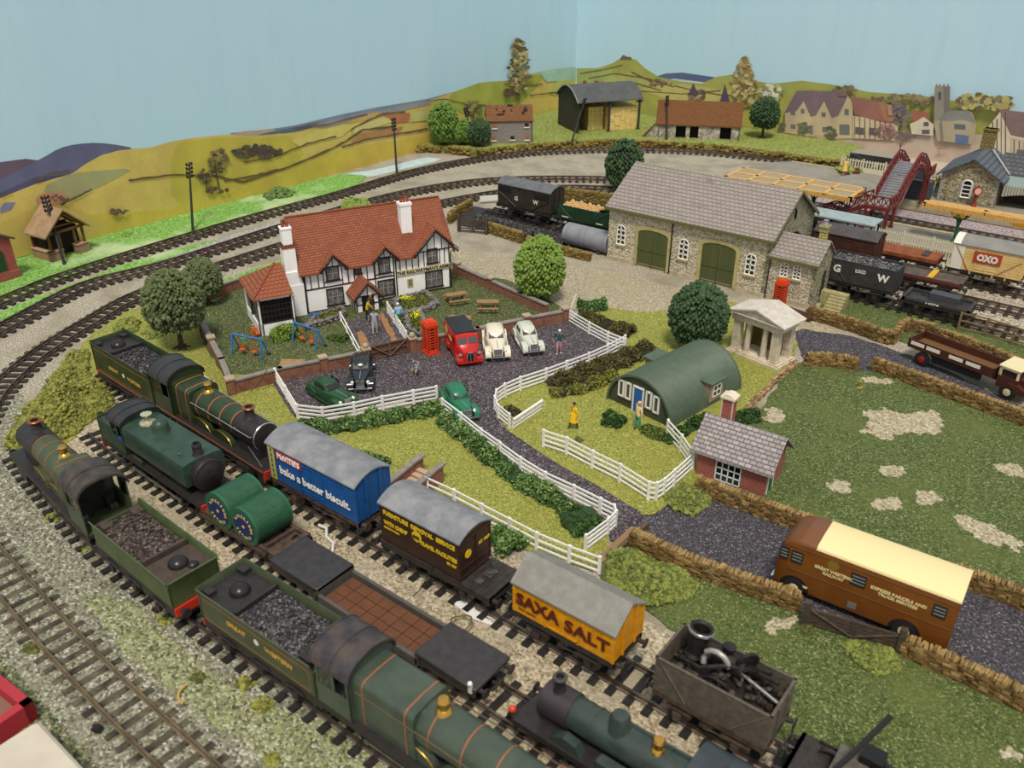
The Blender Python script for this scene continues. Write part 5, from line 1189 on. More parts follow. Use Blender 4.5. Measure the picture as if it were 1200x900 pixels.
# --- phone boxes
kred = M('phone_box_red', '#cf4120', .35)
def phone_box(label, loc, rz, s=1.):
    t = thing('telephone_box', label, 'telephone box', loc, rz, 'red telephone boxes'); w = .43
    b = MB().box(-.48, .48, -.48, .48, 0, .16)
    for sx in (-1, 1):
        for sy in (-1, 1): b.box(sx*w, sx*(w-.09), sy*w, sy*(w-.09), .16, 2.1)
    for sx in (-1, 1):
        b.box(sx*w, sx*(w-.05), -w, w, .16, .38).box(sx*w, sx*(w-.05), -w, w, 1.98, 2.1); b.box(-w, w, sx*w, sx*(w-.05), .16, .38).box(-w, w, sx*w, sx*(w-.05), 1.98, 2.1)
        for k in range(1, 8): z = .38+k*.2; b.box(sx*w, sx*(w-.04), -w, w, z-.035, z+.035).box(-w, w, sx*w, sx*(w-.04), z-.035, z+.035)
        for yy in (-.2, .2): b.box(sx*w, sx*(w-.035), yy-.03, yy+.03, .38, 1.98).box(yy-.03, yy+.03, sx*w, sx*(w-.035), .38, 1.98)
    b.build('frame', kred, t)
    MB().box(-.37, .37, -.37, .37, .2, 2.05).build('panes', M('box_dark_inside', '#3b1710', .5), t)
    b = MB().box(-.47, .47, -.47, .47, 2.1, 2.3); b.box(-.4, .4, -.4, .4, 2.3, 2.4)
    vs = []; n = 6
    prof = [(.4, 2.38), (.34, 2.46), (.2, 2.52), (0.001, 2.54)]
    for r, z in prof: b.box(-r, r, -r, r, 2.36, z)
    b.build('domed_roof', kred, t); t.scale = (s, s, s); return t
phone_box('red telephone box by the brick garden wall of the white pub', (*P(505, 415)[:2], .12), rad(68), .95)
phone_box('red telephone box against the stone wall of the goods shed office', (*P(912, 361)[:2], .05), rad(0), .9)
# --- classical folly
t = thing('garden_temple', 'small pale stone temple with pediment and round columns on the lawn', 'temple', (*P(851, 412.5)[:2], .1), yaw(P(851, 412.5), P(909, 435.5)))
pst = M('temple_stone', '#cfc3ad', .8, var='#b8aa92', vs=2.5, patch=('#8f8462', 2.2, .6, .72)); pst2 = M('temple_roof_white', '#c6beb3', .7, var='#b5ab9e', vs=2)
L, D = 3.85, 2.1
MB().box(-.05, L+.1, -.1, D+.1, 0, .16).box(.05, L, 0, D, .16, .26).build('base', pst, t)
for x0 in (.2, L-.75):
    MB().box(x0, x0+.5, .12, .6, .26, 2.45).box(x0-.04, x0+.54, .08, .64, .26, .4).box(x0-.04, x0+.54, .08, .64, 2.36, 2.45).build('corner_pier', pst, t)
for x0 in (.2, L-.75): MB().box(x0, x0+.5, D-.5, D-.05, .26, 2.45).build('corner_pier', pst, t)
for xc in (1.25, 2.5): MB().lathe([(.24, .26), (.24, .34), (.19, .38), (.2, 1.0), (.17, 2.3), (.22, 2.36), (.24, 2.45)], (xc, .36, 0), 18).build('column', pst, t)
MB().box(.7, L-.75, D-.35, D-.25, .26, 2.45).build('back_wall', M('temple_dark_wall', '#6b6132', .9, var='#565026', vs=3), t)
MB().box(.1, L-.1, 0, D, 2.45, 2.85).box(.0, L, -.08, D+.08, 2.85, 2.95).build('entablature', pst, t)
MB().prism([(-.18, 2.95), (L+.18, 2.95), (L/2, 3.5)], -.02, .12, 'y').build('pediment', pst, t)
b = MB().prism([(-.25, 2.93), (L/2, 3.54), (L+.25, 2.93), (L+.25, 3.03), (L/2, 3.66), (-.25, 3.03)], -.22, D+.2, 'y'); b.box(-.2, L+.2, -.2, -.12, 2.93, 3.0); b.build('roof', pst2, t)
# --- nissen hut
t = thing('nissen_hut', 'dark green half-round corrugated hut with a blue door and white windows', 'hut', (*P(712, 470)[:2], .1), rad(-9))
W, L = 4.75, 7.0; R0 = W/2; H0 = 2.35
hg = M('hut_green', '#50604c', .55, var='#48574a', vs=2); hgw = M('hut_end_green', '#40462f', .7, var='#33382a', vs=2)
def arcp(r, h, n=24, c=W/2): return [(c+r*math.cos(PI*i/n), h*math.sin(PI*i/n)) for i in range(n+1)]
t.location = (*P(711, 469)[:2], .1)
MB().prism(arcp(R0-.08, H0-.08), .12, .2, 'y').build('end_wall', hgw, t); MB().prism(arcp(R0-.08, H0-.08), L-.2, L-.12, 'y').build('end_wall', hgw, t)
b = MB(); n = 24; nr = 100; vs = []; fs = []
for j in range(nr+1):
    y = L*j/nr; k = .03*(1 if j % 2 else -1)
    for p in arcp(R0+k, H0+k): vs.append((p[0], y, p[1]))
for j in range(nr):
    for i in range(n): q = j*(n+1)+i; fs.append((q, q+1, q+n+2, q+n+1)[::-1])
b.add(vs, fs)
o1 = arcp(R0+.05, H0+.05); o2 = arcp(R0-.1, H0-.1); b.prism(o1+o2[::-1], -.02, .06, 'y').prism(o1+o2[::-1], L-.06, L+.02, 'y')
b.build('corrugated_roof', hg, t, sharp=28)
for xc, z, w, h in ((1.0, .62, .34, 1.0), (1.52, .62, .34, 1.0), (3.05, .62, .34, 1.0), (3.6, .55, .34, 1.0)):
    wn = MB().box(xc-w/2, xc+w/2, .08, .14, z, z+h).build('window', M('pane_grey_brown', '#4f4a40', .3), t)
    f_ = MB()
    for a in (-1, 1): f_.box(xc+a*w/2-.05, xc+a*w/2+.05, .03, .12, z-.05, z+h+.05).box(xc-w/2, xc+w/2, .03, .12, z+(h if a > 0 else 0)-.05, z+(h if a > 0 else 0)+.05)
    f_.build('window_frame', winwhite, wn)
dr_ = MB().box(1.95, 2.6, .08, .13, .0, 1.6).build('door', M('door_blue', '#1f5aa0', .5), t, label='bright blue door')
f_ = MB().box(1.88, 1.96, .03, .12, 0, 1.66).box(2.6, 2.68, .03, .12, 0, 1.66).box(1.88, 2.68, .03, .12, 1.58, 1.68); f_.build('door_frame', winwhite, dr_)
for sd in (-1, 1):
    xc = W/2+sd*(R0-.05); y0 = 3.6
    lo, hi = sorted((xc-sd*1.2, xc+sd*.12))
    b = MB().box(lo, hi, y0, y0+.08, .3, 1.55).box(lo, hi, y0+1.25, y0+1.33, .3, 1.55); b.box(xc+sd*.02, xc+sd*.1, y0, y0+1.33, .3, 1.55)
    dm = b.build('dormer', M('dormer_board', '#8f8672' if sd > 0 else '#94806c', .7), t)
    MB().box(lo-(0 if sd > 0 else .15), hi+(.15 if sd > 0 else 0), y0-.12, y0+1.45, 1.55, 1.62).build('dormer_roof', hg, dm)
    xx = xc+sd*.12
    wn = MB().box(xx-.01, xx+.01, y0+.3, y0+1.05, .6, 1.3).build('window', glassd, dm)
    f_ = MB(); 
    for yy in (y0+.3, y0+.67, y0+1.05): f_.box(xx-.03, xx+.03, yy-.035, yy+.035, .6, 1.3)
    for zz in (.6, .95, 1.3): f_.box(xx-.03, xx+.03, y0+.27, y0+1.08, zz-.035, zz+.035)
    f_.build('window_frame', winwhite, wn)
# --- red brick lamp hut
A, B_ = P(815, 556), P(896, 583)
t = thing('brick_hut', 'small red brick hut with grey tiled roof and a tall brick chimney', 'hut', (A.x, A.y, .05), rad(3))
brk = M('brick_red', '#8e4136', .85, brick=('#7c372e', '#a57a6a', .26, .1, .014), mode='w', bump=.4, patch=('#99554a', 1.2, .5, .7))
tile = M('tile_grey', '#8a8280', .8, brick=('#a39a98', '#5d5653', .34, .155, .02), mode='xz', bump=.8)
L, D, ze, zr = 3.65, 2.7, 1.65, 2.85; yr = D/2
MB().box(.15, L-.15, 0, .15, 0, ze).box(.15, L-.15, D-.15, D, 0, ze).prism([(0, 0), (D, 0), (D, ze), (yr, zr-.1), (0, ze)], 0, .15, 'x').prism([(0, 0), (D, 0), (D, ze), (yr, zr-.1), (0, ze)], L-.15, L, 'x').build('walls', brk, t)
MB().prism([(-.3, ze-.22), (yr, zr), (D+.3, ze-.22), (D+.3, ze-.12), (yr, zr+.1), (-.3, ze-.12)], -.35, L+.35, 'x').build('roof', tile, t)
MB().box(-.36, -.3, -.3, D+.3, 0, .001) if False else None
wn = MB().box(1.05, 2.35, -.02, .03, .12, 1.25).build('window', glassd, t)
f_ = MB()
for k in range(5): x = 1.05+k*.325; f_.box(x-.03, x+.03, -.05, -.01, .1, 1.27)
for k in range(4): z = .12+k*.377; f_.box(1.02, 2.38, -.05, -.01, z-.03, z+.03)
f_.build('window_frame', M('window_bluewhite', '#cfd6d2', .5), wn)
MB().box(L-.02, L+.04, .35, 1.05, 0, 1.55).build('door', M('hut_door_green', '#2f5a34', .5), t)
MB().box(L-.02, L+.05, .25, .35, 0, 1.6).box(L-.02, L+.05, 1.05, 1.15, 0, 1.6).build('door_frame', winwhite, t)
MB().box(.25, .85, yr+.55, yr+1.1, 0, 3.75).build('chimney', brk, t)
MB().box(.23, .28, yr+.52, yr+.56, 1.5, 3.75).box(.8, .86, yr+.52, yr+.56, 1.5, 3.75).build('chimney_quoins', M('mortar_pale', '#c9b8a4', .8), t)
MB().box(.15, .95, yr+.45, yr+1.2, 3.75, 3.87).prism([(.2, 3.87), (.9, 3.87), (.65, 4.0), (.45, 4.0)], yr+.5, yr+1.15, 'y').build('chimney_cap', M('cap_cream', '#cfc3ae', .7), t)
# --- pub
A, B_ = P(345, 372), P(528, 338)
t = thing('public_house', 'white timber-framed pub with red tiled roof, porch and two white chimneys', 'building', (A.x, A.y, .08), yaw(A, B_))
wht = M('render_white', '#f4f2ef', .75, var='#ece9e4', vs=1.2, bump=.15); tmb = M('timber_black', '#26211f', .6)
rt = dict(rough=.8, bump=.8)
tile_r = M('tile_red', '#874a31', brick=('#96573a', '#5f3321', .3, .15, .016), mode='xz', patch=('#7a3f2e', .5, .52, .7), **rt)
tile_ry = M('tile_red_cross', '#874a31', brick=('#96573a', '#5f3321', .3, .15, .016), mode='yz', **rt)
hip = M('tile_hip', '#8d4b30', .8, brick=('#8d4f31', '#5a2c1c', .3, .15, .016), mode='xz', bump=.6)
X0, X1, D, ze, zr = .95, 12.42, 5.0, 3.4, 6.5; yr = 2.5
b = MB().box(X0+.2, X1-.2, 0, .2, 0, ze).box(X0+.2, X1-.2, D-.2, D, 0, ze)
b.prism([(0, 0), (D, 0), (D, ze), (yr, zr-.1), (0, ze)], X0, X0+.2, 'x').prism([(0, 0), (D, 0), (D, ze), (yr, zr-.1), (0, ze)], X1-.2, X1, 'x')
b.build('walls', wht, t)
k = (zr-ze)/yr
rfm = MB(); cuts = [(2.4, 4.0), (6.35, 7.95), (9.6, 12.6)]; xs_ = [X0-.3]+[v for c in cuts for v in c]+[X1+.35]
for i_ in range(len(xs_)-1):
    yf = -.35 if i_ % 2 == 0 else .12
    if xs_[i_+1] > xs_[i_]: rfm.prism([(yf, ze+yf*k*.9), (yr, zr), (D+.35, ze-.35*k*.9), (D+.35, ze-.35*k*.9+.12), (yr, zr+.13), (yf, ze+yf*k*.9+.12)], xs_[i_], xs_[i_+1], 'x')
rfm.build('roof', tile_r, t)
MB().box(X0-.2, X1+.3, yr-.08, yr+.08, zr+.08, zr+.2).build('ridge_tiles', hip, t)
fb = MB(); y = -.035
def tb(x0, x1, z0, z1): fb.box(x0, x1, y, .01, z0, z1)
tb(X0, X1, 0, .12); tb(X0, 7.85, 1.78, 1.88); tb(X0, X0+.08, 0, ze); tb(X1-.08, X1, 0, ze)
for xx in (1.5, 2.05, 2.45, 3.85, 4.3, 4.75, 5.3, 5.75, 6.3, 7.85, 8.35, 8.85, 9.35, 9.85, 10.3, 11.6, 12.0): tb(xx-.035, xx+.035, 1.85, ze)
tb(6.32, 6.4, 0, ze); tb(7.8, 7.88, 0, ze); tb(2.45, 3.85, 2.15, 2.22); tb(6.4, 7.8, 2.05, 2.12)
fb.build('timber_framing', tmb, t)
# gable dormers on the front: (centre, half-width, apex)
for i, (xc, hw, za_) in enumerate(((3.2, .95, 4.3), (7.15, .95, 4.25), (11.2, 1.75, 5.0))):
    zb_ = ze-.1; back = (za_-ze)/k+.25
    g = MB().prism([(xc-hw+.1, zb_), (xc+hw-.1, zb_), (xc, za_-.12)], -.03, .1, 'y').build('gable', wht, t)
    r = MB(); s_k = (za_-zb_)/hw; o = .22
    r.prism([(xc-hw-o*.6, zb_-.12), (xc, za_), (xc+hw+o*.6, zb_-.12), (xc+hw+o*.6, zb_+.0), (xc, za_+.12), (xc-hw-o*.6, zb_+.0)], -.42, back+.4, 'y')
    r.build('gable_roof', tile_ry, g)
    q = MB()
    for a in (-1, 1): q.prism([(xc+a*(hw+.12), zb_-.2), (xc, za_-.07), (xc, za_-.19), (xc+a*(hw+.02), zb_-.3)], -.46, -.41, 'y')
    n_ = 3 if hw < 1 else 5
    for j in range(n_):
        xx = xc+(j-(n_-1)/2)*hw*2/(n_+1); hh = (za_-.15)-abs(xx-xc)*s_k*.95; q.box(xx-.03, xx+.03, -.06, -.02, zb_, max(zb_+.05, hh))
    q.box(xc-hw*.9, xc+hw*.9, -.06, -.02, zb_-.03, zb_+.05)
    q.build('bargeboard', tmb, g)
def pub_window(x0, x1, z0, z1, nx=2, nz=1, y=-.03):
    wn = MB().box(x0, x1, y-.01, y+.06, z0, z1).build('window', M('pane_pub', '#4a4a4e', .2, spec=.6, var='#7a7674', vs=2.5), t)
    f_ = MB().box(x0-.07, x0, y-.05, y+.05, z0-.07, z1+.07).box(x1, x1+.07, y-.05, y+.05, z0-.07, z1+.07).box(x0, x1, y-.05, y+.05, z1, z1+.07).box(x0-.12, x1+.12, y-.1, y+.05, z0-.12, z0)
    f_.build('window_frame', tmb, wn)
    g = MB()
    for k in range(1, nx): xx = x0+(x1-x0)*k/nx; g.box(xx-.014, xx+.014, y-.02, y, z0, z1)
    for k in range(1, nz+1): zz = z0+(z1-z0)*k/(nz+1); g.box(x0, x1, y-.02, y, zz-.012, zz+.012)
    g.build('glazing_bars', M('bar_grey', '#a8a6a2', .5), wn)
pub_window(2.72, 3.55, 2.35, 3.3); pub_window(2.6, 3.75, .4, 1.6, 3); pub_window(4.85, 5.25, 2.5, 3.25, 1); pub_window(6.7, 7.5, 2.2, 3.35, 2); pub_window(6.55, 7.7, .42, 1.55, 3); pub_window(10.6, 11.35, 2.35, 3.4); pub_window(10.4, 11.7, .38, 1.6, 3)
MB().box(7.95, 12.5, -.09, -.05, 1.72, 2.12).build('name_board', M('board_cream', '#cfc39c', .6), t)
MB().text("THE RAILWAYMAN'S ARMS", (10.22, -.1, 1.92), (1, 0, 0), (0, 0, 1), .27, w=4.35, bold=.02).build('name_lettering', blackpaint, t)
MB().box(8.85, 9.3, -.07, -.03, .7, 1.35).build('menu_board', M('board_yellow', '#b3a673', .6), t)
g = MB()
for k in range(5): g.box(8.93, 9.22, -.085, -.065, .82+k*.1, .85+k*.1)
g.build('menu_lines', tmb, t)
# porch
p = MB().box(4.3, 4.42, -1.5, 0, 0, 1.25).box(5.95, 6.07, -1.5, 0, 0, 1.25).prism([(4.3, 1.2), (6.07, 1.2), (5.18, 2.2)], -1.5, -1.42, 'y').box(4.3, 4.75, -1.5, -1.42, 0, 1.25).box(5.6, 6.07, -1.5, -1.42, 0, 1.25).build('porch', wht, t)
MB().prism([(4.0, 1.05), (5.18, 2.25), (6.37, 1.05), (6.37, 1.18), (5.18, 2.4), (4.0, 1.18)], -1.75, .05, 'y').build('porch_roof', tile_ry, p)
q = MB()
for a in (-1, 1): q.prism([(5.18+a*1.2, .98), (5.18, 2.22), (5.18, 2.1), (5.18+a*1.1, .9)], -1.8, -1.74, 'y')
for xx in (4.3, 4.75, 5.6, 6.02): q.box(xx-.035, xx+.035, -1.55, -1.48, 0, 1.25)
q.box(4.3, 6.07, -1.54, -1.48, 1.18, 1.26).box(4.3, 4.75, -1.54, -1.48, .55, .62).box(5.6, 6.07, -1.54, -1.48, .55, .62).box(5.15, 5.21, -1.54, -1.48, 1.2, 2.1)
q.box(4.25, 4.3, -1.1, -1.0, 0, 1.2).box(4.25, 4.3, -.5, -.4, 0, 1.2); q.build('porch_timber', tmb, p)
MB().box(4.78, 5.58, -1.46, -1.42, .0, 1.18).build('door', blackpaint, t)
MB().box(4.25, 4.29, -1.25, -.6, .6, 1.0).build('porch_window', M('pane_blue', '#6f8a99', .2), p)
# chimneys
c = MB().box(-.45, .95, -.12, 1.3, 0, 2.4).prism([(-.45, 2.4), (.95, 2.4), (.72, 3.4), (-.2, 3.4)], -.08, 1.1, 'y').box(-.2, .68, 0, .9, 3.4, 5.4).box(-.1, .58, .08, .8, 5.4, 6.6).build('end_chimney', wht, t)
MB().box(-.24, .72, -.04, .94, 5.15, 5.4).build('chimney_band', hip, c); MB().box(-.14, .62, .04, .84, 6.5, 6.62).build('chimney_cap', wht, c)
MB().lathe([(.16, 0), (.12, .1), (.1, .5), (.13, .52), (.0001, .54)], (.1, .45, 6.6), 12).build('chimney_pot', M('pot_red', '#84402c', .7), c); MB().lathe([(.16, 0), (.12, .1), (.1, .35), (.13, .37), (.0001, .38)], (.4, .45, 6.6), 12).build('chimney_pot', MATS['pot_red'], c)
c = MB().box(9.0, 9.85, .9, 1.6, 4.0, 6.9).box(8.95, 9.9, .85, 1.65, 6.75, 6.95).build('ridge_chimney', wht, t)
for dx in (9.2, 9.45, 9.7): MB().lathe([(.13, 0), (.1, .1), (.09, .4), (.12, .42), (.0001, .44)], (dx, 1.25, 6.95), 12).build('chimney_pot', MATS['pot_red'], c)
MB().tube([(X0+.02, -.12, ze-.3), (X0+.1, -.12, ze-.5), (X0+.08, -.12, .1)], .05, 6).build('drainpipe', tmb, t); MB().tube([(X1+.08, -.2, ze-.3), (X1+.05, -.1, ze-.5), (X1+.05, -.1, .1)], .05, 6).build('drainpipe', tmb, t); MB().tube([(7.98, -.1, ze-.2), (7.98, -.1, .1)], .05, 6).build('drainpipe', tmb, t)
# side extension with hipped roof
ex0, ex1, ey0, ey1 = -2.95, -.45, -2.45, 1.9; ez, et = 2.85, 4.15
e_ = MB().box(ex0, ex1, ey0, ey0+.1, 0, .95).box(ex0, ex0+.1, ey0, ey1, 0, .8).box(ex0, ex1, ey1-.1, ey1, 0, ez).box(ex0, ex0+.22, ey0, ey0+.22, 0, ez).box(ex1-.15, ex1, ey0, ey0+.15, 0, ez).box(ex0, ex0+.1, ey1-.3, ey1, 0, ez).box(ex0, ex0+.1, ey0, ey1, 2.45, ez).box(ex0, ex1, ey0, ey0+.1, 2.6, ez).box(ex0, ex0+.1, -.1, .15, 0, ez)
ex = e_.build('extension', wht, t)
MB().box(ex0+.06, ex1, ey0+.06, ey0+.1, .9, 2.65).box(ex0+.06, ex0+.1, ey0, ey1, .75, 2.5).build('glazing', M('pane_black', '#17181b', .2), ex)
g = MB()
for j in range(9): x = ex0+.4+j*.27; g.box(x-.02, x+.02, ey0-.02, ey0+.05, .95, 2.6)
for z in (1.35, 1.75, 2.15): g.box(ex0+.3, ex1-.1, ey0-.02, ey0+.05, z-.015, z+.015)
g.box(ex0+.3, ex1-.1, ey0-.03, ey0+.05, .9, .98).box(ex0-.02, ex0+.04, ey0-.03, ey0+.05, 0, ez).box(ex0+.2, ex0+.28, ey0-.03, ey0+.05, 0, ez).box(ex1-.2, ex1-.1, ey0-.03, ey0+.05, 0, ez).box(ex0-.03, ex0+.02, -.2, -.1, .8, 2.45)
g.build('glazing_bars', tmb, ex)
rf = MB(); o = .25; a0, a1, c0, c1 = ex0-o, ex1+.05, ey0-o, ey1+o
vs = [(a0, c0, ez-.05), (a1, c0, ez-.05), (a1, c1, ez-.05), (a0, c1, ez-.05), (a1, .3, et), (a1-.45, .3, et)]
rf.add(vs, [(0, 1, 4, 5), (2, 3, 5, 4), (1, 2, 4), (0, 3, 2, 1)], 0).add([vs[0], vs[3], vs[5]], [(1, 0, 2)], 1)
rf.build('extension_roof', [hip, tile_ry], ex)
MB().tube([(a0, c0, ez), (a1-.45, .3, et+.03)], .07, 6).build('hip_tiles', hip, ex)
# --- farm buildings on the bank
FZ = .9
A = P(677, 157, FZ); t = thing('hay_barn', 'dark hay barn with a curved grey roof over pale straw bales', 'barn', A, rad(58))
L, D, ze = 9.0, 6.8, 3.9; dk = M('barn_black', '#3d3a33', .8, brick=('#34322b', '#22211d', 9, .16, .02), mode='w', bump=.3)
def bprof(w, z, rise, n=10): return [(w*i/n, z+rise*(1-(2*i/n-1)**2)) for i in range(n+1)]
MB().prism([(0, 0)]+bprof(D, ze, 1.5)+[(D, 0)], 0, .15, 'x').build('end_wall', dk, t)
u_ = [(-.3+(D+.6)*i/12, ze+1.7*(1-(2*i/12-1)**2)) for i in range(13)]
MB().prism([(p[0], p[1]+.1) for p in u_]+u_[::-1], -.25, L+.3, 'x').build('roof', M('barn_roof_grey', '#45464a', .75, var='#525350', vs=.8), t)
MB().prism([(p[0], p[1]+.16) for p in u_]+[(p[0], p[1]) for p in u_[::-1]], -.3, -.2, 'x').build('roof_edge', M('edge_light', '#8a8c88', .6), t)
for x in (L*.5, L-.1): MB().box(x-.12, x+.12, -.1, .12, 0, ze).box(x-.25, x+.25, -.2, .2, 0, .12).box(x-.5, x+.5, 0, .08, ze-.35, ze-.15).build('post', dk, t)
MB().box(.1, L, D-.15, D, 0, ze).build('back_wall', dk, t)
st = M('straw', '#dec67e', .9, var='#c9ae66', vs=3, brick=None, bump=.5)
for lab, x0, x1, yo in (('pale straw stack deep in the left bay of the hay barn', 2.2, L*.5-.1, 1.6), ('pale straw stack filling the right bay of the hay barn', L*.5+.2, L-.2, .35)):
    s_ = thing('straw_stack', lab, 'straw', tuple(t.location), rad(58), 'straw in the hay barn'); b = MB()
    for k in range(5):
        nx = 5
        for i in range(nx):
            w = (x1-x0)/nx; b.box(x0+w*i+.01, x0+w*(i+1)-.01, yo+R.uniform(-.05, .05), D-.3, .02+k*.6, .6+k*.6, bev=.04)
    lo_ = s_.location.copy(); bpy.data.objects.remove(s_); tag(b.build('straw_stack', st, loc=lo_, rz=rad(58)), lab, 'straw', 'straw in the hay barn')
A = P(571, 168, FZ); B_ = P(624, 167, FZ); t = thing('ruined_cottage', 'grey stone cottage with a holed brown roof on the farm bank', 'cottage', A, yaw(A, B_))
cs = M('cottage_stone', '#89827c', .9, brick=('#9b9089', '#6e6761', .35, .16, .03), mode='w', bump=.5); ct = M('cottage_tiles', '#74492b', .85, brick=('#805634', '#4f321c', .4, .22, .03), mode='xz', bump=.6)
L, D, ze, zr = (B_-A).length, 3.2, 2.75, 4.3
MB().box(0, L, 0, .2, 0, ze).box(0, L, D-.2, D, 0, ze).prism([(0, 0), (D, 0), (D, ze), (D/2, zr-.1), (0, ze)], 0, .2, 'x').prism([(0, 0), (D, 0), (D, ze), (D/2, zr-.1), (0, ze)], L-.2, L, 'x').build('walls', cs, t)
MB().prism([(-.15, ze-.1), (D/2, zr), (D+.15, ze-.1), (D+.15, ze), (D/2, zr+.1), (-.15, ze)], -.1, L+.1, 'x').build('roof', ct, t)
b = MB()
for fx, fz, w, h in ((.3, .35, .9, .18), (.22, .7, .22, .15), (.38, .55, .4, .2), (.55, .6, .2, .18), (.52, .95, .7, .14), (.85, .6, .55, .25), (.8, .42, .35, .2), (.86, .78, .3, .15)):
    xa = fx*L; yy = D/2*fz; zz = ze+(zr-ze)*fz
    b.at((xa, yy, zz+.1), rx=math.atan2(zr-ze, D/2)).box(-w/2, w/2, -h, h, -.02, .03)
b.build('roof_hole', M('hole_dark', '#2a1c14', .9), t)
for xx, zz, c_ in ((.95, 1.85, 0), (.8, .35, 0), (3.2, .4, 1), (5.0, 1.95, 1), (5.05, .35, 0)):
    w_ = MB().box(xx-.25, xx+.25, -.03, .02, zz, zz+.45).build('window', M('pane_boarded', '#94603a', .7) if not c_ else blackpaint, t); MB().box(xx-.35, xx+.35, -.12, .0, zz-.12, zz).build('window_sill', winwhite, w_)
A = P(770, 161, FZ); B_ = P(866, 165, FZ); t = thing('cow_shed', 'low stone cattle shed with a long brown roof and open bays', 'shed', A, yaw(A, B_))
L, D, ze, zr = (B_-A).length, 4., 1.75, 4.3; cs2 = M('byre_stone', '#9b9384', .9, vor=(3., [(0, '#7b7266'), (.5, '#9c9486'), (1, '#bdb4a4')]), bump=1.)
b = MB(); segs = [(0, .5), (1.9, 2.7), (3.9, 4.4), (5.6, 8.3), (9.6, L)]
for a, c in ((0, 2.3), (3.6, 4.1), (5.2, 7.9), (9.3, L)): b.box(a, c, 0, .25, 0, ze)
b.box(0, L, D-.2, D, 0, ze).prism([(0, 0), (D, 0), (D, ze), (D/2, zr-.1), (0, ze)], L-.2, L, 'x').prism([(0, 0), (D, 0), (D, ze), (D/2, zr-.1), (0, ze)], 0, .2, 'x'); b.box(0, L, 0, .25, ze-.2, ze)
b.build('walls', cs2, t)
MB().prism([(-1.7, 0), (0, 0), (0, ze)], 0, .25, 'y').build('wing_wall', cs2, t)
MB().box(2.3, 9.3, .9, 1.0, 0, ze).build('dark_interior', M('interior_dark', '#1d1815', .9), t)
MB().prism([(-.2, ze-.12), (D/2, zr), (D+.2, ze-.12), (D+.2, ze), (D/2, zr+.12), (-.2, ze)], -.3, L+.15, 'x').build('roof', M('byre_tiles', '#6a421f', .85, brick=('#734b25', '#543419', .4, .2, .02), mode='xz', bump=.5), t)
MB().prism([(-1.9, .1), (-1.7, -.0), (-.2, ze), (-.3, ze+.12)], -.1, .4, 'y').build('wing_coping', MATS['byre_tiles'], t)
b = MB()
for fx, fz in ((.08, .8), (.38, .62), (.7, .42), (.75, .75), (.82, .5)):
    b.at((fx*L, D/2*fz, ze+(zr-ze)*fz+.1), rx=math.atan2(zr-ze, D/2)).box(-.25, .25, -.13, .13, -.02, .03)
b.build('roof_hole', MATS['hole_dark'], t)
# --- rustic shelter and brick hut at far left
A = P(38, 299); t = thing('rustic_shelter', 'tan-roofed open shelter with timber posts and stone base walls, far left', 'shelter', (*P(63, 307)[:2], .05), rad(97))
rs = M('shelter_roof', '#9b8062', .85, var='#8a7052', vs=1.5); rw = M('shelter_wood', '#6e4a26', .8, var='#55381c', vs=3); rb = M('shelter_stone', '#8c6c50', .9, brick=('#7d6048', '#a58c70', .3, .14, .02), mode='w', bump=.5)
L, D = 3.3, 2.5
for x0, x1, y0, y1 in ((-.2, 1.0, -.2, .25), (-.2, .25, -.2, D), (2.3, 3.4, -.2, .45)): MB().box(x0, x1, y0, y1, 0, .75).box(x0-.05, x1+.05, y0-.05, y1+.05, .75, .85).build('base_wall', rb, t)
b = MB()
for x in (.05, 1.0, 2.4, 3.2):
    for y in (.0, D-.1): b.box(x-.09, x+.09, y-.09, y+.09, .1, 2.3)
b.box(-.1, L+.1, -.1, .1, 2.2, 2.4).box(-.1, L+.1, D-.1, D+.1, 2.2, 2.4).prism([(0, 2.4), (.2, 2.4), (1.7, 3.7), (1.55, 3.75)], -.2, -.1, 'y').prism([(3.3, 2.4), (3.1, 2.4), (1.6, 3.7), (1.75, 3.75)], -.2, -.1, 'y').box(.8, 2.5, -.05, .05, 2.7, 2.85)
b.build('timber_frame', rw, t)
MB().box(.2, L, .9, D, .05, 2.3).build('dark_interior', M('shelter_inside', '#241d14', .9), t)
MB().prism([(-.45, 2.1), (1.65, 4.05), (3.75, 2.1), (3.75, 2.25), (1.65, 4.2), (-.45, 2.25)], -.45, D+.1, 'y').build('roof', rs, t)
t = thing('brick_hut', 'red brick hut with a green door cut off by the left edge', 'hut', (*P(25, 323)[:2], .05), rad(-58))
MB().prism([(-4.4, 0), (0, 0), (0, 3.2), (-2.2, 4.2), (-4.4, 3.2)], 0, 1.5, 'y').build('walls', M('brick_pink', '#9a4a3f', .85, brick=('#8c4038', '#a8685a', .3, .12, .012), mode='w', bump=.3), t)
MB().prism([(.3, 3.06), (-2.2, 4.25), (-4.7, 3.06), (-4.7, 3.2), (-2.2, 4.42), (.3, 3.2)], -.25, 1.6, 'y').build('roof', M('hut_roof_brown', '#4a3a2a', .8), t)
t.rotation_euler.z = rad(97); t.location = (*P(24, 324)[:2], .05)
MB().prism(arched(.9, 1.5, .3, 8, -1.3, .75), -.06, .02, 'y').build('door', M('hut_door', '#244a2b', .6, brick=('#1f4226', '#162f1c', .2, 9, .03), mode='w'), t)
MB().box(-1.85, -.75, -.1, .0, .62, .74).box(-2.2, -.0, -.12, .0, .0, .6).build('brick_plinth', MATS['brick_pink'], t)
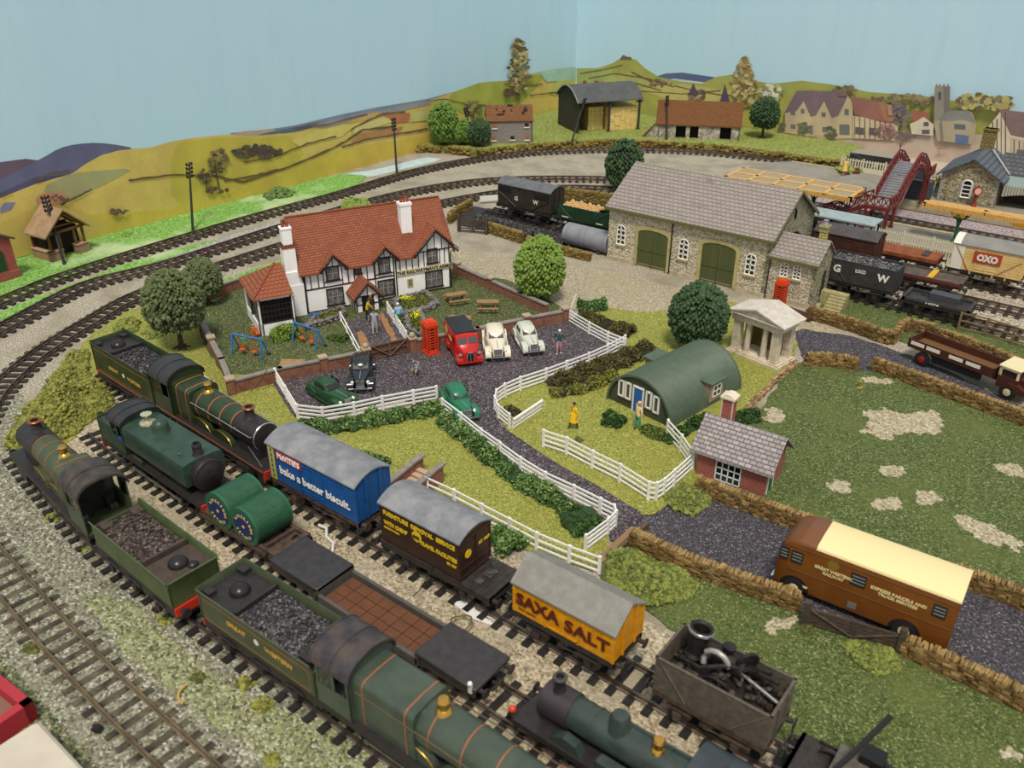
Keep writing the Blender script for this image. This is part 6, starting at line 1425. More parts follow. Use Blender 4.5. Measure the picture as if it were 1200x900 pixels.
# --- station: platforms, building, canopies, footbridge
pe = M('platform_edge', '#a89c80', .85, var='#968a6e', vs=1.5)
def platform(label, x0, x1, y0, y1, ramp=0):
    t = thing('station_platform', label, 'platform', (x0, y0, 0)); L, W = x1-x0, y1-y0
    b = MB().prism([(0, 0), (L, 0), (L, .86), (ramp, .86), (0, .05)], 0, W, 'y'); b.build('surface', M('platform_grey', '#8c867a', .9, var='#7d776c', vs=.6), t)
    b = MB().box(ramp, L, -.05, .45, .86, .93).box(ramp, L, -.05, .05, .1, .86).box(ramp, L, W-.45, W+.05, .86, .93); b.build('edging', pe, t); return t
platform('near station platform behind the picket fence, under both yellow canopies', -37, 20, 76.9, 82.6)
platform('far station platform carrying the stone station building', -40, 20, 90.6, 99.4, 4)
def canopy(label, x0, x1, y0, y1, z, posts, slab=True):
    t = thing('platform_canopy', label, 'canopy', (x0, y0, 0), 0, 'yellow canopies on the near platform'); L, W = x1-x0, y1-y0
    yc = M('canopy_yellow', '#cfa25a', .5, var='#c0924c', vs=2)
    b = MB(); b.box(0, L, 0, .3, z, z+.35).box(0, L, W-.3, W, z, z+.35).box(0, .3, 0, W, z, z+.35).box(L-.3, L, 0, W, z, z+.35).box(0, L, W/2-.2, W/2+.2, z+.1, z+.36)
    for k in range(1, 5): b.box(L*k/5-.15, L*k/5+.15, 0, W, z+.1, z+.36)
    for k in range(int(L/.25)): b.box(k*.25+.03, k*.25+.2, -.03, .0, z-.12, z+.3)
    b.build('frame', yc, t)
    MB().box(.3, L-.3, .2, W-.2, z+.2, z+.3).build('roof_glazing', M('canopy_grey', '#96866a', .5), t)
    g = M('canopy_green', '#1f5a34', .5)
    for px in posts:
        p = MB().cyl((px, W/2, .9), (px, W/2, z), .14, seg=12).lathe([(.26, .9), (.26, 1.1), (.16, 1.25)], (px, W/2, 0), 12)
        for a, c in ((1, 0), (-1, 0), (0, 1), (0, -1)):
            pts = [(px+a*1.5*s, W/2+c*1.5*s, z-1.5+1.5*math.sqrt(max(0, 1-(1-s)**2))) for s in (0, .1, .25, .45, .7, 1)]
            p.tube(pts, .08, 6); p.tube([(px+a*.9, W/2+c*.9, z-.05), (px+a*.35, W/2+c*.35, z-.75)], .06, 6)
        p.build('column', g, t)
    MB().box(.5, L-.5, W/2-.1, W/2+.1, z-.15, z+.02).build('beam', g, t)
    return t
canopy('yellow platform canopy to the left of the red footbridge', -34.6, -22.3, 77.8, 82.0, 3.45, (8.3,))
t = canopy('yellow platform canopy to the right of the red footbridge', -16.7, 8, 79.3, 80.6, 3.7, (3.1, 12, 20))
b = MB().box(2.6, 3.6, -.1, -.04, 3.35, 3.67).box(7.2, 8.4, -.1, -.04, 3.35, 3.67).build('hanging_sign', M('sign_ochre', '#a8781c', .6), t)
MB().box(8.5, 24, -.08, -.02, 3.45, 3.6).build('valance_board', winwhite, t)
t = thing('station_building', 'stone station building with grey slate roofs, arched window and verandah', 'building', (-18.4, 93.3, .9), rad(1.5))
sst = M('station_stone', '#8c8160', .9, vor=(6., [(0, '#6b6248'), (.3, '#887e60'), (.6, '#9b9174'), (1, '#b3a98c')]), bump=1.4)
ssl = M('station_slate', '#4f545c', .7, brick=('#5b6068', '#383c42', .5, .28, .04), mode='yz', bump=.6); ssl2 = M('station_slate_x', '#4d4c50', .7, brick=('#5a585c', '#363538', .5, .28, .04), mode='xz', bump=.6)
w, ze, zr = 5.2, 2.75, 4.3
b = MB().prism([(0, 0), (w, 0), (w, ze), (w/2, zr-.15), (0, ze)], 0, .2, 'y').box(0, .2, 0, 7, 0, ze).box(w-.2, w, 0, 7, 0, ze).prism([(0, 0), (w, 0), (w, ze), (w/2, zr-.15), (0, ze)], 6.8, 7, 'y')
b.box(w, 20, 3.0, 3.2, 0, 2.7); b.build('walls', sst, t)
MB().prism([(-.5, ze-.38), (w/2, zr), (w+.5, ze-.38), (w+.5, ze-.24), (w/2, zr+.14), (-.5, ze-.24)], -.45, 7.3, 'y').build('gable_roof', ssl, t)
MB().prism([(2.6, 2.75), (5.2, 4.3), (7.8, 2.75), (7.8, 2.6), (5.2, 4.15), (2.6, 2.6)], w-.9, 20, 'x').build('main_roof', ssl2, t)
MB().tube([(w+.35, 2.5, 2.75), (w-2.0, 5.3, 4.35)], .08, 6).build('valley_flashing', M('flashing', '#a8a8a6', .5), t)
MB().prism([(.6, 2.15), (3.0, 2.75), (3.0, 2.62), (.6, 2.02)], w+.2, 20, 'x').build('verandah_roof', M('verandah_grey', '#7d8a86', .6), t)
b = MB()
for k in range(58): x = w+.35+k*.25; h_ = .55+.55*((2*((k % 29)/29)-1)**2); b.box(x, x+.21, .56, .62, 2.15-h_, 2.15)
b.build('valance', M('valance_grey', '#a8a396', .7), t)
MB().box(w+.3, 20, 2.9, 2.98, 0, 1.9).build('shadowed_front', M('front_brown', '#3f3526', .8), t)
MB().box(7.6, 8.9, 2.82, 2.92, 0, 1.95).build('door', M('door_navy', '#1a2c52', .5), t)
q_ = MB()
for k in range(8):
    for xx, sg in ((0, 1), (w, -1)): q_.box(xx-.03, xx+sg*(.45 if k % 2 else .28), -.04, .1, k*.34, k*.34+.3)
q_.build('quoins', M('quoin_grey', '#a09a8c', .8), t)
o = arched(.85, 1.35, .35, 8, 2.45, .55); wn = MB().prism(o, -.05, .05, 'y').build('window', glassd, t)
f_ = MB()
for i in range(len(o)):
    a, c = o[i], o[(i+1) % len(o)]; f_.tube([(a[0], -.07, a[1]), (c[0], -.07, c[1])], .08, 4)
for z in (.95, 1.35, 1.75): f_.box(2.05, 2.85, -.1, -.03, z-.05, z+.05)
f_.build('window_frame', winwhite, wn)
b = MB().prism(arched(1.25, 1.45, .5, 8, 2.45, .4), -.03, .01, 'y').build('window_surround', MATS['quoin_grey'], wn)
MB().box(1.9, 3.1, 5.4, 6.2, 3.5, 6.3).box(1.8, 3.2, 5.3, 6.3, 6.1, 6.3).build('chimney', M('station_chimney', '#857645', .85, brick=('#94844f', '#5b5230', .45, .22, .05), mode='w', bump=.6), t)
MB().box(5.2, 20, 6.2, 6.5, 4.0, 4.5).build('roof_parapet', M('parapet_grey', '#6f6c62', .8), t)
# footbridge
br = M('bridge_red', '#6e2722', .5, var='#5c1f1c', vs=2); gs = M('stair_grey', '#8a8684', .7)
t = thing('footbridge', 'dark red lattice footbridge with grey steps arching over the tracks', 'footbridge', (-21.2, 78.8, .9))
def lattice(mb, pts, h=1.0, n=8):
    P_ = [Vector(p) for p in pts]; mb.tube(P_, .09, 5); top = [p+Vector((0, 0, h)) for p in P_]; mb.tube(top, .08, 5)
    tot = sum((b-a).length for a, b in zip(P_, P_[1:])); st = tot/n; S = [(P_[0])]; 
    acc = 0
    for a, b in zip(P_, P_[1:]):
        L = (b-a).length; d = (b-a)/L; pos = 0
        while acc+L-pos >= st-1e-6: pos += st-acc; acc = 0; S.append(a+d*pos)
        acc += L-pos
    for i in range(len(S)-1):
        a, b = S[i], S[i+1]; up = Vector((0, 0, h)); mb.tube([a, b+up], .045, 4); mb.tube([a+up, b], .045, 4); mb.tube([a, a+up], .05, 4); m = (a+b)/2+up/2; mb.ico(m, .13)
    mb.tube([S[-1], S[-1]+Vector((0, 0, h))], .06, 4)
W = 2.0; zl = 2.25
# lower flight along the platform
b = MB()
for y in (.05, 1.75): lattice(b, [(-4.3, y, .1), (0, y, zl)], .95, 6)
for y in (.05, 1.75): b.prism([(-4.4, -.0), (-4.0, 0), (0, zl-.35), (0, zl)], y-.06, y+.06, 'y')
b.build('lower_flight_railing', br, t)
b = MB()
for k in range(11): b.box(-4.3+k*.39, -4.3+(k+1)*.39+.05, .08, 1.7, .1+k*.2, .2+k*.2)
b.build('steps', gs, t)
b = MB().box(0, W, 0, 2.5, zl-.12, zl); b.build('landing', gs, t)
b = MB(); lattice(b, [(0, 0, zl), (W, 0, zl)], .9, 3); lattice(b, [(W, 0, zl), (W, 2.4, zl)], .9, 3); b.box(-.05, W+.05, -.08, .08, zl-.3, zl); b.box(W-.08, W+.08, 0, 2.5, zl-.3, zl)
b.build('landing_railing', br, t)
for x, y in ((0.05, 0), (W-.05, 0), (W-.05, 2.2), (.05, 2.2)): MB().box(x-.11, x+.11, y-.11, y+.11, 0, zl).box(x-.18, x+.18, y-.18, y+.18, 0, .12).build('leg', br, t)
b = MB()
for x0, x1, y in ((.05, W-.05, 0),):
    pts = [(x0+(x1-x0)*(i/8), y, zl-.25-.75*(abs(2*i/8-1))**2) for i in range(9)]; b.tube(pts, .09, 5)
b.build('arch_brace', br, t)
# main span rising across the tracks
sp = [(2.4, zl), (4.2, zl+1.05), (6.2, zl+2.05), (7.6, zl+2.45), (9.4, zl+2.0), (11.3, zl+1.0), (13.0, zl-.2)]
for x in (0.02, W-.02):
    b = MB(); lattice(b, [(x, y, z) for y, z in sp[:4]], 1.05, 7); lattice(b, [(x, y, z) for y, z in sp[3:]], 1.05, 6)
    for (y0, z0), (y1, z1) in zip(sp, sp[1:]): b.prism([(y0, z0-.35), (y1, z1-.35), (y1, z1), (y0, z0)], x-.06, x+.06, 'x')
    b.build('span_railing', br, t)
b = MB(); n = 34
def spz(y):
    for (a, za_), (c, zc_) in zip(sp, sp[1:]):
        if a <= y <= c: return za_+(zc_-za_)*(y-a)/(c-a)
    return sp[-1][1]
for k in range(n):
    y = 2.4+k*(13-2.4)/n; b.box(.08, W-.08, y, y+(13-2.4)/n+.04, spz(y+.15)-.12, spz(y+.15))
b.build('steps', M('stair_slate', '#77767c', .65, var='#868489', vs=2), t)
b = MB(); pts = [(y, spz(y)-.35) for y in [2.4+k*.53 for k in range(21)]]
arc = [(3.0+9.8*(i/14), max(.0, (zl+1.9)*math.sin(PI*min(1, max(0, (i/14)*.9+.1))))) for i in range(15)]
b.prism(pts[2:20]+[(12.4, .2), (12.0, 1.6), (10.5, 3.1), (8.5, 3.9), (6.5, 3.7), (5.0, 2.7), (4.0, 1.6)][0:], W-.12, W-.06, 'x') if False else None
for x in (.05, W-.05):
    for (a, c) in zip([(12.6, 0), (12.3, 1.6), (11.0, 3.0), (9.0, 3.9), (7.2, 3.95), (5.4, 3.0), (4.0, 1.8), (2.6, .8), (2.4, 0)], [(12.3, 1.6), (11.0, 3.0), (9.0, 3.9), (7.2, 3.95), (5.4, 3.0), (4.0, 1.8), (2.6, .8), (2.4, 0)]):
        if a[0] > 3: b.tube([(x, a[0], a[1]), (x, c[0], c[1])], .08, 5)
b.build('arch_brace', br, t)
for x in (.05, W-.05):
    for y in (11.6, 13.0): MB().box(x-.11, x+.11, y-.11, y+.11, 0, spz(y)+1.1).build('leg', br, t)
MB().box(.0, W+.3, 12.9, 14.3, 0, zl-.4).build('far_stair_block', M('bridge_wall_dark', '#45464a', .8), t)
b = MB(); lattice(b, [(W, 13.0, zl+.2), (W, 14.6, zl+.2)], .9, 2); b.build('far_stair_railing', br, t)
MB().tube([(0, 7.6, spz(7.6)+1.0), (0, 7.6, spz(7.6)+1.7)], [.06, .03], 5).ball((0, 7.6, spz(7.6)+1.45), .1).build('finial', br, t)
# ================================================================ fences, walls and gates
fw = M('fence_white', '#eae8e4', .6, var='#dddad3', vs=3)
def fence(label, pix, h=.92, rails=4, every=2.1, world=False, z=.1, mat=None, post_w=.07, group=None):
    pts = [Vector(p) for p in pix] if world else [Vector(P(u, v)[:2]) for u, v in pix]
    o = pts[0]; t = thing('fence', label, 'fence', (o.x, o.y, z), 0, group); mat = mat or fw
    S = []
    for a, b in zip(pts, pts[1:]):
        n = max(1, round((b-a).length/every)); S += [(a.lerp(b, i/n), (b-a).normalized()) for i in range(n)]
    S.append((pts[-1], (pts[-1]-pts[-2]).normalized()))
    for p, d in S:
        q = p-o; MB().at((q.x, q.y, 0), math.atan2(d.y, d.x)).box(-post_w, post_w, -.07, .05, 0, h+.05).build('post', mat, t)
    for k in range(rails):
        zz = h*(k+1)/rails-.06*(rails/4)
        zz = .12+(h-.16)*k/(rails-1) if rails > 1 else h
        b = MB()
        for a, c in zip(pts, pts[1:]):
            a, c = a-o, c-o; L = (c-a).length; b.at((a.x, a.y, zz), math.atan2(c.y-a.y, c.x-a.x)).box(-.03, L+.03, -.03, .03, -.045, .05)
        b.build('rail', mat, t)
    return t
fence('white four-rail fence round the left end of the car park', [(324, 449), (350, 492), (379, 495.5), (416, 489.5), (449, 482), (485, 475), (512, 470)])
fence('white rail fence beside the drive, from the green car to the bend by the hedge', [(519, 485), (541, 502), (564, 521), (585, 536)])
fence('white rail fence along the lower side of the drive, curving round the dark bush', [(586, 537), (610, 555), (639, 573), (672, 588.5), (703, 604), (719, 612), (721, 619), (712, 628), (686, 648)], every=2.)
fence('white rail fence curving between the car park and the nissen hut lawn', [(732, 409), (712, 420), (690, 430), (664, 440), (640, 449), (610, 459), (592, 467), (582, 474), (580, 482), (584, 492), (597, 503)], every=1.8)
fence('short white rail fence at the right end of the car park beside the cars', [(664, 377), (690, 393), (712, 405), (732, 413)])
fence('white rail fence along the front of the hut lawn, curving up to the brick hut', [(637, 525), (664, 534), (694, 550), (726, 566), (759, 587), (768, 588), (777, 583), (789, 572), (811, 552)], h=1.05)
fence('short white rail fence behind the brick hut corner of the lawn', [(807, 546), (797, 531), (781, 513)], h=1.05)
fence('white three-rail fence beside the goods vans, below the lawn', [(501, 579), (533, 594), (565, 611), (597, 628), (629, 645), (667, 661), (702, 674)], rails=3)
fence('short white two-rail fence behind the boiler of the engine', [(221, 441), (253, 463)], rails=2, h=.8)
fence('white slatted fence on the right of the pub path', [(455, 369), (477, 404)], rails=4, h=.9)
fence('white low rail on the left of the pub path', [(400, 378), (422, 420)], rails=2, h=.7)
rustic = M('fence_brown', '#6d5238', .8, var='#846a4c', vs=3)
fence('brown rustic rail fence beside the goods tracks', [(1122, 387), (1153, 394), (1184, 404), (1235, 422), (1300, 446)], h=1.25, rails=3, every=9, mat=rustic)
t = thing('fence', 'low white solid panel leaning at the hut lawn entrance', 'fence', (*P(600, 505)[:2], .1), yaw(P(600, 505), P(634, 482)))
L = (P(634, 482)-P(600, 505)).length
b = MB().box(0, L, -.05, .05, 0, .75)
for k in range(3): b.box(0, L, -.07, .07, .1+k*.27, .16+k*.27)
lo_ = t.location.copy(); rz_ = t.rotation_euler.z; la_ = t['label']; bpy.data.objects.remove(t); t = tag(b.build('fence', fw, loc=lo_, rz=rz_), la_, 'fence'); t.rotation_euler.x = rad(8)
# picket fences by the platforms
def picket(label, x0, x1, y, z0, z1, step=.22, m=None):
    t = thing('picket_fence', label, 'fence', (x0, y, 0)); b = MB(); n = int((x1-x0)/step); L = x1-x0; m = m or M('picket_cream', '#cfc6ac', .6)
    for k in range(n): b.box(k*step, k*step+step*.5, -.03, .0, z0+.35, z1)
    b.box(0, L, .0, .05, z0+.45, z0+.55).box(0, L, .0, .05, z1-.25, z1-.15).box(0, L, -.06, .02, z0, z0+.42)
    b.build('pickets', m, t)
    for k in range(int(L/2.4)+1): MB().box(k*2.4-.06, k*2.4+.06, -.06, .06, z0, z1+.12).build('post', m, t)
picket('cream picket fence between the goods wagons and the near platform', -19.3, 10, 76.3, .05, 2.05)
picket('cream picket fence at the back of the far platform left of the footbridge', -30.2, -24., 99.0, .9, 2.3, .3)
picket('cream picket fence at the back of the far platform right of the footbridge', -21.8, -18.8, 99.0, .9, 2.3, .3)
gb = M('gate_dark', '#3b3027', .8, var='#4d4034', vs=3)
def gate(label, A, B_, h, m, bars=5, curve=0, z=.1, posts=True):
    a, c = P(*A), P(*B_); L = (c-a).length; t = thing('field_gate', label, 'gate', (a.x, a.y, z), yaw(a, c)); b = MB()
    for k in range(bars):
        zz = .12+(h-.15)*k/(bars-1); b.box(.1, L-.1, -.04, .04, zz-.05, zz+.05)
    for x in (.12, L/2, L-.12): b.box(x-.06, x+.06, -.05, .05, .05, h)
    b.tube([(.15, -.06, h), (L*.5, -.06, .1)], .05, 4).tube([(L-.15, -.06, h), (L*.5, -.06, .1)], .05, 4)
    b.build('bars', m, t)
    if posts:
        for x in (0, L): MB().box(x-.13, x+.13, -.13, .13, 0, h+.35).build('post', m, t)
    return t
gate('dark five-barred gate between the two lower stone walls, near the brown van', (942, 733), (1052, 766), .85, gb)
t = gate('brown close-boarded double gate between the brick pillars of the pub', (434, 425), (480, 414), 1.05, M('gate_brown', '#5c4230', .8, var='#6b5140', vs=3), 3, posts=False)
L = (P(434, 425)-P(480, 414)).length
MB().box(.1, L-.1, .03, .06, .05, .95).build('boards', M('gate_boards', '#60473a', .8, brick=('#5a4234', '#453227', .22, 9, .02), mode='w', bump=.3), t)
# brick garden walls with coping and pillars
gbk = M('garden_brick', '#7b4a35', .9, brick=('#865540', '#94786a', .3, .12, .012), mode='w', bump=.3, patch=('#6a4232', 1.5, .5, .7)); cop = M('coping_grey', '#77706a', .8, var='#8a8178', vs=2)
def brick_wall(label, pix, h=.85, pillars=()):
    pts = [Vector(P(u, v)[:2]) for u, v in pix]; o = pts[0]; t = thing('garden_wall', label, 'wall', (o.x, o.y, .05)); b = MB(); c_ = MB()
    for a, c in zip(pts, pts[1:]):
        a, c = a-o, c-o; L = (c-a).length; an = math.atan2(c.y-a.y, c.x-a.x)
        b.at((a.x, a.y, 0), an).box(-.12, L+.12, -.12, .12, 0, h); c_.at((a.x, a.y, 0), an).box(-.15, L+.15, -.18, .18, h, h+.1)
    b.build('brickwork', gbk, t); c_.build('coping', cop, t)
    for u, v in pillars:
        q = Vector(P(u, v)[:2])-o; p = MB().at((q.x, q.y, 0), yaw(pts[0], pts[-1])).box(-.22, .22, -.22, .22, 0, h+.2).build('pillar', gbk, t)
        MB().at((q.x, q.y, 0), yaw(pts[0], pts[-1])).box(-.28, .28, -.28, .28, h+.2, h+.32).build('pillar_cap', M('cap_stone', '#a3937c', .8), p)
    return t
w_ = brick_wall('brick garden wall along the car park, left of the pub gate', [(272, 463), (330, 447), (380, 437), (430, 427)], pillars=((272, 463), (380, 437), (430, 427)))
MB().ball((*(Vector(P(430, 427)[:2])-Vector(P(272, 463)[:2])), 1.3), .2, 12, 8).build('ball_finial', MATS['cap_stone'], w_)
w_ = brick_wall('brick garden wall behind the parked cars, right of the pub gate', [(484, 414), (560, 399), (617, 387), (662, 378)], pillars=((484, 414), (617, 387), (662, 378)))
MB().ball((0, 0, 1.3), .2, 12, 8).build('ball_finial', MATS['cap_stone'], w_)
brick_wall('brick wall on the left side of the pub garden running to the round tree', [(272, 461), (262, 436), (250, 413), (238, 388)], pillars=((250, 413), (238, 388)))
brick_wall('brick wall at the back right of the pub garden by the light green tree', [(533, 321), (575, 340), (610, 356), (640, 369)], h=.75, pillars=((536, 322), (575, 340)))
brick_wall('brick wall behind the pub extension', [(232, 357), (262, 346), (290, 336)], h=.8)
# dry stone walls: laid courses with upright coping stones
dsA = M('dry_stone', '#866a3c', .95, var='#604a2a', vs=2.2, bump=.6, bs=12); dsB = M('dry_stone_pale', '#a08450', .95, var='#7d6640', vs=2.2, bump=.6, bs=12); dsC = M('dry_stone_dark', '#5c4724', .95, var='#76602f', vs=2, bump=.6)
def stone_wall(label, pix, h=.8, w=.42, cope=True, zb=.05, mats=None):
    pts = spline([Vector(P(u, v)[:2]) for u, v in pix], .5) if len(pix) > 2 else [Vector(P(u, v)[:2]) for u, v in pix]; o = pts[0]; t = thing('stone_wall', label, 'wall', (o.x, o.y, zb)); b = MB(); b.smooth = False
    core = MB(); S = resample(pts, .26); R2 = resample(pts, .6)
    for (a, _), (c, _) in zip(R2, R2[1:]+[(pts[-1], None)]):
        a, c = a-o, c-o; L = (c-a).length
        if L > .01: core.at((a.x, a.y, 0), math.atan2(c.y-a.y, c.x-a.x)).box(-.1, L+.1, -w/2+.05, w/2-.05, 0, h-.06)
    n = max(2, int(h/.13))
    for k in range(n):
        for p, d in S:
            p = p-o; an = math.atan2(d.y, d.x)
            for sd in (-1, 1):
                if R.random() < .12: continue
                ln = R.uniform(.1, .19); hh = R.uniform(.045, .075); x = R.uniform(-.08, .08)
                b.at((p.x, p.y, (k+.5)*(h-.02)/n+R.uniform(-.02, .02)), an+R.uniform(-.12, .12), rx=R.uniform(-.2, .2)).box(x-ln, x+ln, sd*(w/2-.13), sd*(w/2+R.uniform(-.02, .05)), -hh, hh, R.choice([0, 0, 1, 2]))
    b.build('stones', mats or [dsA, dsB, dsC], t, kind='stuff'); core.build('core', dsC, t)
    if cope:
        b = MB(); b.smooth = False
        for p, d in resample(pts, .1):
            p = p-o; hh = R.uniform(.1, .2)
            b.at((p.x, p.y, h-.03), math.atan2(d.y, d.x)+R.uniform(-.2, .2), ry=R.uniform(-.25, .25)).box(-.045, .045, -w/2+R.uniform(-.03, .04), w/2+R.uniform(-.04, .03), 0, hh, R.choice([0, 1, 1]))
        b.build('coping_stones', mats or [dsA, dsB], t, kind='stuff')
    return t
stone_wall('dry stone wall on the near side of the lower lane, left of the dark gate', [(742, 640), (800, 668), (870, 694), (934, 716)])
stone_wall('dry stone wall on the near side of the lower lane, right of the dark gate', [(1059, 768), (1130, 800), (1200, 834), (1310, 890)])
stone_wall('dry stone wall in front of the red brick hut on the far side of the lower lane', [(818, 577), (870, 597), (925, 617), (975, 636)])
stone_wall('dry stone wall on the far side of the lower lane, right of the brown parcels van', [(1120, 684), (1180, 706), (1240, 732), (1310, 764)])
stone_wall('short dry stone wall beside the temple end of the upper lane', [(945, 429), (975, 430), (1003, 436)])
stone_wall('long dry stone wall between the upper lane and the green field', [(1022, 434), (1070, 452), (1130, 474), (1200, 500), (1300, 545)])
stone_wall('dry stone wall curving behind the flat lorry beside the grass strip', [(947, 373), (1000, 389), (1036, 402), (1046, 402), (1052, 394), (1063, 388), (1095, 396)])
stone_wall('dry stone wall right of the flat lorry, on the grass strip side', [(1100, 400), (1150, 418), (1200, 440), (1300, 480)])
mossy = [M('mossy_stone', '#7d6630', .95, var='#5f5428', vs=2, bump=.6), M('mossy_stone_pale', '#8f7a42', .95), dsC]
stone_wall('low tan stone wall in front of the coal heap behind the pub', [(572, 273), (612, 285)], h=.9, mats=mossy)
stone_wall('low tan stone wall below the grey tank', [(618, 286), (655, 297), (690, 306)], h=.6, mats=mossy)
stone_wall('mossy earth-and-stone wall behind the green open wagon', [(650, 236), (680, 239), (716, 244)], h=1.3, mats=mossy)
stone_wall('rough mossy wall at the left end of the coal siding', [(527, 262), (540, 252), (552, 245)], h=.9, mats=mossy)
stone_wall('low kerb of stone along the edge between the temple lawn and green field', [(932, 428), (905, 452), (868, 488)], h=.25, w=.3, cope=False, mats=[M('kerb_tan', '#a98a68', .9), dsB, M('kerb_brown', '#7c6246', .9)])
# coal bed, tank and clutter of the siding
zone('ground_coal_bed', [(534, 264), (545, 241), (585, 247), (655, 272), (700, 285), (690, 298), (655, 290), (618, 283), (570, 270)], G['dark'], .07)
b = MB(); A0, A1 = P(556, 262), P(660, 291)
for _ in range(520):
    p = P(R.uniform(545, 668), 0) if False else None
    f = R.random(); g = R.gauss(0, .55); d = (A1-A0).normalized(); q = A0.lerp(A1, f)+Vector((-d.y, d.x, 0))*(g+.5); b.ico((q.x, q.y, .1+max(0, .7-abs(g)*.6)*R.uniform(.6, 1)), (R.uniform(.15, .32),)*3, 0, .35)
tag(b.build('coal_heap', [coalm], kind='stuff'), 'long heap of black coal beside the siding behind the pub', 'coal')
gate('dark slatted coal bunker front at the end of the coal heap', (538, 272), (570, 275), 1.2, gb, 6, posts=True)
t = thing('storage_tank', 'plain grey cylindrical tank lying beside the stone shed', 'tank', (-41.4, 61.1, .0))
MB().cyl((0, 0, 1.0), (4.6, 0, 1.0), .98, seg=32).lathe([(.98, 0), (.8, -.12), (.0001, -.2)], (0, 0, 1.), 32, axis='x').build('shell', M('tank_grey', '#85868b', .6, var='#77787e', vs=1), t)
b = MB()
for x in (.4, 2.3, 4.2): b.lathe([(.99, x), (1.0, x+.03), (.99, x+.06)], (0, 0, 1.), 32, axis='x')
b.build('seam', M('tank_seam', '#6d6e74', .6), t); MB().box(.5, .8, -.8, .8, 0, .5).box(3.6, 3.9, -.8, .8, 0, .5).build('cradle', gb, t)
o = MB().box(-.08, .08, -1.4, 1.4, 0, .5).build('buffer_stop_board', winwhite, loc=(*P(578, 238)[:2], .3), rz=rad(-38)); tag(o, 'short white board beside the dark brown fish van', 'board')
# ================================================================ telegraph poles
def at_depth(base, u, v):
    r = Vector(ray(u, v)); f = Vector((-_s*math.cos(TILT), _c*math.cos(TILT), -math.sin(TILT))); k = (base-Vector((0, 0, CH))).dot(f)/r.dot(f); return Vector((0, 0, CH))+r*k
pk = M('pole_black', '#1d1b1a', .6)
for lab, bu, bv, tu, tv, z in (('telegraph pole on the bright grass left of the pub', 226, 270, 221.5, 190, .05), ('leaning telegraph pole in front of the rustic shelter', 75.5, 310, 52, 229, .05), ('telegraph pole on the bare strip below the hedged fields', 465, 203, 461, 138, 0), ('telegraph pole leaning beside the hay barn', 670, 166, 686, 115, .9), ('telegraph pole leaning between the farm trees', 556, 172, 545, 126, .9), ('telegraph pole in front of the cattle shed', 781, 164, 782, 112, .9)):
    A = P(bu, bv, z); B_ = at_depth(A, tu, tv); t = thing('telegraph_pole', lab, 'pole', A); d = B_-A
    MB().tube([(0, 0, 0), d*.5, d], [.13, .11, .08], 8).build('pole', pk, t)
    for k in range(4):
        c = d*(.96-.06*k); b = MB().box(c.x-.05, c.x+.05, c.y-.34, c.y+.34, c.z-.06, c.z+.06)
        for y in (-.28, .28): b.box(c.x-.07, c.x+.07, c.y+y-.06, c.y+y+.06, c.z, c.z+.2)
        b.build('crossarm', pk, t)
# ================================================================ trees, bushes and hedges
bark = M('bark_dark', '#3d2b20', .9, var='#57412f', vs=4, bump=.5)
def leafmat(n, c, v, rough=.8): return M(n, c, rough, var=v, vs=6, bump=.4, bs=10)
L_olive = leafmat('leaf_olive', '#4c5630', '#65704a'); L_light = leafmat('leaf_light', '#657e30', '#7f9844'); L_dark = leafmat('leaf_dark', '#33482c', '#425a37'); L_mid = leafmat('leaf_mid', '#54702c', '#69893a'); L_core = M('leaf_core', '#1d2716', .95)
def tree(label, u, v, z, h, rx, rz, mat, trunk=.5, lump=.17, n=620, rt_=.17):
    A = P(u, v, z); t = thing('tree', label, 'tree', A); c = h-rz
    b = MB().tube([(0, 0, 0), (.02, 0, trunk*.5), (0, .03, c)], [rt_*1.3, rt_, rt_*.7], 8)
    for k in range(6): a = k*1.05; b.tube([(0, 0, .18), (math.cos(a)*.3, math.sin(a)*.3, .06), (math.cos(a)*.6, math.sin(a)*.6, .0)], [rt_*.8, rt_*.4, .03], 5)
    b.build('trunk', bark, t)
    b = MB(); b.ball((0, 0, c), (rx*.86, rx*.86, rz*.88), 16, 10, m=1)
    for i in range(n):
        zf = 1-2*(i+.5)/n; a = i*2.399963; q = math.sqrt(1-zf*zf); d = Vector((q*math.cos(a), q*math.sin(a), zf))
        # flattened oval crown, a little flat underneath
        k = R.uniform(.88, 1.06); p = Vector((d.x*rx*k, d.y*rx*k, c+(d.z if d.z > -.75 else -.75)*rz*k))
        qd = d.to_track_quat('Z', 'Y'); s = lump*R.uniform(.7, 1.25)
        b.ico(p, (s*.75, s*1.0, s*1.2), 0, .25, qd)
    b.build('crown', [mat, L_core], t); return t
tree('large round olive-green tree between the inner track and the engine', 213, 407, .1, 5.3, 1.85, 2.05, L_olive, 1.2, .19, 800)
tree('smaller round olive-green tree behind the large one at the garden corner', 243, 356, .1, 3.5, 1.2, 1.5, L_olive, .4, .17, 560)
tree('light green round-topped tree between the pub garden and the shed yard', 632, 352, .05, 4.9, 1.75, 2.3, L_light, .3, .19, 800)
tree('dark green oval tree on the lawn left of the stone temple', 815, 408, .1, 4.5, 1.8, 2.1, L_dark, .4, .19, 800)
tree('dark green oval tree behind the left end of the shed roof', 730, 224, 0, 5.3, 1.85, 2.55, L_dark, .3, .22, 520)
tree('bright green tall tree at the left end of the farm bank', 521, 169, .9, 4.9, 1.75, 2.35, L_mid, .3, .24, 420)
tree('mid green low round tree between the two farm trees', 543, 169, .9, 2.9, 1.25, 1.35, L_mid, .2, .22, 300)
tree('dark green round tree beside the ruined cottage', 562, 171, .9, 3.3, 1.3, 1.55, L_dark, .2, .2, 320)
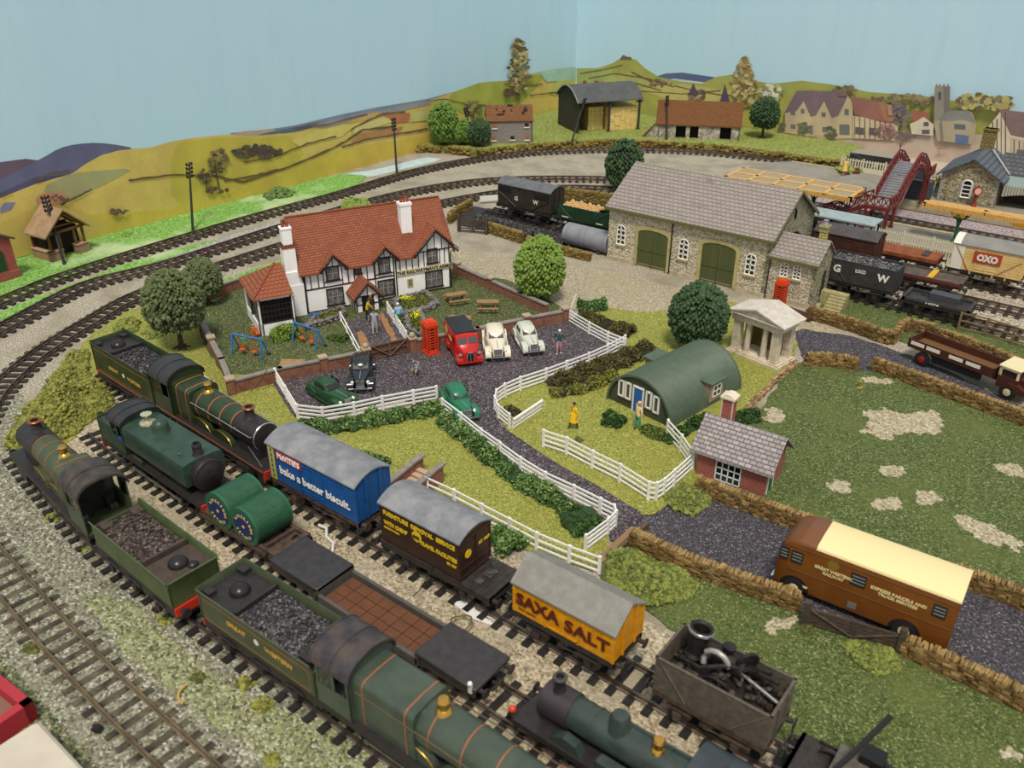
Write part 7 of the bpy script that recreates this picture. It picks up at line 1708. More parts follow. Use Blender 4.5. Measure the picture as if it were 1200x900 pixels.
tree('dark round tree with a visible trunk right of the cattle shed', 893, 161, .9, 4.9, 1.75, 1.95, L_dark, .8, .2, 460)
foam = [leafmat('foam_yellow_green', '#74742c', '#8d8c40'), leafmat('foam_olive', '#4e521f', '#63652b')]
foam_b = [leafmat('foam_bright', '#6c7430', '#82883f'), leafmat('foam_mid', '#4b5726', '#5f6a30')]
def foam_mass(label, pix, h, n, s=.2, mats=None, zb=.05, name='foam_bush'):
    """moss-like foam scattered inside a ground outline"""
    pts = [P(u, v) for u, v in pix]; cx = sum(p.x for p in pts)/len(pts); cy = sum(p.y for p in pts)/len(pts); b = MB()
    xs = [p.x for p in pts]; ys = [p.y for p in pts]; k = 0
    def inside(x, y):
        c = False; j = len(pts)-1
        for i in range(len(pts)):
            if (pts[i].y > y) != (pts[j].y > y) and x < (pts[j].x-pts[i].x)*(y-pts[i].y)/(pts[j].y-pts[i].y)+pts[i].x: c = not c
            j = i
        return c
    def edge(x, y):
        return min((Vector((x, y))-Vector(p[:2])).length for p in (pts[i].lerp(pts[(i+1) % len(pts)], f) for i in range(len(pts)) for f in (0, .25, .5, .75)))
    while k < n:
        x, y = R.uniform(min(xs), max(xs)), R.uniform(min(ys), max(ys))
        if not inside(x, y): continue
        k += 1; e = min(1, edge(x, y)/(.9*h+.3)); bump = .6+.4*math.sin(x*1.7+y)*math.cos(y*1.3-x*.6)
        zz = h*e**.5*bump*R.uniform(.55, 1); q = s*R.uniform(.6, 1.3)
        b.ico((x-cx, y-cy, max(.02, zz-q*.3)), (q, q, q*.8), 0 if R.random() < .6 else 1, .4)
    return tag(b.build(name, mats or foam, loc=(cx, cy, zb)), label, 'bush')
foam_mass('wide mass of yellow-green foam bushes at the left end of the yard', [(68, 442), (88, 412), (104, 414), (104, 440), (128, 462), (138, 486), (118, 486), (92, 508), (62, 522), (34, 536), (8, 528), (20, 500), (42, 470)], 1.25, 5200, .14)
foam_mass('long yellow-green foam bush below the stone wall near the salt van', [(712, 652), (742, 648), (800, 672), (822, 690), (800, 705), (770, 712), (735, 712), (712, 690)], 1.1, 1900, .12, foam_b)
foam_mass('yellow-green foam bush between the lawn fence and the brick hut wall', [(776, 584), (800, 568), (835, 574), (832, 592), (812, 606), (788, 600)], .9, 900, .11, foam_b)
foam_mass('yellow-green foam bush below the dark gate', [(985, 758), (1010, 748), (1050, 758), (1055, 785), (1030, 795), (1005, 780)], .5, 620, .1, foam_b)
for lab, u, v, r, h in (('small foam tuft left of the worn tender', 63, 608, 9, .35), ('small foam tuft beside the worn tender wheels', 101, 643, 6, .3), ('foam tuft below the lettered tender', 289, 803, 12, .45), ('foam tuft right below the first tuft by the large tender', 309, 828, 13, .4), ('dark foam tuft in the buried siding', 37, 762, 8, .3), ('dark foam tuft beside the curved straw piece', 233, 796, 7, .3), ('foam tuft at the bottom edge', 320, 892, 9, .35), ('tiny foam tuft between the worn tender and siding', 193, 729, 7, .3), ('foam tuft on the bank by the dark gate post', 945, 740, 9, .3), ('small dark bush on the hut lawn', 677, 518, 5, .3), ('little foam bush on the field near the upper wall', 1008, 453, 6, .3)):
    foam_mass(lab, [(u+r*math.cos(a*PI/4), v+r*.7*math.sin(a*PI/4)) for a in range(8)], h, 46, .11, foam if 'dark' not in lab else [leafmat('foam_dark', '#4a4f20', '#3c4220'), foam[1]])
foam_mass('yellow-green bush on the bright grass above the tender', [(132, 385), (148, 374), (165, 380), (160, 390), (140, 394)], .8, 170, .17, foam_b)
foam_mass('round yellow-green bush left of the large tree trunk', [(168, 392), (178, 378), (192, 384), (190, 396), (176, 400)], .8, 150, .17, foam_b)
foam_mass('dark green bush by the backdrop above the left tracks', [(309, 230), (325, 223), (344, 226), (340, 232), (315, 235)], 1.0, 170, .26, [L_mid, L_olive])
foam_mass('pale green round bush behind the pub roof', [(399, 246), (408, 238), (430, 238), (436, 246), (420, 250)], 1.9, 300, .24, [L_light, foam_b[0]])
foam_mass('tiny green bush on the edge of the painted hills', [(142, 277), (147, 273), (153, 275), (150, 279)], .6, 40, .17, [L_light, L_mid])
foam_mass('small green bushes along the foot of the ruined cottage', [(584, 171), (594, 168), (612, 169), (614, 173), (590, 175)], .7, 70, .25, [leafmat('weed_green', '#5f9a34', '#74ad45'), L_mid])
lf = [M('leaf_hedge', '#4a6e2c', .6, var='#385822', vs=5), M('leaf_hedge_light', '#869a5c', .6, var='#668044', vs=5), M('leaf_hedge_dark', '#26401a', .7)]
lfd = [M('leaf_brownish', '#4a4326', .8, var='#39361f', vs=5), M('leaf_brown_olive', '#5f5a2c', .8), M('leaf_shadow', '#2a2717', .9)]
lfm = [M('leaf_moss', '#6a6f2c', .8, var='#515a22', vs=5), M('leaf_moss2', '#827f38', .8), lfd[2]]
def hedge(label, pix, w, h, n, mats=None, size=.11, name='hedge', zb=.08, twigs=True, cat='hedge'):
    pts = [Vector(P(u, v)[:2]) for u, v in pix]; o = pts[0]; b = MB(); b.smooth = False
    tot = sum((c-a).length for a, c in zip(pts, pts[1:])) or .01
    def along(s):
        for a, c in zip(pts, pts[1:]):
            L = (c-a).length
            if s <= L: d = (c-a).normalized(); return a+d*s, d
            s -= L
        return pts[-1], (pts[-1]-pts[-2]).normalized()
    for _ in range(int(n*.03)):
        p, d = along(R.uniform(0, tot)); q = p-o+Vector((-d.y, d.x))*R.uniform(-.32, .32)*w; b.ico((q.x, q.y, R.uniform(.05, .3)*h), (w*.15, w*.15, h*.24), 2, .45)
    for _ in range(int(n*2.1)):
        p, d = along(R.uniform(-.1, tot+.1)); a = R.uniform(0, PI); k = R.uniform(.55, 1.1)*(.72+.28*math.sin(p.x*3.1+1.7*p.y)*math.cos(p.y*2.3-p.x))
        off = math.cos(a)*w/2*k; zz = math.sin(a)*h*k*(.8+.2*math.sin(p.x*2+p.y*3)); q = p-o+Vector((-d.y, d.x))*off
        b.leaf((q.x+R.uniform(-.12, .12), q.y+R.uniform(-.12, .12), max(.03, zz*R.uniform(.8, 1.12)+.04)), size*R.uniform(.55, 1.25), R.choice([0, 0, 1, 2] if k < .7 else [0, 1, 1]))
    return tag(b.build(name, mats or lf, loc=(o.x, o.y, zb)), label, cat)
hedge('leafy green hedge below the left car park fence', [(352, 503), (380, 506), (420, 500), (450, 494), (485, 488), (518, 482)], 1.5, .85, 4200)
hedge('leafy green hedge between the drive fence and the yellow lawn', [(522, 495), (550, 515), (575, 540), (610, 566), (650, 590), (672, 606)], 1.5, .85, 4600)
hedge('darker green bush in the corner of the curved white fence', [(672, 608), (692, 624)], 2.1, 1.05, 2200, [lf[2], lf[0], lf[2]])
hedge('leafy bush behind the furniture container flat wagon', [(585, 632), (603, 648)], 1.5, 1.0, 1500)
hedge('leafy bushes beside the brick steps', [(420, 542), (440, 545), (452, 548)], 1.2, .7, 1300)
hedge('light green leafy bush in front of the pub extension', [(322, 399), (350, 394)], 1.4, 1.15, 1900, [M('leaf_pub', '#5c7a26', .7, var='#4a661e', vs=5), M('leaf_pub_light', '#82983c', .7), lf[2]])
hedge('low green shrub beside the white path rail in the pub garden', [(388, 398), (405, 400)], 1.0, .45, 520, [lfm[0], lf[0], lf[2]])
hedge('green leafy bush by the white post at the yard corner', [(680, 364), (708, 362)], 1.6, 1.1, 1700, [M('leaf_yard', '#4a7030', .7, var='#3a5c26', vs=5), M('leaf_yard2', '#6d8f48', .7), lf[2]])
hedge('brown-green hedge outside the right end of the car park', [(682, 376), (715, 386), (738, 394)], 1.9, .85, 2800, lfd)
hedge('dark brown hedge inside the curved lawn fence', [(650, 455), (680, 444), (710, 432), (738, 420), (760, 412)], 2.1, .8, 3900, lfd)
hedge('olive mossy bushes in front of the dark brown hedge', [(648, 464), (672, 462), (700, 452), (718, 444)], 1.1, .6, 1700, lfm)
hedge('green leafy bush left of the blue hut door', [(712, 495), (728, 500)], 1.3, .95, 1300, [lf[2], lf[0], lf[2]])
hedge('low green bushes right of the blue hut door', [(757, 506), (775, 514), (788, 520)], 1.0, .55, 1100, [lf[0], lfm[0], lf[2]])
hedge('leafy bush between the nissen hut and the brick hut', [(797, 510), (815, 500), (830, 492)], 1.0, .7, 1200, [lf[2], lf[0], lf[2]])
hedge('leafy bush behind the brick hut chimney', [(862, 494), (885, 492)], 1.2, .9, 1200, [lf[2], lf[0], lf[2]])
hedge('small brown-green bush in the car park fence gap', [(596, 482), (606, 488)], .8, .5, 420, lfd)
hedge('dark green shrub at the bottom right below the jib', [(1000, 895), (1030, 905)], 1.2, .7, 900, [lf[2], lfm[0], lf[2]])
# ================================================================ pub garden things
zone('ground_pub_path', [(404, 381), (424, 372), (452, 366), (462, 380), (482, 410), (436, 424), (424, 408)], G['tarmac'], .115, wob=.05)
zone('ground_path_edging', [(418, 392), (424, 389), (433, 403), (430, 415), (424, 408)], M('tan_edging', '#997048', .9, var='#856240', vs=2), .125, wob=.05)
zone('ground_path_edging', [(444, 370), (449, 368), (459, 386), (467, 402), (461, 404), (452, 388)], MATS['tan_edging'], .125, wob=.05)
rock = M('rock_grey', '#5f5a5b', .85, var='#7a7472', vs=2.5, bump=1.0, bs=6)
def rockery(label, pix, flowers, zb=.1):
    pts = [P(u, v) for u, v in pix]; c = sum(pts, Vector())/len(pts); t = thing('flower_bed', label, 'flower bed', (c.x, c.y, zb)); b = MB()
    S = resample([Vector(p[:2]) for p in pts]+[Vector(pts[0][:2])], .33)
    for p, _ in S:
        for k in range(2): b.ico((p.x-c.x+R.uniform(-.06, .06), p.y-c.y+R.uniform(-.06, .06), .12+k*.2), (.26, .2, .15), 0, .35)
    b.build('rock_border', rock, t)
    b = MB(); b.smooth = False
    for _ in range(420):
        i = R.randrange(len(pts)); f = R.random()**.5*.8; q = pts[i].lerp(pts[(i+1) % len(pts)], R.random()); q = c.lerp(q, f)-c
        b.leaf((q.x, q.y, .3+R.uniform(-.05, .15)), .11, 0)
    b.build('foliage', [lfm[0]], t)
    b = MB()
    for _ in range(70):
        q = P(flowers[0]+R.gauss(0, flowers[2]), flowers[1]+R.gauss(0, flowers[3]))-c; b.ico((q.x, q.y, .4+R.uniform(-.05, .08)), (.05, .05, .04), 0, .3)
    b.build('flowers', flowers[4], t, kind='stuff')
yf = M('flower_yellow', '#d8cf1e', .6); bf = M('flower_blue', '#2f63b0', .6)
rockery('rock-edged bed with yellow flowers against the pub wall', [(462, 357), (500, 347), (512, 360), (500, 366), (470, 372)], (476, 356, 5, 1.5, yf))
rockery('rock-edged bed with yellow flowers beside the white slatted path fence', [(476, 372), (492, 368), (500, 388), (492, 397), (480, 392)], (487, 376, 3.5, 2., yf))
rockery('rock-edged bed with blue flowers left of the porch', [(360, 388), (396, 376), (404, 372), (401, 366), (370, 376)], (370, 376, 4, 1.2, bf))
blu = M('swing_blue', '#2b6fb5', .45); org = M('swing_orange', '#b5551f', .5)
def swing(label, A, B_, C, tilt=0):
    a, c = P(*A), P(*B_); L = 2.3; t = thing('swing_set', label, 'swing', (a.x, a.y, .1), yaw(a, c), 'blue swing frames in the pub garden'); h = 1.35
    b = MB().tube([(0, .35, h), (L, .35, h)], .06, 6)
    for x in (0, L):
        b.tube([(x, 0, 0), (x, .35, h)], .055, 6).tube([(x, .9, 0), (x, .35, h)], .055, 6)
    b.build('frame', blu, t)
    for x in (.65, 1.6):
        s = MB().box(x-.2, x+.2, .2, .5, .32, .38).build('seat', org, t)
        MB().tube([(x-.18, .35, .36), (x-.18, .35, h)], .025, 5).tube([(x+.18, .35, .36), (x+.18, .35, h)], .025, 5).build('hanger', org, s)
    for x in (0, L): MB().lathe([(.13, 0), (.13, .08), (.0001, .1)], (x, .9, 0), 10).build('foot', blackpaint, t)
swing('blue swing set nearer the pub extension, a child on one seat', (272, 417), (309, 424), 0)
swing('blue swing set with orange seats nearer the pub path', (343, 402), (377, 415), 0)
bw = M('bench_wood', '#997750', .7, var='#866642', vs=3, brick=('#a38058', '#6e5236', 9, .16, .015), mode='xy')
def picnic(label, u, v, rz):
    t = thing('picnic_table', label, 'picnic table', (*P(u, v)[:2], .1), rz, 'picnic tables in the pub garden')
    MB().box(-.8, .8, -.33, .33, .68, .74).build('table_top', bw, t)
    for sd in (-1, 1): MB().box(-.8, .8, sd*.58, sd*.82, .4, .45).build('bench_seat', bw, t)
    b = MB()
    for x in (-.55, .55): b.tube([(x, -.5, 0), (x, -.18, .68)], .045, 4).tube([(x, .5, 0), (x, .18, .68)], .045, 4).box(x-.04, x+.04, -.8, .8, .34, .4)
    b.build('legs', M('bench_frame', '#8c6237', .7), t)
picnic('picnic table nearest the pub wall', 535, 356, rad(60)); picnic('picnic table by the right garden wall', 572, 365, rad(38)); picnic('picnic table behind the red delivery van', 539, 384, rad(38))
t = picnic
o = MB().at((0, 0, .12), rx=rad(20)).box(-.8, .8, -.35, .35, 0, .08).build('tipped_table_top', bw, loc=(*P(343, 430)[:2], .1), rz=rad(35)); tag(o, 'tan table top tipped over behind the garden wall', 'table')
o = MB().at((0, 0, .2), rx=rad(30)).lathe([(.0001, 0), (.42, 0), (.42, .06), (.0001, .06)], (0, 0, 0), 16).build('orange_table', org, loc=(*P(305, 392)[:2], .1)); tag(o, 'tipped round orange table beside the swing', 'table')
# brick steps down to the line
A = P(455, 583); t = thing('brick_steps', 'brick-sided steps with grey copings beside the blue van', 'steps', (A.x, A.y, .06), rad(2))
sp_ = P(480, 593)-A; W = 1.35
for x in (0, W): MB().prism([(0, 0), (2.6, 0), (2.6, 1.0), (2.1, 1.0), (0, .75)], x-.1, x+.1, 'x').build('side_wall', gbk, t); MB().prism([(-.1, .72), (2.1, .98), (2.75, .98), (2.75, 1.1), (2.1, 1.1), (-.1, .84)], x-.16, x+.16, 'x').build('coping', cop, t)
b = MB()
for k in range(6): b.box(.1, W-.1, .2+k*.36, .5+k*.36, .08+k*.05, .16+k*.08)
b.build('treads', M('tread_wood', '#b59a80', .8), t)
# ================================================================ loose bits on the ground
pw = M('paper_white', '#d9d6d2', .7)
def bit(name, mb, m, u, v, z, rz, lab, cat): return tag(mb.build(name, m, loc=(*P(u, v)[:2], z), rz=rz), lab, cat)
bit('paper_scrap', MB().prism([(-1.3, -.15), (0, -.35), (1.2, -.1), (.2, .05), (.9, .2), (-.2, .1), (-.6, .35), (-1.0, .2)], 0, .04), pw, 560, 722, .1, rad(0), 'torn white paper scraps on the ballast near the salt van', 'scrap')
bit('straw_loop', MB().tube([(.55*math.cos(a), .55*math.sin(a), .05) for a in [1.2+.25*i for i in range(9)]], .06, 5), M('straw_tan', '#b3935a', .8), 228, 815, .1, rad(100), 'curved tan straw piece on the grey gravel', 'straw')
bit('wire_twig', MB().tube([(0, 0, .05), (.3, .1, .4), (.5, .5, 1.1), (.7, .7, 1.6)], .025, 5), blackpaint, 484, 700, .05, 0, 'thin dark wire standing beside the container wagon', 'wire')
bit('wire_ring', MB().tube([(.42*math.cos(a*PI/6), .42*math.sin(a*PI/6), .35+.1*math.sin(a)) for a in range(12)], .04, 5, closed=True), M('ring_brass', '#8a7a4a', .4, .6), 541, 738, .1, 0, 'bent brass-coloured wire ring beyond the well wagon', 'ring')
bit('white_hose', MB().tube([(-.9, .1, .15), (-.4, .3, .2), (.1, .1, .12), (.7, .2, .1), (1.3, -.1, .08)], .07, 6), pw, 380, 633, .1, rad(-20), 'twisted white cord on the tan gravel beside the drums', 'cord')
bit('pebble', MB().ico((0, 0, .1), .2, 0, .2), blackpaint, 115, 858, .08, 0, 'black lump on the mossy gravel near the white box', 'stone')
bit('white_stake', MB().tube([(0, 0, 0), (.12, .1, .8), (.5, .5, 1.7)], [.05, .04, .03], 6), winwhite, 667, 374, .1, rad(38), 'thin white stake leaning at the car park corner', 'stake')
bit('white_stake', MB().tube([(0, 0, .6), (-.45, 0, 1.0), (-.45, .1, 1.5), (-.1, .3, 2.0)], .05, 6), winwhite, 239, 388, .1, rad(38), 'curved white strip on the end of the left garden wall', 'strip')
bit('scrub_twig', MB().tube([(0, 0, 0), (.4, 0, .3), (.9, 0, .9), (1.3, 0, 1.6)], .02, 5), bark, 293, 460, .08, rad(38), 'thin bent twig beyond the engine chimney', 'twig')
bit('timber_baulk', MB().box(-1.5, 1.5, -.22, .22, 0, .1), M('timber_tan', '#86694c', .8), 724, 640, .06, yaw(P(694, 668), P(757, 612)), 'tan timber strip at the end of the drive', 'timber')
bit('timber_baulk', MB().box(-1.2, 1.2, -.1, .1, 0, .35), M('timber_brown', '#5a4636', .8), 742, 634, .06, yaw(P(694, 668), P(757, 612)), 'dark timber strip across the mouth of the drive', 'timber')
bit('dark_board', MB().box(-1.1, 1.1, -.5, .5, 0, .25), M('board_dark_brown', '#43291d', .8), 936, 371, .05, rad(-10), 'dark brown board beside the shed office corner', 'board')
# near corner: white box and red tray
A = P(46, 846, 1.1); B_ = P(98, 902, 1.1); t_ = MB(); C_ = P(-60, 880, 1.1)
o = MB().box(0, 9, -9, 0, 0, 1.25, bev=.12).build('white_box', M('box_white', '#c3b9a8', .6, var='#b8ad9b', vs=.5), loc=(A.x, A.y, .03), rz=yaw(A, B_)); tag(o, 'pale cream box top in the bottom left corner', 'box')
D_ = P(39, 822, .9); t = thing('red_tray', 'red-rimmed tray at the left edge above the pale box', 'tray', (D_.x, D_.y, .03), yaw(P(0, 791, .9), D_))
rdt = M('tray_red', '#a32a33', .5)
MB().box(-8, 0, -3.2, -2.85, 0, .9).box(-8, 0, -.35, 0, 0, .9).box(-.35, 0, -3.2, 0, 0, .9).box(-8, -7.7, -3.2, 0, 0, .9).build('rim', rdt, t); MB().box(-7.9, -.1, -3.1, -.1, 0, .35).build('tray_floor', M('tray_dull', '#7d5a4c', .7), t)
t.location = (D_.x-.0, D_.y, .03)
# ================================================================ road vehicles (front is +x)
glassd = M('car_glass', '#26282a', .45, spec=.3)
tyre = M('tyre', '#1c1a19', .8); chrome = M('chrome', '#c9c9c9', .2, .9); lampm = M('headlamp', '#e2dfd2', .15, .3); hubc = M('hub_cream', '#c9b78a', .5)
def vwheel(t, x, y, r, w=.16, hub=None):
    o = MB().lathe([(.0001, -w/2), (r*.6, -w/2), (r, -w*.4), (r, w*.4), (r*.6, w/2), (.0001, w/2)], (x, y, r), 20, axis='y').build('wheel', tyre, t)
    sg = 1 if y > 0 else -1
    MB().lathe([(.0001, -.02), (r*.5, -.02), (r*.45, .03), (.0001, .05)] if sg > 0 else [(.0001, -.05), (r*.45, -.03), (r*.5, .02), (.0001, .02)], (x, y+sg*w/2, r), 14, axis='y').build('hub', hub or chrome, o)
def loft(mb, secs, m=0, cap=True):
    """secs: list of (x, [(y,z)...] half outline from bottom to top centre)"""
    rings = []
    for x, h in secs: rings.append([(x, y, z) for y, z in h]+[(x, -y, z) for y, z in h[::-1][1 if h[-1][0] == 0 else 0:]])
    n = len(rings[0]); vs = [p for r in rings for p in r]; fs = []
    for i in range(len(rings)-1):
        for k in range(n): j = (k+1) % n; fs.append((i*n+k, i*n+j, (i+1)*n+j, (i+1)*n+k))
    if cap: fs += [tuple(range(n))[::-1], tuple((len(rings)-1)*n+k for k in range(n))]
    return mb.add(vs, fs, m)
def car(label, front, rz, col, wing=None, L=3.9, W=1.5, scale=.95, roofc=None, kind='saloon'):
    c = P(*front); t = thing('car', label, 'car', (c.x-math.cos(rz)*L/2*scale, c.y-math.sin(rz)*L/2*scale, .13), rz); t.scale = (scale,)*3
    x0, x1 = -L/2, L/2; w = W/2
    def lo(wd, z0, z1): return [(wd*.9, z0), (wd, z0+.1), (wd, (z0+z1)/2), (wd*.93, z1-.08), (wd*.7, z1), (0, z1+.02)]
    b = MB()
    hood = .92
    loft(b, [(x0, lo(w*.7, .3, .62)), (x0+.12, lo(w*.86, .25, .78)), (x0+.6, lo(w*.92, .22, .92)), (x0+1.2, lo(w*.92, .22, .98)), (.35, lo(w*.9, .22, .98)), (.75, lo(w*.72, .22, .96)), (x1-.45, lo(w*.5, .25, hood-.02)), (x1-.12, lo(w*.4, .3, hood-.08))])
    body = b.build('body', col, t, sharp=50)
    # cabin
    def cabs(wd, z0, z1): return [(wd, z0), (wd*.97, z0+(z1-z0)*.4), (wd*.84, z1-.1), (wd*.66, z1-.01), (0, z1+.03)]
    b = MB(); zt = 1.42
    if kind == 'coupe': secs = [(x0+.75, cabs(w*.6, .85, .93)), (x0+1.1, cabs(w*.74, .88, 1.3)), (-.15, cabs(w*.76, .9, 1.36)), (.12, cabs(w*.74, .9, 1.3)), (.5, cabs(w*.68, .88, .94))]
    else: secs = [(x0+.12, cabs(w*.6, .7, .82)), (x0+.5, cabs(w*.76, .85, 1.22)), (x0+.85, cabs(w*.82, .9, zt-.03)), (-.1, cabs(w*.82, .92, zt)), (.22, cabs(w*.8, .92, zt-.06)), (.55, cabs(w*.74, .9, .97))]
    loft(b, secs); b.build('cabin', roofc or col, t, sharp=50)
    g = MB(); xw0, xw1 = (.17, .5) if kind != 'coupe' else (.14, .47); zt2 = zt-.1 if kind != 'coupe' else 1.24
    g.add([(xw0, -w*.6, zt2), (xw0, w*.6, zt2), (xw1, w*.62, 1.0), (xw1, -w*.62, 1.0)], [(0, 3, 2, 1)]); g.v = [(p[0]+.035, p[1], p[2]+.02) for p in g.v]
    for sd in (-1, 1):
        for a, c_ in ((x0+1.05, -.42), (-.34, .12)):
            y = sd*(w*.835); g.add([(a, y, .98), (c_, y, .98), (c_-.03, y*.94, 1.27), (a+.05, y*.94, 1.27)], [(0, 1, 2, 3) if sd > 0 else (3, 2, 1, 0)]); 
    g.build('windows', glassd, t)
    wg = wing or col
    for sd in (-1, 1):
        for xc, r, ln in ((x1-.62, .42, .62), (x0+.72, .4, .58)):
            b = MB(); y = sd*(w-.18)
            secs = []
            for i in range(9):
                a = PI*i/8; secs.append((xc-ln*math.cos(a), .36+(r)*math.sin(a)**.8))
            pr = [(xc-ln, .2)]+secs+[(xc+ln, .25)]
            lo_, hi_ = sorted((sd*(w*.55), sd*(w+.03))); b.prism(pr, lo_, hi_, 'y'); b.build('wing', wg, t, sharp=50)
        b = MB().ball((x1-.2, sd*w*.62, .68), (.13, .12, .12), 10, 8).build('headlamp', lampm, t)
        lo_, hi_ = sorted((sd*w*.9, sd*(w+.05))); MB().box(x0+1.2, x1-1.2, lo_, hi_, .22, .3).build('running_board', wg, t)
        for xc in (x1-.62, x0+.72): vwheel(t, xc, sd*(w-.1), .31)
    g = MB().box(x1-.14, x1-.06, -w*.32, w*.32, .32, .84)
    for k in range(5): g.box(x1-.07, x1-.04, -w*.28+k*w*.14-.015, -w*.28+k*w*.14+.015, .35, .82)
    g.build('grille', chrome, t)
    MB().box(x1+.02, x1+.1, -w*.95, w*.95, .3, .38).box(x1-.1, x1+.05, -.3, -.25, .3, .36).box(x1-.1, x1+.05, .25, .3, .3, .36).build('front_bumper', chrome, t)
    MB().box(x0-.1, x0-.03, -w*.9, w*.9, .32, .4).build('rear_bumper', chrome, t)
    MB().box(.6, x1-.15, -.02, .02, .94, .985).build('bonnet_strip', chrome, t); MB().box(x1+.1, x1+.12, -.25, .25, .2, .31).build('number_plate', blackpaint, t)
    return t
blk_c = M('car_black', '#1b1c1f', .2, spec=.7)
car('black vintage car facing the camera beside the pub gate', (423, 463), rad(-46), blk_c, L=4.0, W=1.6)
car('cream vintage saloon with a black chassis, parked between the red van and the grey car', (584, 426), rad(-46), M('car_cream', '#d6cdb8', .3), L=4.0, W=1.6, scale=1.0)
car('pale grey rounded saloon at the right end of the parked cars', (626, 419), rad(-39), M('car_grey_white', '#bfc2b4', .3), L=3.8, W=1.5)
car('dark green coupe beside the left car park fence', (410, 484), rad(-8), M('car_dark_green', '#24482a', .35), L=3.9, W=1.5, kind='coupe')
car('teal green rounded saloon at the mouth of the drive', (549, 498), rad(-31), M('car_teal', '#256a4c', .3), L=3.7, W=1.5)
# red delivery van
c = P(552, 432); rz = rad(-34); t = thing('delivery_van', 'red delivery van with a black roof and yellow disc, parked behind the telephone box', 'van', (c.x-math.cos(rz)*1.95, c.y-math.sin(rz)*1.95, .13), rz)
rv = M('van_red', '#b3221c', .3); W = .8
def ro(wd, z0, z1): return [(wd, z0), (wd, z1-.2), (wd*.92, z1-.05), (wd*.7, z1), (0, z1+.03)]
b = MB(); loft(b, [(-1.95, ro(W*.95, .4, 1.85)), (-1.85, ro(W, .35, 1.93)), (.7, ro(W, .35, 1.95)), (1.1, ro(W*.96, .35, 1.85)), (1.3, ro(W*.92, .35, 1.35)), (1.75, ro(W*.62, .35, 1.15)), (1.95, ro(W*.5, .35, 1.05))]); b.build('body', rv, t, sharp=50)
MB().prism([(-.74, 1.92), (.74, 1.92), (.6, 2.0), (-.6, 2.0)], -1.85, .85, 'x').build('roof', M('van_roof_black', '#232225', .5), t)
for sd in (-1, 1):
    lo_, hi_ = sorted((sd*W*.5, sd*(W+.05)))
    for xc in (1.35, -1.15): b = MB().prism([(xc+.5*math.cos(PI*i/8), .38+.36*math.sin(PI*i/8)) for i in range(9)]+[(xc-.5, .25), (xc+.5, .25)][0:], lo_, hi_, 'y'); b.build('wing', rv, t); vwheel(t, xc, sd*(W-.05), .33, hub=M('hub_grey', '#77777a', .5))
    MB().ball((1.72, sd*.62, .8), .13, 10, 8).build('headlamp', MATS['hub_grey'], t)
    MB().lathe([(.0001, 0), (.34, 0), (.34, .01), (.0001, .01)], (-1.2, sd*(W+.01)-.005, 1.4), 18, axis='y').build('side_disc', M('disc_yellow', '#dcbf5c', .5), t)
    MB().box(.45, .95, sd*(W+.004)-.005, sd*(W+.004)+.005, 1.3, 1.7).build('side_window', glassd, t)
    MB().text('WINES', (-.1, sd*(W+.01), 1.25), (-sd, 0, .0), (0, 0, 1), .16, w=.7, bold=.03).build('lettering', MATS['disc_yellow'], t)
g = MB()
for y0, y1 in ((-.62, -.06), (.06, .62)): g.add([(1.13, y0, 1.74), (1.13, y1, 1.74), (1.31, y1, 1.38), (1.31, y0, 1.38)], [(0, 3, 2, 1)])
g.v = [(p[0]+.02, p[1], p[2]+.01) for p in g.v]; g.build('windscreen', M('screen_grey', '#4c4f50', .2), t)
b = MB().tube([(1.96, -.22, .42), (1.96, -.24, .8), (1.93, -.12, 1.02), (1.93, .12, 1.02), (1.96, .24, .8), (1.96, .22, .42)], .035, 6).tube([(1.97, 0, .4), (1.95, 0, 1.0)], .03, 5); b.build('grille_surround', chrome, t); MB().box(1.93, 1.96, -.2, .2, .4, .95).build('grille', blackpaint, t)
MB().box(2.0, 2.06, -.75, .75, .32, .4).build('front_bumper', rv, t)
# flat-bed lorry on the upper lane
a, c = P(1084, 434), P(1160, 464); rz = yaw(a, c); t = thing('flatbed_lorry', 'brown lorry with an empty drop-side bed and cream cab roof on the upper lane', 'lorry', (*P(1102, 431)[:2], .06), rz); t.location.x += .0
lbr = M('lorry_brown', '#4a261a', .5, var='#3f2016', vs=1.5); lcr = M('lorry_cream', '#d6c79c', .45); W = .95
b = MB().box(-2.0, 3.6, -W, W, 1.0, 1.1).box(-2.0, 3.6, -W, -W+.07, 1.1, 1.6).box(-2.0, 3.6, W-.07, W, 1.1, 1.6).box(-2.0, -1.93, -W, W, 1.1, 1.6).box(3.53, 3.6, -W, W, 1.1, 1.65)
b.build('drop_side_bed', lbr, t); MB().box(-1.9, 3.5, -W+.08, W-.08, 1.1, 1.13).build('bed_floor', M('bed_boards', '#6d4c2a', .7, brick=('#6a4a28', '#4c331c', 9, .2, .02), mode='xy'), t)
for x0 in (-1.8, -.75, .75, 1.85): MB().box(x0, x0+.9, -W-.02, -W, 1.25, 1.48).build('side_panel', M('panel_cream_white', '#d9d2c0', .6), t)
MB().box(-1.7, 5.2, -.35, -.25, .7, .95).box(-1.7, 5.2, .25, .35, .7, .95).box(-.3, 2.8, -.8, -.5, .45, .9).build('chassis', blackpaint, t)
for x in (-.9, 4.6):
    for sd in (-1, 1): vwheel(t, x, sd*.85, .47, .24, M('hub_red', '#8c1f1c', .5) if x < 0 else hubc)
MB().prism([(-1.3, .95), (-1.35, .7), (-1.2, 1.0), (-.6, 1.0), (-.45, .7), (-.5, .95)], -W, -W+.3, 'y') if False else None
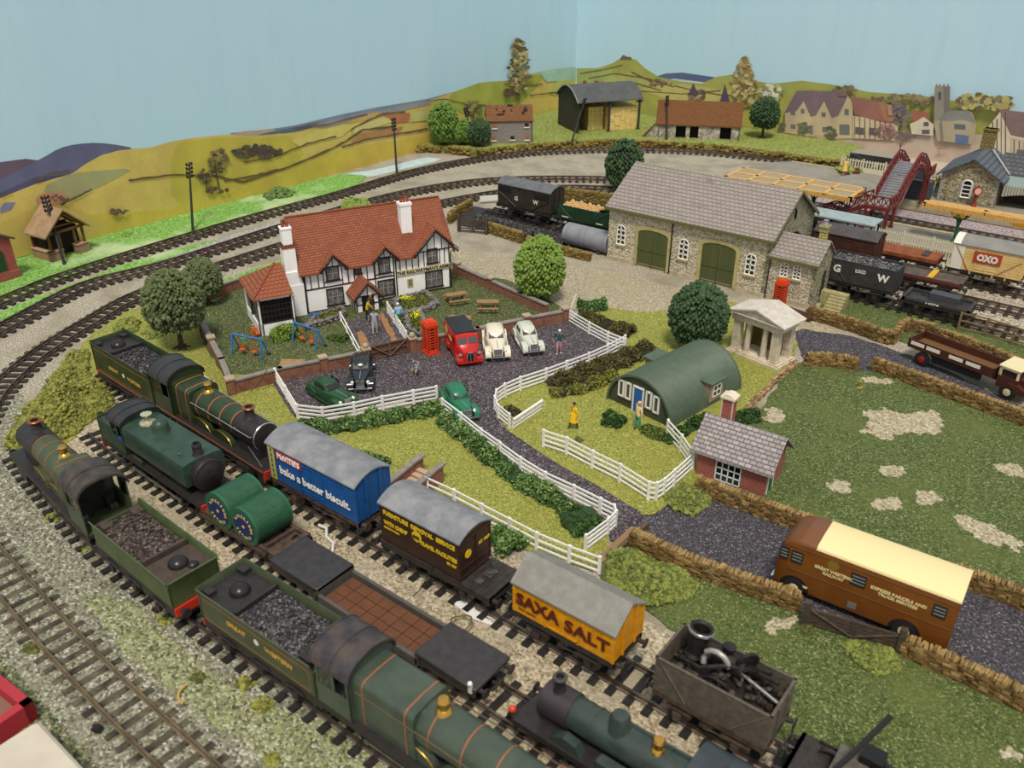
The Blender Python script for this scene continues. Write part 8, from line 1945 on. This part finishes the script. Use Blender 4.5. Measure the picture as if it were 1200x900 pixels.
b = MB().box(3.8, 5.0, -.85, .85, .6, 1.35).prism([(5.0, .6), (5.75, .65), (5.75, 1.2), (5.0, 1.35)], -.5, .5, 'y').prism([(4.05, .6), (5.7, .55), (5.6, .8), (5.1, 1.05), (4.5, 1.05)], -.95, -.55, 'y').prism([(4.05, .6), (5.7, .55), (5.6, .8), (5.1, 1.05), (4.5, 1.05)], .55, .95, 'y'); b.build('cab', lbr, t)
b = MB().box(3.8, 3.92, -.85, .85, 1.35, 1.95).box(3.8, 3.95, -.85, -.75, 1.35, 1.95).box(4.85, 4.97, -.85, -.75, 1.35, 1.95).box(3.8, 3.95, .75, .85, 1.35, 1.95).box(4.85, 4.97, .75, .85, 1.35, 1.95).box(3.8, 5, -.85, -.78, 1.8, 1.95).box(3.8, 5, .78, .85, 1.8, 1.95).box(3.72, 5.05, -.9, .9, 1.93, 2.05, bev=.06); b.build('cab_roof', lcr, t)
MB().box(4.0, 4.9, -.74, .74, 1.3, 1.85).build('cab_interior', M('cab_inside', '#2a1c16', .7), t)
MB().ball((5.62, -.75, .95), .13, 10, 8).ball((5.62, .75, .95), .13, 10, 8).build('headlamps', lampm, t)
# brown parcels van on the lower lane
a, c = P(1112, 761, .45), P(913, 681, .45); rz = yaw(a, c); L = 7.0; t = thing('parcels_van', 'long brown parcels van with a cream roof on the lower lane, facing left', 'van', (0, 0, 0), rz)
W = 1.12; m_ = P(1010, 722, .45); n_ = Vector((-math.sin(rz), math.cos(rz))); m_ = Vector((m_.x, m_.y))-n_*W; t.location = (m_.x+math.cos(rz)*.3, m_.y+math.sin(rz)*.3, .08)
pb = M('parcels_brown', '#6e4116', .38, var='#643a13', vs=1); pcr = M('parcels_cream', '#e3cf98', .45); pbr = M('parcels_brown_roof', '#70472a', .45)
def rb_(wd, z0, z1, r=.22): return [(wd, z0), (wd, z1-r), (wd-.05, z1-.07), (wd-r, z1), (0, z1+.03)]
b = MB(); loft(b, [(-3.5, rb_(W*.98, .42, 2.8)), (-3.4, rb_(W, .38, 2.86)), (2.4, rb_(W, .38, 2.86)), (2.95, rb_(W*.98, .4, 2.8)), (3.3, rb_(W*.95, .4, 2.5)), (3.45, rb_(W*.9, .42, 1.75, .3)), (3.5, rb_(W*.85, .45, 1.3, .3))]); b.build('body', pb, t, sharp=50)
b = MB(); loft(b, [(-3.52, [(W*1.0, 2.72), (W*.97, 2.82), (W*.86, 2.9), (0, 2.94)]), (1.95, [(W*1.0, 2.72), (W*.97, 2.82), (W*.86, 2.9), (0, 2.94)])]); b.build('roof', pcr, t)
b = MB(); loft(b, [(1.95, [(W*1.0, 2.7), (W*.97, 2.8), (W*.86, 2.88), (0, 2.92)]), (2.5, [(W*.99, 2.7), (W*.96, 2.79), (W*.85, 2.86), (0, 2.9)]), (3.02, [(W*.95, 2.6), (W*.92, 2.66), (W*.8, 2.72), (0, 2.76)])]); b.build('front_roof', pbr, t)
for x, r in ((2.55, .44), (-1.9, .46)):
    for sd in (-1, 1):
        vwheel(t, x, sd*(W-.1), r, .24, hubc); lo_, hi_ = sorted((sd*(W-.2), sd*(W+.012)))
        MB().prism([(x+.62*math.cos(PI*i/10), .4+.62*math.sin(PI*i/10)) for i in range(11)], lo_, hi_, 'y').build('wheel_arch', blackpaint, t)
        vwheel(t, x, sd*(W-.0), r, .1, hubc)
ysd = 1  # the side seen from the lane is local +y
def side_text(mb, s, x, z, h, w, sd, **k): mb.text(s, (x, sd*(W+.012), z), (-sd, 0, 0), (0, 0, 1), h, w=w, **k)
for sd in (-1, 1):
    lt = MB(); side_text(lt, 'GREAT WESTERN', 1.15, 1.95, .14, 1.5, sd, bold=.03); side_text(lt, 'RAILWAY', 1.1, 1.75, .13, .85, sd, bold=.03); side_text(lt, 'EXPRESS PARCELS AND', -1.4, 1.98, .14, 2.1, sd, bold=.03); side_text(lt, 'TRUCK SERVICES', -1.4, 1.78, .13, 1.5, sd, bold=.03)
    lt.build('lettering', M('letter_parcels', '#dcc88e', .5), t)
    y0, y1 = sorted((sd*(W+.002), sd*(W+.02)))
    for x0, x1 in ((3.0, 3.36), (2.4, 2.88), (-.15, .45), (-3.15, -2.65)):
        w = MB().box(x0, x1, y0, y1, 1.72, 2.32).build('window', glassd, t)
        g = MB()
        for k in range(3): g.box(x0+.05, x1-.05, y0, y1+sd*.006, 1.85+k*.16, 1.89+k*.16)
        g.build('slats', M('slat_grey', '#8c8a86', .5), w)
    MB().box(-3.45, 2.9, y0, y1, 1.32, 1.37).box(-3.45, 3.0, y0, y1, 2.5, 2.54).build('side_moulding', pbr, t)
    MB().lathe([(.0001, 0), (.24, 0), (.24, .012), (.0001, .012)], (1.2, sd*(W+.004), 2.28), 16, axis='y').build('crest', M('crest_olive', '#7d6422', .5), t)
    MB().box(.0, .35, y0, y1, .55, .85).build('step_plate', M('step_grey', '#85807a', .4, .4), t)
    MB().box(2.0, 2.4, y0, y1, .62, .72).build('number_plate', pcr, t)
g = MB(); g.add([(3.33, -.85, 2.42), (3.33, .85, 2.42), (3.47, .85, 1.8), (3.47, -.85, 1.8)], [(0, 3, 2, 1)]); g.build('windscreen', glassd, t)
MB().box(3.5, 3.6, -1.05, 1.05, .42, .55).build('front_bumper', chrome, t)
# ================================================================ figures
skin = M('skin', '#c08d6a', .6)
def person(label, u, v, z, rz, shirt, legs, hair, h=1.72, arms=((.32, .0, 1.05), (.32, .05, 1.05)), shoes='#2a2420', hat=None, coat=None, bend=0., stride=.1, sit=False):
    """one continuous skinned body; arms = (out, forward, height) of each hand"""
    k = h/1.72; V = []; E = []; Rr = []
    def v_(x, y, z_, r, r2=None): V.append((x*k, y*k, z_*k)); Rr.append((r*k, (r2 or r)*k)); return len(V)-1
    fx = bend
    pel = v_(0, 0, .92 if not sit else .5, .13, .16); bel = v_(fx*.3, 0, (1.1 if not sit else .68), .12, .15); che = v_(fx*.7, 0, (1.32 if not sit else .9), .13, .18); nek = v_(fx, 0, (1.47 if not sit else 1.05), .06); hd = v_(fx*1.1+.02, 0, (1.56 if not sit else 1.14), .085); hd2 = v_(fx*1.15+.02, 0, (1.66 if not sit else 1.24), .09)
    E += [(pel, bel), (bel, che), (che, nek), (nek, hd), (hd, hd2)]
    for i, sd in enumerate((1, -1)):
        o_, f_, hz = arms[i]; dz = 0 if not sit else -.42
        sh = v_(fx*.9, sd*.2, 1.4+dz, .07); el = v_(fx*.9+f_*.4-.03, sd*(.2+(o_-.2)*.8+.03), (1.4+hz)/2+dz-.02, .05); ha = v_(fx*.9+f_, sd*o_, hz+dz, .038); fi = v_(fx*.9+f_+.03, sd*o_, hz+dz-.1 if hz < 1.2 else hz+dz+.08, .035)
        E += [(che, sh), (sh, el), (el, ha), (ha, fi)]
        st_ = stride*(1 if i else -1)
        if sit: hi_ = v_(.05, sd*.1, .5, .1); kn = v_(.45, sd*.12, .5, .075); an = v_(.45, sd*.12, .1, .05); to = v_(.58, sd*.12, .04, .045)
        else: hi_ = v_(0, sd*.1, .88, .1); kn = v_(st_*.5+.03, sd*.11, .5, .07); an = v_(st_, sd*.12, .1, .05); to = v_(st_+.14, sd*.13, .04, .045)
        E += [(pel, hi_), (hi_, kn), (kn, an), (an, to)]
    me = bpy.data.meshes.new('body'); me.from_pydata(V, E, []); ob = bpy.data.objects.new('body', me); COL.objects.link(ob)
    ob.modifiers.new('s', 'SKIN'); ob.modifiers.new('u', 'SUBSURF').levels = 1
    for i, sv in enumerate(me.skin_vertices[0].data): sv.radius = Rr[i]; sv.use_root = i == 0
    bpy.context.view_layer.update(); dg = bpy.context.evaluated_depsgraph_get(); nm = bpy.data.meshes.new_from_object(ob.evaluated_get(dg)); bpy.data.objects.remove(ob)
    ms = [skin, M('cloth_'+shirt.strip('#'), shirt, .8), M('cloth_'+legs.strip('#'), legs, .8), M('cloth_'+shoes.strip('#'), shoes, .6)]
    for m in ms: nm.materials.append(m)
    hands = [Vector(V[10+0]) if False else None]
    hp = [Vector(V[i]) for i in (8, 9, 16, 17)]; nz = V[nek][2]; wz = V[pel][2]
    for f in nm.polygons:
        c = f.center; f.use_smooth = True
        if c.z > nz-.01 or any((c-q).length < .085*k for q in hp): f.material_index = 0
        elif c.z > wz+.02 and not (sit and c.x > .2): f.material_index = 1
        elif c.z < .1*k: f.material_index = 3
        else: f.material_index = 1 if (coat and c.z > .45*k) else 2
    t = thing('person', label, 'person', (*P(u, v)[:2], z), rz)
    o = bpy.data.objects.new('body', nm); COL.objects.link(o); o.parent = t
    hx = V[hd2][0]; hz_ = V[hd2][2]
    MB().ball((hx-.02*k, 0, hz_+.02*k), (.115*k, .11*k, .1*k), 12, 8, zmin=-.2).build('hair', M('hair_'+hair.strip('#'), hair, .8), t)
    MB().ball((hx+.105*k, 0, hz_-.05*k), (.025*k, .02*k, .03*k), 6, 5).build('nose', skin, t)
    MB().ball((hx+.09*k, -.04*k, hz_-.01*k), .014*k, 6, 5).ball((hx+.09*k, .04*k, hz_-.01*k), .014*k, 6, 5).build('eyes', blackpaint, t)
    if coat: MB().lathe([(.3*k, .5*k), (.24*k, .8*k), (.19*k, 1.05*k), (.0001, 1.06*k)], (0, 0, 0), 14).build('coat_skirt', ms[1], t)
    if hat: MB().lathe([(.17*k, 0), (.17*k, .02*k), (.11*k, .03*k), (.1*k, .12*k), (.0001, .13*k)], (hx, 0, hz_+.06*k), 14).build('hat', M('hat_'+hat.strip('#'), hat, .7), t)
    return t
dn = ((.28, .03, .85), (.28, .03, .85))
person('person in a grey suit standing with hands on hips on the pub path', 440, 393, .12, rad(-50), '#9a9aa0', '#a8a5a5', '#3a2a22', 1.85, ((.34, -.05, 1.02), (.34, -.05, 1.02)), coat=None)
person('person in black and yellow leaning forward at the pub porch', 431, 377, .12, rad(60), '#b39a2a', '#2a2520', '#4a2f1e', 1.6, ((.25, .35, 1.0), (.25, .35, .95)), bend=.18)
person('person in dark clothes just inside the pub doorway', 436, 371, .12, rad(-60), '#2a2522', '#332d28', '#b0714a', 1.6, dn)
person('person in pale blue behind the white slatted path fence', 468, 384, .12, rad(150), '#86b8d6', '#2f7a5c', '#c9dce6', 1.75, dn)
person('person in a teal shirt and pink trousers at the right of the parked cars', 655, 417, .13, rad(-60), '#1d4a52', '#c98a90', '#d8c9b8', 1.75, ((.36, .02, .98), (.36, .02, .98)), shoes='#cfc6bd')
person('person in a long yellow coat walking on the hut lawn', 672, 504, .12, rad(-110), '#d8b016', '#4a4538', '#3a2c22', 1.65, dn, coat=True, stride=.22)
person('person in a cream jacket and green trousers at the blue hut door', 746, 506, .12, rad(60), '#d3b98c', '#3a8a68', '#c9a86a', 1.8, ((.26, .1, 1.55), (.3, .1, 1.0)), bend=.05)
t = person('person crouching in white and grey beside the red telephone box', 490, 440, .12, rad(-80), '#d6d3d0', '#6a6868', '#3a3a3c', 1.6, ((.2, .25, .9), (.2, .25, .9)), sit=True, bend=.2)
person('child in green on the left swing', 287, 411, .3, rad(-40), '#2f9a72', '#b5551f', '#c98a4a', 1.15, dn, sit=True)
person('child in orange beside the swing near the extension', 299, 399, .1, rad(-40), '#c4662a', '#b5551f', '#d8a070', 1.1, dn)
person('person in a yellow dress on the far platform left of the footbridge', 987, 215, .9, rad(-60), '#d9b868', '#c9a878', '#8a5a3a', 1.8, dn, coat=True)
person('person in yellow and green on the far platform right of the footbridge', 1094, 236, .93, rad(-60), '#cf9a4a', '#1d6a48', '#d8a060', 1.75, dn)
person('person in orange and green beside the red platform clock', 1157, 243, .93, rad(-60), '#b5663a', '#1f6a4a', '#b5663a', 1.75, ((.3, .1, 1.0), (.25, .2, 1.45)))
# platform clock
A = P(1141, 241, .93); t = thing('platform_clock', 'red platform clock with a round pale face', 'clock', (A.x, A.y, .93), rad(35))
MB().lathe([(.25, 0), (.25, .1), (.12, .2), (.1, .9), (.2, 1.0), (.22, 1.05)], (0, 0, 0), 14).lathe([(.0001, -.12), (.42, -.12), (.42, .12), (.0001, .12)], (0, 0, 1.45), 20, axis='y').ball((0, 0, 1.95), .08).build('case', M('clock_red', '#8c2a20', .5), t)
MB().lathe([(.0001, -.14), (.32, -.14), (.32, -.13), (.0001, -.13)], (0, 0, 1.45), 20, axis='y').build('dial', M('dial_pink', '#d8a89a', .5), t)
# flower bed on the far platform
foam_mass('low bed of red and green plants on the far platform', [(978, 205), (1000, 203), (1010, 212), (985, 214)], .9, 120, .28, [M('plant_dark_red', '#5a2426', .8), M('plant_lime', '#7d9a2c', .8)], zb=.9)
# ================================================================ camera, light, view
cam = bpy.data.cameras.new('camera'); co = bpy.data.objects.new('camera', cam); COL.objects.link(co)
co.location = (0, 0, CH); co.rotation_euler = (PI/2-TILT, 0, rad(38))
cam.sensor_width = 36; cam.lens = 36*FPX/1200; cam.clip_end = 400; cam.clip_start = .5
cam.dof.use_dof = True; cam.dof.focus_distance = 58; cam.dof.aperture_fstop = .26
bpy.context.scene.camera = co
sun = bpy.data.lights.new('sun', 'SUN'); sun.energy = 3.3; sun.angle = rad(12); sun.color = (1, .93, .82)
so = bpy.data.objects.new('sun', sun); COL.objects.link(so)
d = Vector((-.34, .46, -1.08)); so.rotation_euler = d.to_track_quat('-Z', 'Y').to_euler()
w = bpy.data.worlds.new('room_light'); bpy.context.scene.world = w; w.use_nodes = True
bg = w.node_tree.nodes['Background']; bg.inputs[0].default_value = (.97, .97, 1, 1); bg.inputs[1].default_value = .76
vs_ = bpy.context.scene.view_settings; vs_.view_transform = 'Standard'; vs_.look = 'None'; vs_.gamma = 1; vs_.use_curve_mapping = False; vs_.exposure = -.1
bpy.context.view_layer.update()
